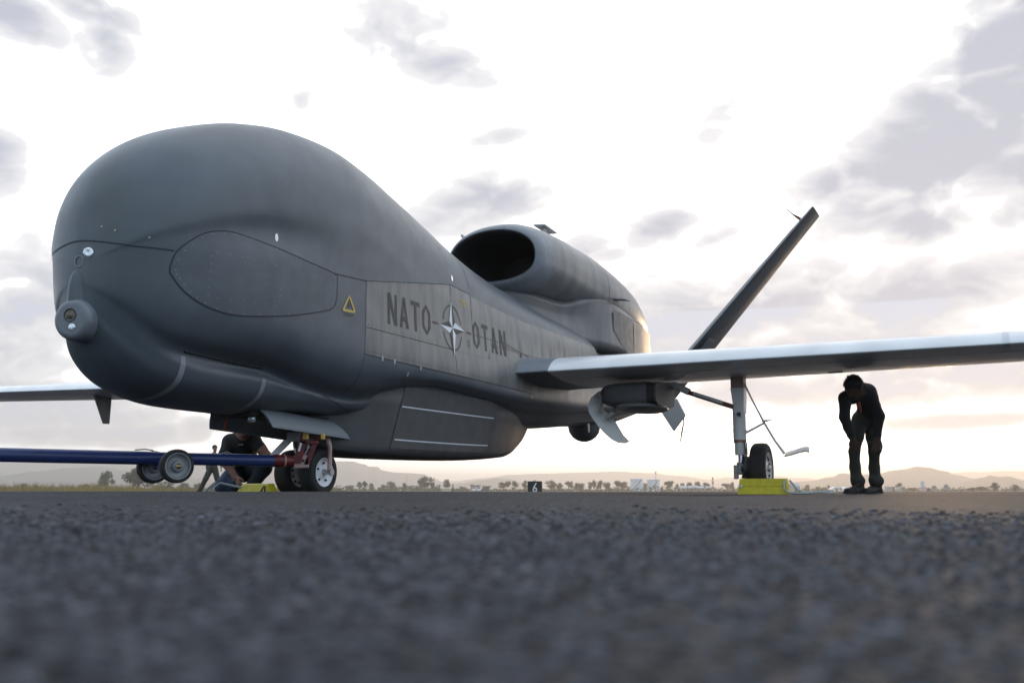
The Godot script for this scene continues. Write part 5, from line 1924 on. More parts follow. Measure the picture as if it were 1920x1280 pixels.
# ------------------------------------------------------------------ people
func flesh(bones: Array, cell: float, k: float) -> MB:
	# one continuous skin round tapered bones: [from, to, radius, radius, colour]
	var lo := Vector3.INF
	var hi := -Vector3.INF
	for b in bones:
		for e in [[b[0], b[2]], [b[1], b[3]]]:
			lo = lo.min(e[0] - Vector3.ONE * (e[1] + k * 4.0 + cell * 2.0))
			hi = hi.max(e[0] + Vector3.ONE * (e[1] + k * 4.0 + cell * 2.0))
	var nx := int((hi.x - lo.x) / cell) + 2
	var ny := int((hi.y - lo.y) / cell) + 2
	var nz := int((hi.z - lo.z) / cell) + 2
	var sum := PackedFloat32Array()
	sum.resize(nx * ny * nz)
	var best := PackedFloat32Array()
	best.resize(nx * ny * nz)
	best.fill(1e9)
	var who := PackedInt32Array()
	who.resize(nx * ny * nz)
	for bi in bones.size():
		var b: Array = bones[bi]
		var a: Vector3 = b[0]
		var ab: Vector3 = b[1] - b[0]
		var len2 := maxf(ab.length_squared(), 1e-9)
		var ra: float = b[2]
		var rb: float = b[3]
		var pad := k * 4.0 + cell
		var mn: Vector3 = (b[0] - Vector3.ONE * (ra + pad)).min(b[1] - Vector3.ONE * (rb + pad))
		var mx: Vector3 = (b[0] + Vector3.ONE * (ra + pad)).max(b[1] + Vector3.ONE * (rb + pad))
		var i0 := ((mn - lo) / cell).floor()
		var i1 := ((mx - lo) / cell).ceil()
		for z in range(maxi(0, int(i0.z)), mini(nz, int(i1.z) + 1)):
			for y in range(maxi(0, int(i0.y)), mini(ny, int(i1.y) + 1)):
				var row := (z * ny + y) * nx
				for x in range(maxi(0, int(i0.x)), mini(nx, int(i1.x) + 1)):
					var p := lo + Vector3(x, y, z) * cell - a
					var t := clampf(p.dot(ab) / len2, 0.0, 1.0)
					var d := (p - ab * t).length() - lerpf(ra, rb, t)
					if d < pad:
						sum[row + x] += exp(-d / k)
						if d < best[row + x]:
							best[row + x] = d
							who[row + x] = bi
	var mb := MB.new()
	var index := {}
	var pv := PackedVector3Array()
	var cols := PackedColorArray()
	var pi := PackedInt32Array()
	var f := PackedFloat32Array()
	f.resize(sum.size())
	for i in sum.size():
		f[i] = -k * log(sum[i]) if sum[i] > 1e-12 else 0.2
	var off := [0, 1, nx, nx + 1, nx * ny, nx * ny + 1, nx * ny + nx, nx * ny + nx + 1]
	var at := [Vector3(0, 0, 0), Vector3(1, 0, 0), Vector3(0, 1, 0), Vector3(1, 1, 0), Vector3(0, 0, 1), Vector3(1, 0, 1), Vector3(0, 1, 1), Vector3(1, 1, 1)]
	var edges := [[0, 1], [2, 3], [4, 5], [6, 7], [0, 2], [1, 3], [4, 6], [5, 7], [0, 4], [1, 5], [2, 6], [3, 7]]
	for z in nz - 1:
		for y in ny - 1:
			var row := (z * ny + y) * nx
			for x in nx - 1:
				var i := row + x
				if best[i] > cell * 2.5:
					continue
				var inside := 0
				for o in off:
					if f[i + o] < 0.0:
						inside += 1
				if inside == 0 or inside == 8:
					continue
				var s := Vector3.ZERO
				var cnt := 0
				for e in edges:
					var fa := f[i + off[e[0]]]
					var fb := f[i + off[e[1]]]
					if (fa < 0.0) != (fb < 0.0):
						var t := fa / (fa - fb)
						s += at[e[0]].lerp(at[e[1]], t)
						cnt += 1
				index[i] = pv.size()
				pv.append(lo + (Vector3(x, y, z) + s / cnt) * cell)
				var nearest := i
				for o in off:
					if best[i + o] < best[nearest]:
						nearest = i + o
				cols.append(bones[who[nearest]][4])
	for i in index.keys():
		for ax in [[1, nx, nx * ny], [nx, nx * ny, 1], [nx * ny, 1, nx]]:
			var j: int = i + ax[0]
			if j >= f.size():
				continue
			if (f[i] < 0.0) != (f[j] < 0.0):
				var q := [i, i - ax[1], i - ax[1] - ax[2], i - ax[2]]
				if q.all(func(e): return index.has(e)):
					if f[i] < 0.0:
						pi.append_array([index[q[0]], index[q[1]], index[q[2]], index[q[0]], index[q[2]], index[q[3]]])
					else:
						pi.append_array([index[q[0]], index[q[2]], index[q[1]], index[q[0]], index[q[3]], index[q[2]]])
	mb.part(pv, pi)
	for i in cols.size():
		mb.c[i] = cols[i]
	return mb

func join(mb: MB, other: MB) -> void:
	var o := mb.v.size()
	mb.v.append_array(other.v)
	mb.n.append_array(other.n)
	mb.c.append_array(other.c)
	for i in other.ix:
		mb.ix.append(o + i)

func hand(wrist: Vector3, along: Vector3, palm_out: Vector3, thumb_side: float, curl: float, c: Color) -> MB:
	# a palm with five jointed fingers; along points from wrist to knuckles, palm_out away from the palm's back
	var f := along.normalized()
	var p := (palm_out - f * palm_out.dot(f)).normalized()
	var r := f.cross(p).normalized() * thumb_side
	var bones := []
	for k in 4:
		var x := (1.5 - k) * 0.0205
		bones.append([wrist + r * x * 0.5, wrist + f * 0.085 + r * x, 0.016, 0.0125, c])
	var lens := [0.070, 0.080, 0.074, 0.058]
	for k in 4:
		var x := (1.5 - k) * 0.0205
		var a := wrist + f * 0.088 + r * x
		var d := f
		for j in 3:
			d = d.rotated(r * thumb_side, curl * (0.5 if j == 0 else 1.0)).normalized()
			var l: float = lens[k] * [0.45, 0.31, 0.24][j]
			bones.append([a, a + d * l, 0.0095 - 0.0008 * j, 0.0090 - 0.0008 * j, c])
			a += d * l
	var ta := wrist + f * 0.022 + r * 0.030
	var td := (f * 0.75 + r * 0.60 + p * 0.25).normalized()
	bones.append([ta, ta + td * 0.040, 0.0125, 0.0105, c])
	td = (f * 0.9 + r * 0.15 + p * 0.4).normalized()
	bones.append([ta + (f * 0.75 + r * 0.60 + p * 0.25).normalized() * 0.040, ta + (f * 0.75 + r * 0.60 + p * 0.25).normalized() * 0.040 + td * 0.036, 0.0100, 0.0085, c])
	return flesh(bones, 0.0045, 0.0022)

func head_bones(c: Vector3, facing: Vector3, crown: Vector3, skin: Color) -> Array:
	# skull, jaw, nose, brows, ears round the centre of the head
	var f := facing.normalized()
	var u := (crown - f * crown.dot(f)).normalized()
	var r := u.cross(f).normalized()
	return [
		[c + u * 0.03 - f * 0.025, c + u * 0.03 + f * 0.015, 0.083, 0.078, skin], [c + u * 0.06, c + u * 0.06 - f * 0.02, 0.062, 0.065, skin],
		[c - u * 0.03 + f * 0.03, c - u * 0.085 + f * 0.052, 0.062, 0.034, skin], [c - u * 0.07 + f * 0.045 - r * 0.025, c - u * 0.07 + f * 0.045 + r * 0.025, 0.030, 0.030, skin],
		[c - u * 0.085 + f * 0.068, c - u * 0.092 + f * 0.073, 0.017, 0.016, skin], [c + u * 0.018 + f * 0.088, c - u * 0.028 + f * 0.112, 0.009, 0.013, skin],
		[c - u * 0.030 + f * 0.098 - r * 0.012, c - u * 0.030 + f * 0.098 + r * 0.012, 0.010, 0.010, skin],
		[c + u * 0.030 + f * 0.080 - r * 0.040, c + u * 0.030 + f * 0.086 - r * 0.012, 0.011, 0.010, skin], [c + u * 0.030 + f * 0.080 + r * 0.040, c + u * 0.030 + f * 0.086 + r * 0.012, 0.011, 0.010, skin],
		[c - u * 0.055 + f * 0.090 - r * 0.016, c - u * 0.055 + f * 0.090 + r * 0.016, 0.0085, 0.0085, skin * 0.7],
		[c + u * 0.02 - f * 0.008 - r * 0.080, c - u * 0.03 - r * 0.078, 0.013, 0.009, skin], [c + u * 0.02 - f * 0.008 + r * 0.080, c - u * 0.03 + r * 0.078, 0.013, 0.009, skin],
	]

func eyes(parent: Node3D, c: Vector3, facing: Vector3, crown: Vector3) -> void:
	var f := facing.normalized()
	var u := (crown - f * crown.dot(f)).normalized()
	var r := u.cross(f).normalized()
	for s in [-1.0, 1.0]:
		var mb := MB.new()
		mb.lathe([[-0.010, 0.011], [0.0, 0.012], [0.006, 0.009], [0.009, 0.0]], c + u * 0.010 + f * 0.080 + r * 0.031 * s, f, 10)
		put(parent, "eye", mb, "visor")

func hair_mesh(c: Vector3, facing: Vector3, crown: Vector3, tufts: int, length: float, seed_value: int) -> MB:
	var f := facing.normalized()
	var u := (crown - f * crown.dot(f)).normalized()
	var r := u.cross(f).normalized()
	var col := Color.WHITE
	var bones := [[c + u * 0.055 - f * 0.035, c + u * 0.058 + f * 0.020, 0.085, 0.078, col], [c + u * 0.0 - f * 0.055, c + u * 0.05 - f * 0.04, 0.068, 0.075, col], [c + u * 0.045 - f * 0.02 - r * 0.03, c + u * 0.045 - f * 0.02 + r * 0.03, 0.075, 0.075, col]]
	var mb := flesh(bones, 0.010, 0.008)
	var rng := RandomNumberGenerator.new()
	rng.seed = seed_value
	for k in tufts:
		var d := Vector3(rng.randfn(), rng.randfn(), rng.randfn()).normalized()
		d = (r * d.x + u * (absf(d.y) * 1.1 - 0.15) + f * (d.z * 0.9 - 0.05)).normalized()
		var a := c + u * 0.045 - f * 0.015 + d * 0.080
		var bend := (d + Vector3(rng.randf_range(-0.7, 0.7), rng.randf_range(-0.8, 0.3), rng.randf_range(-0.7, 0.7))).normalized()
		mb.tube([a, a + d * length * 0.45, a + d * length * 0.5 + bend * length * 0.6], [0.013, 0.008, 0.0015], 5)
	return mb

func shoe(heel: Vector3, toe: Vector3, lift: float, tall: float) -> MB:
	# sole, upper and rounded toe between heel and toe on the ground
	var f := (toe - heel)
	var l := f.length()
	f = f.normalized()
	var side := Vector3.UP.cross(f).normalized()
	var c := Color.WHITE
	var b := []
	var up := Vector3.UP
	b.append([heel + f * 0.03 + up * 0.038, heel + f * (l - 0.04) + up * 0.034, 0.034, 0.030, c])
	b.append([heel + f * 0.04 + up * 0.055, heel + f * (l * 0.55) + up * 0.052, 0.038, 0.040, c])
	b.append([heel + f * (l * 0.5) + side * 0.014 + up * 0.036, heel + f * (l - 0.045) + side * 0.012 + up * 0.032, 0.034, 0.030, c])
	b.append([heel + f * (l * 0.5) - side * 0.014 + up * 0.036, heel + f * (l - 0.045) - side * 0.012 + up * 0.032, 0.034, 0.030, c])
	b.append([heel + f * 0.05 + up * 0.06, heel + f * 0.05 + up * tall, 0.042, 0.044, c])
	b.append([heel + f * 0.09 + up * 0.065, heel + f * 0.07 + up * (tall * 0.9), 0.036, 0.040, c])
	return flesh(b, 0.008, 0.006)

func sole(heel: Vector3, toe: Vector3) -> MB:
	var f := (toe - heel).normalized()
	var l := (toe - heel).length()
	var side := Vector3.UP.cross(f).normalized()
	var mb := MB.new()
	var outline := [[0.0, 0.022], [0.02, 0.034], [0.08, 0.036], [l * 0.5, 0.036], [l * 0.72, 0.047], [l * 0.88, 0.042], [l * 0.97, 0.024], [l, 0.006]]
	var lo := PackedVector3Array()
	for q in outline:
		lo.append(heel + f * q[0] + side * q[1] + Vector3.UP * 0.004)
	for k in range(outline.size() - 1, -1, -1):
		lo.append(heel + f * outline[k][0] - side * outline[k][1] + Vector3.UP * 0.004)
	var hi := PackedVector3Array()
	for q in lo:
		hi.append(q + Vector3.UP * 0.024)
	mb.grid([lo, hi], true, Vector3.ZERO, true, true)
	return mb

func people() -> void:
	bending_man()
	kneeling_man()
	walking_man()

func bending_man() -> void:
	var t := thing("person", "person in dark jacket and olive trousers bending forward under the white wing, hand on knee", "person", Vector3(4.03, 0, -11.5))
	var shirt := Color(0.016, 0.016, 0.021)
	var pants := Color(0.034, 0.036, 0.029)
	var skin := Color(0.075, 0.042, 0.030)
	var b := []
	var hip_l := Vector3(0.02, 0.83, -0.10)
	var hip_r := Vector3(0.175, 0.82, -0.16)
	var knee_l := Vector3(-0.105, 0.48, 0.03)
	var knee_r := Vector3(0.155, 0.48, -0.06)
	var ank_l := Vector3(-0.075, 0.13, -0.02)
	var ank_r := Vector3(0.175, 0.12, -0.12)
	# trousers
	b.append([hip_l + Vector3(0.02, 0.03, 0), hip_r + Vector3(-0.02, 0.03, 0), 0.105, 0.115, pants])
	for q in [[hip_l, knee_l, ank_l], [hip_r, knee_r, ank_r]]:
		b.append([q[0], q[0].lerp(q[1], 0.5), 0.088, 0.072, pants])
		b.append([q[0].lerp(q[1], 0.5), q[1], 0.072, 0.060, pants])
		b.append([q[1], q[1].lerp(q[2], 0.5) + Vector3(0, 0, -0.02), 0.060, 0.058, pants])
		b.append([q[1].lerp(q[2], 0.5) + Vector3(0, 0, -0.02), q[2], 0.058, 0.066, pants])
	# folds at the hems and a full thigh pocket
	b.append([ank_l + Vector3(-0.02, 0.03, 0.03), ank_l + Vector3(0.03, 0.02, 0.03), 0.055, 0.055, pants])
	b.append([ank_r + Vector3(-0.03, 0.04, 0.03), ank_r + Vector3(0.03, 0.03, 0.03), 0.058, 0.055, pants])
	# jacket: from the hips up to a rounded back, leaning towards the camera
	b.append([Vector3(0.125, 0.87, -0.12), Vector3(0.125, 0.99, -0.06), 0.118, 0.125, shirt])
	b.append([Vector3(0.125, 0.99, -0.06), Vector3(0.03, 1.12, 0.10), 0.125, 0.125, shirt])
	b.append([Vector3(-0.14, 1.10, 0.18), Vector3(0.06, 1.16, 0.10), 0.085, 0.095, shirt])
	b.append([Vector3(-0.03, 1.19, 0.12), Vector3(0.08, 1.13, 0.0), 0.080, 0.100, shirt])
	b.append([Vector3(0.155, 0.88, -0.20), Vector3(0.165, 0.96, -0.16), 0.115, 0.108, shirt])
	# neck
	b.append([Vector3(-0.05, 1.15, 0.16), Vector3(-0.14, 1.16, 0.29), 0.066, 0.060, skin])
	b.append([Vector3(-0.03, 1.18, 0.13), Vector3(-0.065, 1.20, 0.20), 0.082, 0.074, shirt])
	# right arm (left in the picture): hanging to the knee
	var sh := Vector3(-0.235, 1.08, 0.20)
	var el := Vector3(-0.268, 0.86, 0.24)
	var wr := Vector3(-0.195, 0.665, 0.20)
	b.append([Vector3(-0.14, 1.12, 0.18), sh, 0.085, 0.074, shirt])
	b.append([sh, el, 0.070, 0.056, shirt])
	b.append([el, el.lerp(wr, 0.6), 0.056, 0.050, shirt])
	b.append([el.lerp(wr, 0.6), wr, 0.050, 0.040, shirt])
	b.append([wr, wr + Vector3(0.02, -0.05, -0.01), 0.032, 0.030, skin])
	# left arm (right in the picture): elbow out behind, hand on the other knee
	sh = Vector3(0.08, 1.08, 0.14)
	el = Vector3(0.165, 0.88, 0.14)
	var wr2 := Vector3(0.15, 0.66, 0.09)
	b.append([Vector3(0.05, 1.13, 0.10), sh, 0.085, 0.074, shirt])
	b.append([sh, el, 0.070, 0.058, shirt])
	b.append([el, wr2, 0.055, 0.040, shirt])
	b.append([wr2, wr2 + Vector3(-0.01, -0.05, 0.01), 0.032, 0.030, skin])
	var head := Vector3(-0.195, 1.175, 0.39)
	var facing := Vector3(-0.72, -0.60, 0.35)
	var crown := Vector3(-0.52, 0.74, 0.42)
	b.append_array(head_bones(head, facing, crown, skin))
	var mb := flesh(b, 0.0125, 0.012)
	join(mb, hand(wr + Vector3(0.018, -0.045, -0.008), Vector3(0.42, -0.85, -0.15), Vector3(0.3, 0.1, -0.9), -1.0, 0.25, skin))
	join(mb, hand(wr2 + Vector3(-0.01, -0.045, 0.008), Vector3(-0.32, -0.9, 0.02), Vector3(-0.3, 0.0, -0.9), 1.0, 0.25, skin))
	put(t, "body", mb, "cloth")
	put(t, "hair", hair_mesh(head, facing, crown, 110, 0.034, 5), "hair")
	eyes(t, head, facing, crown)
	mb = flesh([[Vector3(0.13, 0.55, -0.035), Vector3(0.18, 0.50, -0.03), 0.055, 0.052, Color.WHITE], [Vector3(0.205, 0.62, -0.06), Vector3(0.22, 0.54, -0.05), 0.036, 0.034, Color.WHITE]], 0.010, 0.010)
	put(t, "knee_pocket", mb, "leather")
	put(t, "boot", shoe(Vector3(0.015, 0.0, -0.07), Vector3(-0.255, 0.0, 0.09), 0.0, 0.13), "leather")
	put(t, "boot", shoe(Vector3(0.245, 0.0, -0.15), Vector3(-0.02, 0.0, 0.01), 0.0, 0.12), "leather")
	put(t, "boot_sole", sole(Vector3(0.025, 0.0, -0.08), Vector3(-0.27, 0.0, 0.10)), "rubber")
	put(t, "boot_sole", sole(Vector3(0.255, 0.0, -0.16), Vector3(-0.035, 0.0, 0.02)), "rubber")
	mb = MB.new()
	for k in 4:
		var c := Vector3(-0.075 - 0.022 * k, 0.115 - 0.016 * k, 0.032 + 0.016 * k)
		mb.tube([c + Vector3(-0.02, 0.006, -0.02), c + Vector3(0, 0.012, 0.01), c + Vector3(0.02, 0.004, 0.03)], [0.004], 5)
	stuff(put(t, "boot_laces", mb, "laces"))
	mb = MB.new()
	mb.tube([Vector3(0.215, 1.05, -0.09), Vector3(0.245, 1.0, -0.12), Vector3(0.262, 0.95, -0.15)], [0.018, 0.020, 0.016], 6)
	mb.tube([Vector3(-0.085, 1.03, 0.215), Vector3(-0.065, 0.98, 0.175), Vector3(-0.03, 0.93, 0.10)], [0.014, 0.016, 0.012], 6)
	put_each(t, "collar_strap", mb, "strap_pink")
	mb = MB.new()
	mb.box(Vector3(0.045, 1.055, 0.157), Vector3(0.05, 0.014, 0.004), Basis.from_euler(Vector3(-0.6, 0.2, 0.05)))
	mb.box(Vector3(0.035, 1.155, 0.180), Vector3(0.008, 0.035, 0.004), Basis.from_euler(Vector3(-0.7, 0.2, 0.5)))
	put_each(t, "chest_emblem", mb, "logo")

func kneeling_man() -> void:
	var t := thing("person", "person in black short-sleeved shirt and blue jeans kneeling behind the nose gear, pulling a rope", "person", Vector3(-2.757, 0, -10.3))
	var shirt := Color(0.013, 0.013, 0.015)
	var jeans := Color(0.028, 0.045, 0.085)
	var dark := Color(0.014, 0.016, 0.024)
	var skin := Color(0.26, 0.14, 0.10)
	var b := []
	var hip := Vector3(-0.03, 0.26, -0.12)
	# torso leaning forward
	b.append([hip, Vector3(-0.02, 0.40, 0.0), 0.135, 0.140, shirt])
	b.append([Vector3(-0.02, 0.40, 0.0), Vector3(0.0, 0.52, 0.10), 0.140, 0.125, shirt])
	b.append([Vector3(-0.11, 0.53, 0.12), Vector3(0.11, 0.55, 0.12), 0.082, 0.080, shirt])
	b.append([Vector3(0.01, 0.58, 0.12), Vector3(0.03, 0.63, 0.20), 0.058, 0.054, skin])
	# right arm in the picture, reaching out behind the cover plate
	b.append([Vector3(0.12, 0.55, 0.12), Vector3(0.19, 0.48, 0.16), 0.072, 0.058, shirt])
	b.append([Vector3(0.19, 0.48, 0.16), Vector3(0.225, 0.45, 0.17), 0.050, 0.046, skin])
	b.append([Vector3(0.225, 0.45, 0.17), Vector3(0.33, 0.375, 0.22), 0.046, 0.030, skin])
	# left arm in the picture, down to the rope
	b.append([Vector3(-0.12, 0.53, 0.12), Vector3(-0.14, 0.40, 0.22), 0.072, 0.058, shirt])
	b.append([Vector3(-0.14, 0.40, 0.22), Vector3(-0.10, 0.31, 0.27), 0.050, 0.046, skin])
	b.append([Vector3(-0.10, 0.31, 0.27), Vector3(0.015, 0.17, 0.32), 0.044, 0.030, skin])
	# legs: near knee down in jeans, the other foot forward
	b.append([hip + Vector3(-0.06, -0.02, 0.02), Vector3(-0.13, 0.085, 0.26), 0.105, 0.080, jeans])
	b.append([Vector3(-0.08, 0.16, 0.10), Vector3(-0.03, 0.08, 0.26), 0.095, 0.076, jeans])
	b.append([Vector3(-0.13, 0.08, 0.25), Vector3(-0.15, 0.07, -0.15), 0.070, 0.060, jeans])
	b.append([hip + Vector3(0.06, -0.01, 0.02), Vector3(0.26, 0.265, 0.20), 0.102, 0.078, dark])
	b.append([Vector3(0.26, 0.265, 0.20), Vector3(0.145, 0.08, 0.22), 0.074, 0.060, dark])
	b.append([Vector3(0.14, 0.05, 0.22), Vector3(0.10, 0.04, 0.34), 0.045, 0.040, Color(0.02, 0.018, 0.016)])
	var head := Vector3(0.04, 0.685, 0.22)
	var facing := Vector3(0.35, -0.55, 0.75)
	var crown := Vector3(0.1, 0.9, 0.4)
	b.append_array(head_bones(head, facing, crown, skin))
	var mb := flesh(b, 0.0125, 0.012)
	join(mb, hand(Vector3(0.015, 0.17, 0.32), Vector3(0.45, -0.75, 0.3), Vector3(0.5, 0.3, -0.6), 1.0, 0.75, skin))
	join(mb, hand(Vector3(0.33, 0.375, 0.22), Vector3(0.8, -0.45, 0.25), Vector3(0.2, -0.6, -0.6), -1.0, 0.5, skin))
	put(t, "body", mb, "cloth")
	put(t, "hair", hair_mesh(head, facing, crown, 30, 0.02, 15), "hair")
	eyes(t, head, facing, crown)
	mb = MB.new()
	mb.box(Vector3(0.115, 0.605, 0.20), Vector3(0.02, 0.03, 0.02), Basis.IDENTITY, 0.004)
	put(t, "headset", mb, "visor")
	mb = MB.new()
	mb.box(Vector3(-0.12, 0.287, -0.01), Vector3(0.13, 0.022, 0.25), Basis.IDENTITY, 0.004)
	put(t, "reflective_belt", mb, "hivis")
	mb = MB.new()
	mb.box(Vector3(0.02, 0.50, 0.222), Vector3(0.05, 0.007, 0.004), Basis.from_euler(Vector3(-0.4, 0, 0)))
	put(t, "shirt_print", mb, "logo")

func walking_man() -> void:
	var t := thing("person", "distant person in olive clothing striding away to the left of the kneeling man", "person", Vector3(-11.35, -0.06, -38.0))
	var top := Color(0.045, 0.045, 0.033)
	var pants := Color(0.050, 0.048, 0.036)
	var skin := Color(0.27, 0.15, 0.11)
	var b := []
	b.append([Vector3(0.0, 0.92, 0), Vector3(0.02, 1.15, 0), 0.135, 0.14, top])
	b.append([Vector3(0.02, 1.15, 0), Vector3(0.03, 1.36, 0), 0.145, 0.12, top])
	b.append([Vector3(-0.12, 1.38, 0), Vector3(0.17, 1.38, 0), 0.075, 0.075, top])
	b.append([Vector3(0.04, 1.42, 0), Vector3(0.05, 1.52, 0), 0.055, 0.05, skin])
	b.append([Vector3(-0.17, 1.37, 0), Vector3(-0.24, 1.10, -0.05), 0.06, 0.05, top])
	b.append([Vector3(-0.24, 1.10, -0.05), Vector3(-0.20, 0.86, 0.05), 0.045, 0.035, top])
	b.append([Vector3(0.21, 1.37, 0), Vector3(0.30, 1.12, 0.05), 0.06, 0.05, top])
	b.append([Vector3(0.30, 1.12, 0.05), Vector3(0.36, 0.92, 0.12), 0.045, 0.035, top])
	b.append([Vector3(-0.06, 0.90, 0), Vector3(-0.22, 0.50, 0.05), 0.125, 0.10, pants])
	b.append([Vector3(-0.22, 0.50, 0.05), Vector3(-0.42, 0.10, 0.0), 0.098, 0.085, pants])
	b.append([Vector3(-0.42, 0.05, 0.0), Vector3(-0.50, 0.03, 0.12), 0.048, 0.04, Color(0.02, 0.018, 0.016)])
	b.append([Vector3(0.08, 0.90, 0), Vector3(0.20, 0.50, 0.02), 0.125, 0.10, pants])
	b.append([Vector3(0.20, 0.50, 0.02), Vector3(0.30, 0.10, -0.05), 0.098, 0.085, pants])
	b.append([Vector3(0.30, 0.05, -0.05), Vector3(0.30, 0.03, 0.08), 0.048, 0.04, Color(0.02, 0.018, 0.016)])
	var head := Vector3(0.06, 1.63, 0.01)
	b.append_array(head_bones(head, Vector3(0.5, -0.1, 0.6), Vector3.UP, skin))
	var mb := flesh(b, 0.016, 0.014)
	join(mb, hand(Vector3(-0.20, 0.86, 0.05), Vector3(0.1, -1, 0.1), Vector3(1, 0, 0), 1.0, 0.4, skin))
	join(mb, hand(Vector3(0.36, 0.92, 0.12), Vector3(0.2, -1, 0.2), Vector3(-1, 0, 0), 1.0, 0.4, skin))
	put(t, "body", mb, "cloth")
	put(t, "hair", hair_mesh(head, Vector3(0.5, -0.1, 0.6), Vector3.UP, 20, 0.012, 25), "hair")
	eyes(t, head, Vector3(0.5, -0.1, 0.6), Vector3.UP)

# ------------------------------------------------------------------ far side of the airfield
func crown_mesh(seed_value: int, kind: int) -> ArrayMesh:
	# leaf clumps scattered through several lobes of a unit crown (1 wide, 1 high, standing on 0)
	var rng := RandomNumberGenerator.new()
	rng.seed = seed_value
	var lobes := []
	if kind == 3:
		for k in 7:
			lobes.append([Vector3(0, 0.08 + 0.14 * k, 0), 0.42 * (1.0 - k / 7.5) + 0.05, 0.14])
	elif kind == 1:
		for k in 9:
			lobes.append([Vector3(rng.randf_range(-0.26, 0.26), rng.randf_range(0.18, 0.86), rng.randf_range(-0.26, 0.26)), rng.randf_range(0.15, 0.25), rng.randf_range(0.13, 0.22)])
	else:
		for k in 10:
			lobes.append([Vector3(rng.randf_range(-0.33, 0.33), rng.randf_range(0.28, 0.84), rng.randf_range(-0.33, 0.33)), rng.randf_range(0.17, 0.26), rng.randf_range(0.13, 0.20)])
	if kind == 2:
		for k in 5:
			lobes.append([Vector3(rng.randf_range(-0.36, 0.36), rng.randf_range(0.1, 0.4), rng.randf_range(-0.3, 0.3)), rng.randf_range(0.16, 0.24), rng.randf_range(0.14, 0.22)])
	var mb := MB.new()
	for l in lobes:
		for k in 105:
			var d := Vector3(rng.randfn(), rng.randfn(), rng.randfn()).normalized() * pow(rng.randf(), 0.45)
			var p: Vector3 = l[0] + Vector3(d.x * l[1], d.y * l[2], d.z * l[1])
			var s := rng.randf_range(0.022, 0.055)
			var x := Vector3(rng.randfn(), rng.randfn(), rng.randfn()).normalized()
			var y := x.cross(Vector3(rng.randfn(), rng.randfn(), rng.randfn())).normalized()
			mb.part(PackedVector3Array([p - x * s, p + y * s * 0.8, p + x * s, p - y * s * 0.8]), PackedInt32Array([0, 1, 2, 0, 2, 3]), d)
	return mb.mesh()

func trunk_mesh(seed_value: int, low: float) -> ArrayMesh:
	var rng := RandomNumberGenerator.new()
	rng.seed = seed_value
	var mb := MB.new()
	mb.tube([Vector3(0, 0, 0), Vector3(0.01, low, 0), Vector3(-0.01, 0.75, 0.01)], [0.045, 0.034, 0.012], 7)
	for k in 5:
		var a := TAU * k / 5.0 + rng.randf()
		var y := low + 0.06 * k
		mb.tube([Vector3(0, y, 0), Vector3(cos(a) * 0.16, y + 0.14, sin(a) * 0.16), Vector3(cos(a) * 0.28, y + 0.24, sin(a) * 0.28)], [0.020, 0.014, 0.005], 5)
	return mb.mesh()

func background() -> void:
	var crowns := []
	var trunks := []
	for kind in 4:
		var set_ := []
		var tset := []
		for k in 3:
			set_.append(crown_mesh(100 + kind * 10 + k, kind))
			tset.append(trunk_mesh(200 + kind * 10 + k, 0.10 if kind == 2 else 0.24))
		crowns.append(set_)
		trunks.append(tset)
	var leaf := ["leaf_olive", "leaf_dark", "leaf_dusty", "leaf_dark"]
	var kinds := ["tree", "tree", "bush", "cypress_tree"]
	var protos := {}
	var i := 0
	for a in trees:
		var key: String = "%d_%d" % [a[4], i % 3]
		var o: Node3D
		var nm: String = kinds[a[4]]
		if not protos.has(key):
			o = Node3D.new()
			for part in [["trunk", trunks[a[4]][i % 3], "bark"], ["crown", crowns[a[4]][i % 3], leaf[a[4]]]]:
				var m := MeshInstance3D.new()
				m.name = part[0]
				m.mesh = part[1]
				m.material_override = M[part[2]]
				o.add_child(m, true)
			protos[key] = o
		else:
			o = protos[key].duplicate()
		o.name = numbered(nm)
		add_child(o, true)
		o.position = Vector3(a[0] * a[1], field_height(a[1]), -a[1])
		o.rotation.y = 1.3 * i
		o.scale = Vector3(a[3] * 1.25, a[2] * 1.06, a[3] * 1.25)
		tag(o, a[5], "bush" if a[4] == 2 else "tree", "bushes on the far skyline" if a[4] == 2 else "trees on the far skyline")
		i += 1
	scrub()
	buildings()

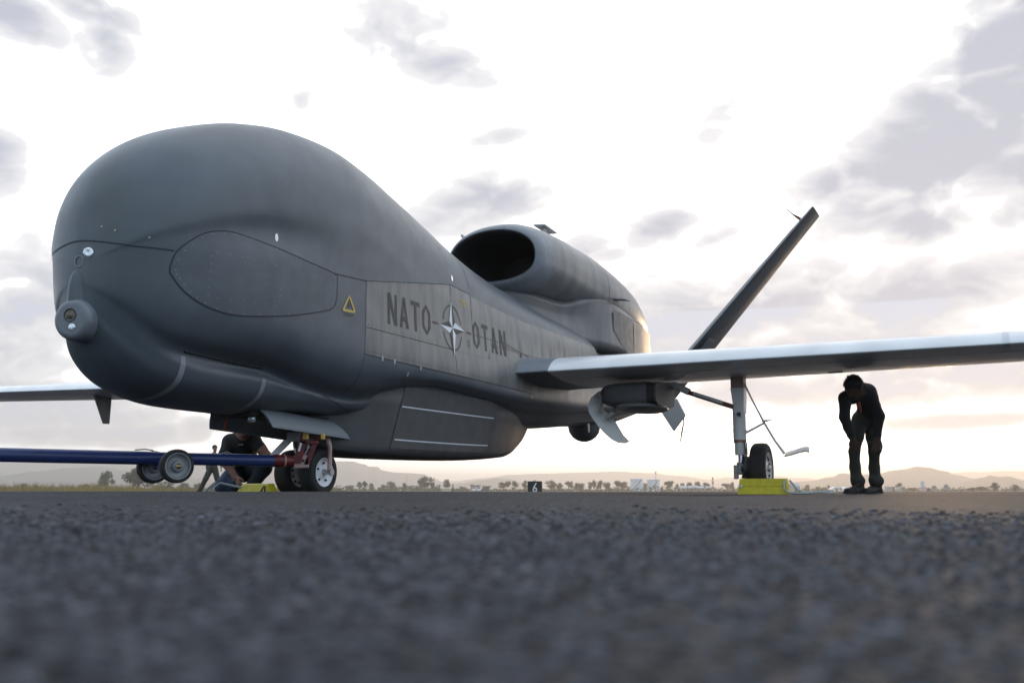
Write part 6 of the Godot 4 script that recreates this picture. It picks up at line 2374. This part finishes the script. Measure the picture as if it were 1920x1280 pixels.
func scrub() -> void:
	var rng := RandomNumberGenerator.new()
	rng.seed = 9
	# low hedge and scrub along the far edge of the field: one continuous band
	var mb := MB.new()
	for k in 4200:
		var d := rng.randf_range(560.0, 760.0)
		var x := rng.randf_range(-0.62, 0.62) * d
		var h := rng.randf_range(0.8, 2.8) * (0.5 + 0.9 * absf(sin(x * 0.013) * sin(x * 0.041 + 1.0)))
		var y0 := field_height(d)
		for j in 4:
			var p := Vector3(x + rng.randf_range(-2.0, 2.0), y0 + rng.randf_range(0.0, h), -d + rng.randf_range(-2.0, 2.0))
			var s := rng.randf_range(0.35, 0.95)
			var u := Vector3(rng.randfn(), rng.randfn() * 0.6, rng.randfn()).normalized()
			var v := u.cross(Vector3(rng.randfn(), rng.randfn(), rng.randfn())).normalized()
			mb.part(PackedVector3Array([p - u * s, p + v * s * 0.6, p + u * s, p - v * s * 0.6]), PackedInt32Array([0, 1, 2, 0, 2, 3]), Vector3(0, 1, 0.3))
	for k in 1500:
		var d := rng.randf_range(190.0, 330.0)
		var x := rng.randf_range(-0.72, -0.17) * d
		var h := rng.randf_range(0.5, 1.7) * (0.45 + 0.8 * absf(sin(x * 0.05) * sin(x * 0.021 + 2.0)))
		for j in 5:
			var p := Vector3(x + rng.randf_range(-0.9, 0.9), field_height(d) + rng.randf_range(0.0, h), -d + rng.randf_range(-0.9, 0.9))
			var s := rng.randf_range(0.14, 0.34)
			var u := Vector3(rng.randfn(), rng.randfn() * 0.6, rng.randfn()).normalized()
			var v := u.cross(Vector3(rng.randfn(), rng.randfn(), rng.randfn())).normalized()
			mb.part(PackedVector3Array([p - u * s, p + v * s * 0.6, p + u * s, p - v * s * 0.6]), PackedInt32Array([0, 1, 2, 0, 2, 3]), Vector3(0, 1, 0.3))
	var o := put(self, "scrub_band", mb, "leaf_dusty")
	tag(o, "low band of olive scrub along the far edge of the airfield", "scrub")
	o.set_meta("kind", "stuff")
	# tall grass beside the apron on the left
	for spec in [["dry_grass", "grass_dry", "tan dry grass growing beyond the tarmac on the left", 5200, 3], ["green_grass", "grass_green", "patches of green grass among the dry grass on the left", 2600, 4]]:
		var blade := MB.new()
		rng.seed = spec[4]
		for k in 7:
			var a := rng.randf() * TAU
			var lean := Vector3(cos(a), 0, sin(a)) * rng.randf_range(0.05, 0.22)
			var b0 := Vector3(rng.randf_range(-0.12, 0.12), 0, rng.randf_range(-0.12, 0.12))
			var side := Vector3(-sin(a), 0, cos(a)) * 0.016
			blade.part(PackedVector3Array([b0 - side, b0 + side, b0 + lean * 0.4 + Vector3.UP * 0.35 + side * 0.7, b0 + lean * 0.4 + Vector3.UP * 0.35 - side * 0.7, b0 + lean + Vector3.UP * rng.randf_range(0.55, 0.8)]), PackedInt32Array([0, 1, 2, 0, 2, 3, 3, 2, 4]), Vector3(0, 0.3, 1))
		var mm := MultiMesh.new()
		mm.transform_format = MultiMesh.TRANSFORM_3D
		mm.mesh = blade.mesh()
		mm.instance_count = spec[3]
		var patchn := FastNoiseLite.new()
		patchn.seed = spec[4]
		patchn.frequency = 0.05
		for k in spec[3]:
			var d := rng.randf_range(62.0, 150.0)
			var tx := rng.randf_range(-0.75, 0.02 if rng.randf() < 0.3 else -0.16)
			var x := tx * d
			var n := patchn.get_noise_2d(x, d * 0.6)
			var fade := clampf((-0.02 - tx) / 0.32, 0.15, 1.0)
			var sc := rng.randf_range(0.5, 1.0) * (0.55 + 0.9 * clampf(n + 0.3, 0.0, 1.0)) * fade * (0.7 if spec[0] == "green_grass" else 1.0) * (0.8 + d / 150.0)
			mm.set_instance_transform(k, Transform3D(Basis.from_euler(Vector3(0, rng.randf() * TAU, 0)).scaled(Vector3(1.5, 1.0, 1.5) * sc), Vector3(x, field_height(d) - 0.02, -d)))
		var mi := MultiMeshInstance3D.new()
		mi.name = spec[0]
		mi.multimesh = mm
		mi.material_override = M[spec[1]]
		add_child(mi, true)
		tag(mi, spec[2], "grass")
		mi.set_meta("kind", "stuff")

func block(parent: Node3D, called: String, at: Vector3, size: Vector3, m: String, bevel := 0.0) -> MeshInstance3D:
	var mb := MB.new()
	mb.box(at, size, Basis.IDENTITY, bevel)
	return put(parent, called, mb, m)

func gable(parent: Node3D, called: String, w: float, y0: float, y1: float, depth: float, m: String) -> void:
	var mb := MB.new()
	mb.hull8([Vector3(-w, y0, depth), Vector3(w, y0, depth), Vector3(w, y0, -depth), Vector3(-w, y0, -depth), Vector3(-w, y1, 0.1), Vector3(w, y1, 0.1), Vector3(w, y1, -0.1), Vector3(-w, y1, -0.1)])
	put(parent, called, mb, m)

func buildings() -> void:
	var g := func(d: float) -> float: return field_height(d)
	# number board standing at the edge of the apron
	var t := thing("number_board", "black board with a large white figure six at the edge of the tarmac", "sign", Vector3(1.41, -0.44, -62.0))
	block(t, "board", Vector3(0, 0.56, 0), Vector3(0.89, 0.80, 0.10), "sign_black", 0.01)
	for x in [-0.3, 0.3]:
		block(t, "leg", Vector3(x, 0.08, -0.02), Vector3(0.05, 0.16, 0.05), "dark_steel")
	var mb := MB.new()
	var pts := []
	for k in 25:
		var a := TAU * k / 24.0
		pts.append(Vector3(0.0 + 0.105 * cos(a), 0.44 + 0.115 * sin(a), 0.055))
	mb.tube(pts, [0.036], 8, false, 0.25, Vector3(0, 0, 1))
	mb.tube([Vector3(-0.105, 0.45, 0.055), Vector3(-0.06, 0.60, 0.055), Vector3(0.02, 0.74, 0.055), Vector3(0.085, 0.84, 0.055)], [0.036], 8, true, 0.25, Vector3(0, 0, 1))
	put(t, "figure_six", mb, "white_paint")
	# two white storage tanks with slanting stairs
	for q in [[74.4, 600.0, 7.3, "left of two white storage tanks, the slightly taller one", 3.82], [84.7, 602.0, 7.0, "right of two white storage tanks, next to the lamp mast", 3.80]]:
		t = thing("storage_tank", q[3], "storage tank", Vector3(q[0], g.call(q[1]), -q[1]), 0.0, "white storage tanks")
		mb = MB.new()
		mb.lathe([[0.0, q[4]], [q[2] - 0.12, q[4]], [q[2] - 0.12, q[4] + 0.12], [q[2], q[4] + 0.12], [q[2] + 0.02, q[4] - 0.3], [q[2] + 0.35, 0.3], [q[2] + 0.36, 0.0]], Vector3.ZERO, Vector3.UP, 40)
		put(t, "shell", mb, "tank_white")
		mb = MB.new()
		var st := []
		for k in 14:
			var a := lerpf(-2.2, -0.75, k / 13.0) + PI
			st.append(Vector3(-cos(a) * (q[4] + 0.35) * -1.0, lerpf(q[2] - 0.4, 0.2, k / 13.0), absf(sin(a)) * (q[4] + 0.35)))
		mb.tube(st, [0.13], 6, true, 1.6)
		put(t, "stair", mb, "tank_stair")
		mb = MB.new()
		mb.tube([Vector3(-1.5, q[2], 3.4), Vector3(-1.5, q[2] + 0.9, 3.4), Vector3(1.5, q[2] + 0.9, 3.4), Vector3(1.5, q[2], 3.4)], [0.05], 5)
		put(t, "railing", mb, "tank_white")
	# lamp mast between and before the tanks
	t = thing("lamp_mast", "tall slender lamp mast with a square head before the white tanks", "mast", Vector3(80.2, g.call(560.0), -560.0))
	mb = MB.new()
	mb.tube([Vector3.ZERO, Vector3(0, 10.2, 0)], [0.16, 0.10], 8)
	put(t, "pole", mb, "gear_grey")
	block(t, "lamp_head", Vector3(0, 10.4, 0), Vector3(0.95, 0.95, 0.6), "mast_red", 0.05)
	block(t, "lamp_face", Vector3(0, 10.4, 0.33), Vector3(0.5, 0.4, 0.06), "mast_white")
	# red and white banded chimney
	t = thing("banded_chimney", "slim chimney with red and white bands behind the long low shed", "chimney", Vector3(127.9, g.call(640.0), -640.0))
	for k in 6:
		mb = MB.new()
		mb.tube([Vector3(0, k * 1.45, 0), Vector3(0, k * 1.45 + 1.45, 0)], [0.66 - 0.03 * k, 0.63 - 0.03 * k], 14)
		put(t, "band", mb, "mast_red" if k % 2 == 1 else "mast_white")
	block(t, "service_platform", Vector3(0, 6.2, 0), Vector3(1.7, 0.12, 1.7), "dark_steel")
	# long low shed
	t = thing("long_shed", "long low shed with pale metal roof left of the yellow main chock", "shed", Vector3(121.0, g.call(660.0), -660.0))
	block(t, "wall", Vector3(0, 1.0, 0), Vector3(21.6, 2.0, 7.0), "wall_cream")
	mb = MB.new()
	mb.hull8([Vector3(-11.4, 2.0, 4.2), Vector3(11.4, 2.0, 4.2), Vector3(11.4, 2.0, -4.2), Vector3(-11.4, 2.0, -4.2), Vector3(-11.0, 3.7, 0.3), Vector3(9.0, 3.3, 0.3), Vector3(9.0, 3.3, -0.3), Vector3(-11.0, 3.7, -0.3)])
	put(t, "roof", mb, "metal_roof")
	for k in 8:
		block(t, "window", Vector3(-9.2 + 2.6 * k, 1.15, 3.53), Vector3(1.3, 0.8, 0.08), "glass_dark")
	t = thing("workshop", "grey hut with a gabled roof right of the yellow main chock", "hut", Vector3(157.3, g.call(560.0), -560.0), 0.4)
	block(t, "wall", Vector3(0, 1.3, 0), Vector3(4.4, 2.6, 4.0), "wall_grey")
	gable(t, "roof", 2.5, 2.6, 4.4, 2.3, "metal_roof")
	block(t, "door", Vector3(-0.8, 1.0, 2.03), Vector3(1.0, 2.0, 0.08), "glass_dark")
	# small cream shed
	t = thing("small_shed", "small cream shed between the tallest tree and the dark cypress", "shed", Vector3(-33.9, g.call(520.0), -520.0))
	block(t, "wall", Vector3(0, 0.75, 0), Vector3(4.3, 1.5, 3.0), "wall_cream")
	mb = MB.new()
	mb.hull8([Vector3(-2.3, 1.5, 1.7), Vector3(2.3, 1.5, 1.7), Vector3(2.3, 1.5, -1.7), Vector3(-2.3, 1.5, -1.7), Vector3(-2.1, 1.9, 0.1), Vector3(2.2, 1.9, 0.1), Vector3(2.2, 1.9, -0.1), Vector3(-2.1, 1.9, -0.1)])
	put(t, "roof", mb, "wall_cream")
	# parked vehicles in the distance
	for q in [[-18.9, 500.0, "white service van, the left of two parked before the far trees"], [-16.3, 500.0, "white service van, the right of two parked before the far trees"]]:
		van(q[0], q[1], q[2])
	car(-12.9, 480.0)
	# thin radio mast
	t = thing("radio_mast", "very thin radio mast above the trees under the belly fairing", "mast", Vector3(-68.2, g.call(650.0), -650.0))
	mb = MB.new()
	mb.tube([Vector3.ZERO, Vector3(0, 11.0, 0)], [0.14, 0.07], 6)
	put(t, "pole", mb, "gear_grey")
	mb = MB.new()
	mb.tube([Vector3(-0.4, 9.6, 0), Vector3(0.4, 9.6, 0)], [0.05], 5)
	put(t, "cross_arm", mb, "gear_grey")
	# white domed tents left of the man's shoes
	for q in [[193.0, 600.0, 3.6, "left and larger of the two white domed tents"], [200.6, 604.0, 3.0, "right and smaller white domed tent beside the bending man's shoes"]]:
		t = thing("domed_tent", q[3], "tent", Vector3(q[0], g.call(q[1]), -q[1]), 0.0, "white domed tents")
		mb = MB.new()
		var rows := []
		for z in [-4.0, 4.0]:
			var r := PackedVector3Array()
			for k in 15:
				var a := PI * k / 14.0
				r.append(Vector3(cos(a) * q[2], sin(a) * 2.7, z))
			rows.append(r)
		mb.grid(rows, true, Vector3.ZERO, true, true)
		put(t, "canopy", mb, "tank_white")
		block(t, "door", Vector3(-0.6, 0.8, 4.03), Vector3(1.2, 1.6, 0.06), "dark_steel")
	# small buildings right of the bending man
	t = thing("grey_hut", "low grey hut right behind the bending man's right boot", "hut", Vector3(187.9, g.call(500.0), -500.0))
	block(t, "wall", Vector3(0, 1.1, 0), Vector3(4.2, 2.2, 3.0), "wall_grey")
	block(t, "roof", Vector3(0, 2.26, 0), Vector3(4.5, 0.12, 3.3), "metal_roof")
	block(t, "door", Vector3(1.2, 0.9, 1.53), Vector3(0.9, 1.8, 0.06), "dark_steel")
	t = thing("white_hut", "tiny white hut in front of a round tree", "hut", Vector3(204.0, g.call(530.0), -530.0))
	block(t, "wall", Vector3(0, 0.9, 0), Vector3(1.9, 1.8, 1.8), "wall_grey")
	gable(t, "roof", 1.05, 1.8, 2.3, 1.0, "metal_roof")
	# chequered hut with a glass cab on top
	t = thing("chequered_hut", "red and white chequered hut carrying a pale blue glass cab", "hut", Vector3(204.3, g.call(500.0), -500.0))
	for x in 5:
		for y in 4:
			block(t, "check", Vector3(-1.16 + 0.58 * x, 0.3 + 0.58 * y, 0), Vector3(0.58, 0.58, 2.4), "mast_red" if (x + y) % 2 == 0 else "mast_white")
	block(t, "cab", Vector3(-0.2, 3.6, 0), Vector3(1.3, 2.5, 1.4), "tower_blue")
	block(t, "cab_roof", Vector3(-0.2, 4.92, 0), Vector3(1.5, 0.14, 1.6), "mast_white")
	t = thing("generator", "dark generator box beside the chequered hut", "generator", Vector3(206.9, g.call(500.0), -500.0))
	block(t, "casing", Vector3(0, 1.0, 0), Vector3(1.9, 1.3, 1.4), "car_dark", 0.06)
	for x in [-0.6, 0.6]:
		block(t, "wheel", Vector3(x, 0.3, 0), Vector3(0.5, 0.6, 1.2), "tyre_far", 0.12)
	block(t, "exhaust", Vector3(0.5, 1.9, 0), Vector3(0.14, 0.6, 0.14), "dark_steel")
	# round antennas on posts
	for q in [[209.9, 500.0, 1.45, "left and lower of two round grey dish antennas"], [216.0, 500.0, 1.95, "right and higher round grey dish antenna with a red lamp"]]:
		t = thing("dish_antenna", q[3], "antenna", Vector3(q[0], g.call(q[1]), -q[1]), 0.0, "round dish antennas")
		mb = MB.new()
		mb.lathe([[-0.35, 0.3], [-0.25, 0.9], [0.0, 1.40], [0.06, 1.45], [0.08, 1.40], [-0.1, 0.9], [-0.2, 0.0]], Vector3(0, q[2] + 0.05, 0), Vector3(0, 0.1, 1).normalized(), 28)
		put(t, "dish", mb, "dish_grey")
		mb = MB.new()
		mb.tube([Vector3(0, 0, -0.4), Vector3(0, q[2], -0.35)], [0.22, 0.16], 8)
		put(t, "post", mb, "dark_steel")
		mb = MB.new()
		mb.tube([Vector3(0, q[2] - 1.2, 0.1), Vector3(0, q[2], 0.9), Vector3(0, q[2] + 0.1, 1.0)], [0.05, 0.05, 0.1], 6)
		put(t, "feed_horn", mb, "dark_steel")
		if q[2] > 1.6:
			block(t, "warning_lamp", Vector3(0, q[2] + 1.62, 0), Vector3(0.32, 0.3, 0.32), "mast_red", 0.04)

func van(x: float, d: float, label: String) -> void:
	var t := thing("service_van", label, "van", Vector3(x, field_height(d), -d), 0.0, "white service vans")
	var mb := MB.new()
	mb.hull8([Vector3(-1.0, 0.35, 2.4), Vector3(1.0, 0.35, 2.4), Vector3(1.0, 0.35, -2.4), Vector3(-1.0, 0.35, -2.4), Vector3(-0.95, 1.25, 2.35), Vector3(0.95, 1.25, 2.35), Vector3(0.92, 2.2, -2.35), Vector3(-0.92, 2.2, -2.35)])
	mb.hull8([Vector3(-0.95, 1.2, 1.6), Vector3(0.95, 1.2, 1.6), Vector3(0.95, 1.2, -2.3), Vector3(-0.95, 1.2, -2.3), Vector3(-0.85, 2.3, 0.9), Vector3(0.85, 2.3, 0.9), Vector3(0.88, 2.3, -2.25), Vector3(-0.88, 2.3, -2.25)])
	put(t, "van_body", mb, "tank_white")
	mb = MB.new()
	mb.quad(Vector3(-0.82, 1.35, 1.56), Vector3(0.82, 1.35, 1.56), Vector3(0.76, 2.15, 1.06), Vector3(-0.76, 2.15, 1.06), Vector3(0, 0.4, 1))
	put(t, "windscreen", mb, "glass_dark")
	for q in [[-0.85, 1.5], [0.85, 1.5], [-0.85, -1.5], [0.85, -1.5]]:
		mb = MB.new()
		mb.lathe([[-0.12, 0.2], [-0.12, 0.34], [0.12, 0.34], [0.12, 0.2], [0.12, 0.0]], Vector3(q[0], 0.34, q[1]), Vector3.RIGHT, 16)
		put(t, "wheel", mb, "tyre_far")
	for s in [-0.7, 0.7]:
		block(t, "headlight", Vector3(s, 0.85, 2.40), Vector3(0.32, 0.2, 0.08), "brass")

func car(x: float, d: float) -> void:
	var t := thing("parked_car", "dark parked car right of the two white service vans", "car", Vector3(x, field_height(d), -d), PI / 2)
	var mb := MB.new()
	mb.hull8([Vector3(-0.88, 0.3, 2.1), Vector3(0.88, 0.3, 2.1), Vector3(0.88, 0.3, -2.1), Vector3(-0.88, 0.3, -2.1), Vector3(-0.84, 0.85, 2.0), Vector3(0.84, 0.85, 2.0), Vector3(0.84, 0.95, -2.05), Vector3(-0.84, 0.95, -2.05)])
	put(t, "car_body", mb, "car_dark")
	mb = MB.new()
	mb.hull8([Vector3(-0.80, 0.86, 0.9), Vector3(0.80, 0.86, 0.9), Vector3(0.80, 0.93, -1.8), Vector3(-0.80, 0.93, -1.8), Vector3(-0.66, 1.42, 0.2), Vector3(0.66, 1.42, 0.2), Vector3(0.66, 1.40, -1.2), Vector3(-0.66, 1.40, -1.2)])
	put(t, "cabin", mb, "glass_dark")
	for q in [[-0.8, 1.3], [0.8, 1.3], [-0.8, -1.3], [0.8, -1.3]]:
		mb = MB.new()
		mb.lathe([[-0.1, 0.2], [-0.1, 0.31], [0.1, 0.31], [0.1, 0.2], [0.1, 0.0]], Vector3(q[0], 0.31, q[1]), Vector3.RIGHT, 16)
		put(t, "wheel", mb, "tyre_far")
	for s in [-0.6, 0.6]:
		block(t, "tail_light", Vector3(s, 0.75, 2.06), Vector3(0.3, 0.14, 0.08), "mast_red")

# far trees: tangent of the bearing, distance, height, width, kind, label
var trees := [
		[-0.4043, 420, 8.29, 5.34, 0, "slender tree standing alone in the gap left of the tow bar wheels"],
		[-0.3720, 380, 9.15, 9.26, 0, "broad tall tree behind the far tow bar wheel"],
		[-0.3487, 430, 4.60, 6.84, 2, "low round tree just right of the tow bar wheels"],
		[-0.3259, 520, 4.66, 6.06, 2, "small bushy tree halfway between tow bar wheels and walking man"],
		[-0.3116, 520, 5.22, 5.51, 1, "dark small tree just left of the walking man"],
		[-0.4854, 480, 3.83, 3.56, 1, "lone dark bush on the far left skyline under the tow bar"],
		[-0.4240, 500, 3.70, 3.71, 1, "small dark bush just left of the slender lone tree"],
		[-0.1611, 640, 3.62, 6.78, 2, "low bush just right of the white nose wheel"],
		[-0.1516, 660, 6.17, 4.20, 1, "pointed small tree first to the right of the nose wheels"],
		[-0.1463, 640, 6.67, 3.73, 1, "dark upright tree under the front of the belly fairing"],
		[-0.1394, 660, 5.12, 3.50, 2, "short faint tree right of the dark upright one"],
		[-0.1293, 680, 4.91, 5.05, 2, "tiny low tree left of the pair under the belly fairing"],
		[-0.1203, 640, 5.99, 5.43, 0, "rounded tree left of the thin radio mast"],
		[-0.1076, 660, 5.47, 4.20, 0, "small tree right behind the thin radio mast"],
		[-0.0959, 650, 4.02, 6.89, 2, "low wide bush left of the big tree under the belly"],
		[-0.0869, 600, 8.51, 8.27, 0, "tallest tree of the skyline under the belly fairing"],
		[-0.0784, 640, 5.99, 4.07, 0, "narrower tree leaning on the right of the tallest one"],
		[-0.0737, 660, 4.77, 2.80, 2, "little pale tree left of the small cream shed"],
		[-0.0647, 620, 7.13, 4.60, 0, "upright tree rising behind the small cream shed"],
		[-0.0588, 500, 3.44, 1.32, 3, "tiny dark cypress beside the small cream shed"],
		[-0.0498, 650, 3.33, 6.20, 2, "low bush right of the dark cypress"],
		[-0.0371, 660, 4.77, 6.30, 2, "bush behind the two parked service vans"],
		[-0.0265, 640, 4.30, 6.10, 1, "dark low tree right of the parked service vans"],
		[-0.0079, 640, 6.33, 7.46, 0, "spreading tree left of the number board"],
		[0.0032, 640, 6.67, 4.41, 1, "upright dark tree between spreading tree and number board"],
		[0.0138, 660, 7.22, 4.20, 0, "tree just left of and behind the number board"],
		[0.0212, 680, 8.15, 3.24, 2, "tree top showing over the number board"],
		[0.0392, 640, 6.67, 6.10, 0, "first tree right of the number board"],
		[0.0472, 660, 6.52, 4.90, 1, "second tree right of the number board, darker"],
		[0.0562, 650, 6.43, 5.17, 0, "round tree in the middle of the row right of the number board"],
		[0.0668, 640, 5.66, 6.78, 2, "wide low tree in the row right of the number board"],
		[0.0779, 660, 6.17, 4.20, 0, "small tree left of the tallest one before the white tanks"],
		[0.0816, 640, 7.01, 3.05, 1, "narrow dark tree in the row left of the white tanks"],
		[0.0880, 640, 6.67, 5.43, 0, "full tree third to the left of the white tanks"],
		[0.0954, 650, 7.12, 4.82, 1, "full dark tree second to the left of the white tanks"],
		[0.1092, 620, 6.48, 7.89, 0, "broad tree next to the left white tank"],
		[0.1325, 720, 6.32, 3.05, 2, "tree glimpsed between the two white tanks"],
		[0.1494, 480, 2.55, 1.27, 3, "tiny dark cypress right of the right white tank"],
		[0.1547, 640, 6.67, 5.77, 0, "tree right of the right white tank"],
		[0.1643, 680, 5.27, 3.24, 2, "small faint tree left of the long low shed"],
		[0.1701, 690, 5.70, 4.39, 0, "tree behind the left end of the long low shed"],
		[0.1765, 690, 6.07, 4.39, 1, "dark tree behind the middle of the long low shed"],
		[0.1849, 690, 6.43, 5.12, 0, "tallest tree behind the long low shed"],
		[0.1929, 690, 5.70, 5.12, 2, "tree behind the right end of the long low shed"],
		[0.2141, 620, 4.83, 5.91, 0, "tree between banded chimney and yellow main chock"],
		[0.2189, 640, 5.99, 3.05, 1, "thin tree beside the yellow main chock"],
		[0.2931, 640, 3.96, 3.39, 2, "small tree right of the gabled grey hut"],
		[0.3121, 640, 2.94, 4.07, 2, "bush left of the white domed tents"],
		[0.3153, 660, 4.07, 2.45, 1, "thin dark tree left of the white domed tents"],
		[0.3863, 560, 4.70, 4.45, 0, "round tree right of the bending man behind the small white hut"],
		[0.3985, 600, 2.15, 7.00, 1, "dark low shrub left of the chequered hut"],
		[0.4473, 640, 1.59, 3.39, 2, "low bush right of the two round antennas"],
		[0.4579, 520, 2.46, 3.86, 1, "left half of the dark hedge clump at the far right"],
		[0.4663, 520, 2.46, 5.51, 1, "right half of the dark hedge clump at the far right"],
		[0.4801, 500, 4.23, 4.24, 0, "tree with rounded top right of the dark hedge clump"],
		[0.5003, 500, 3.44, 3.71, 0, "rightmost small tree of the skyline"],
		[0.3047, 660, 3.37, 4.90, 2, "low bush between gabled hut and white tents"],
		[0.3392, 660, 3.37, 4.20, 2, "bush hidden partly by the bending man's left shoe"],
]
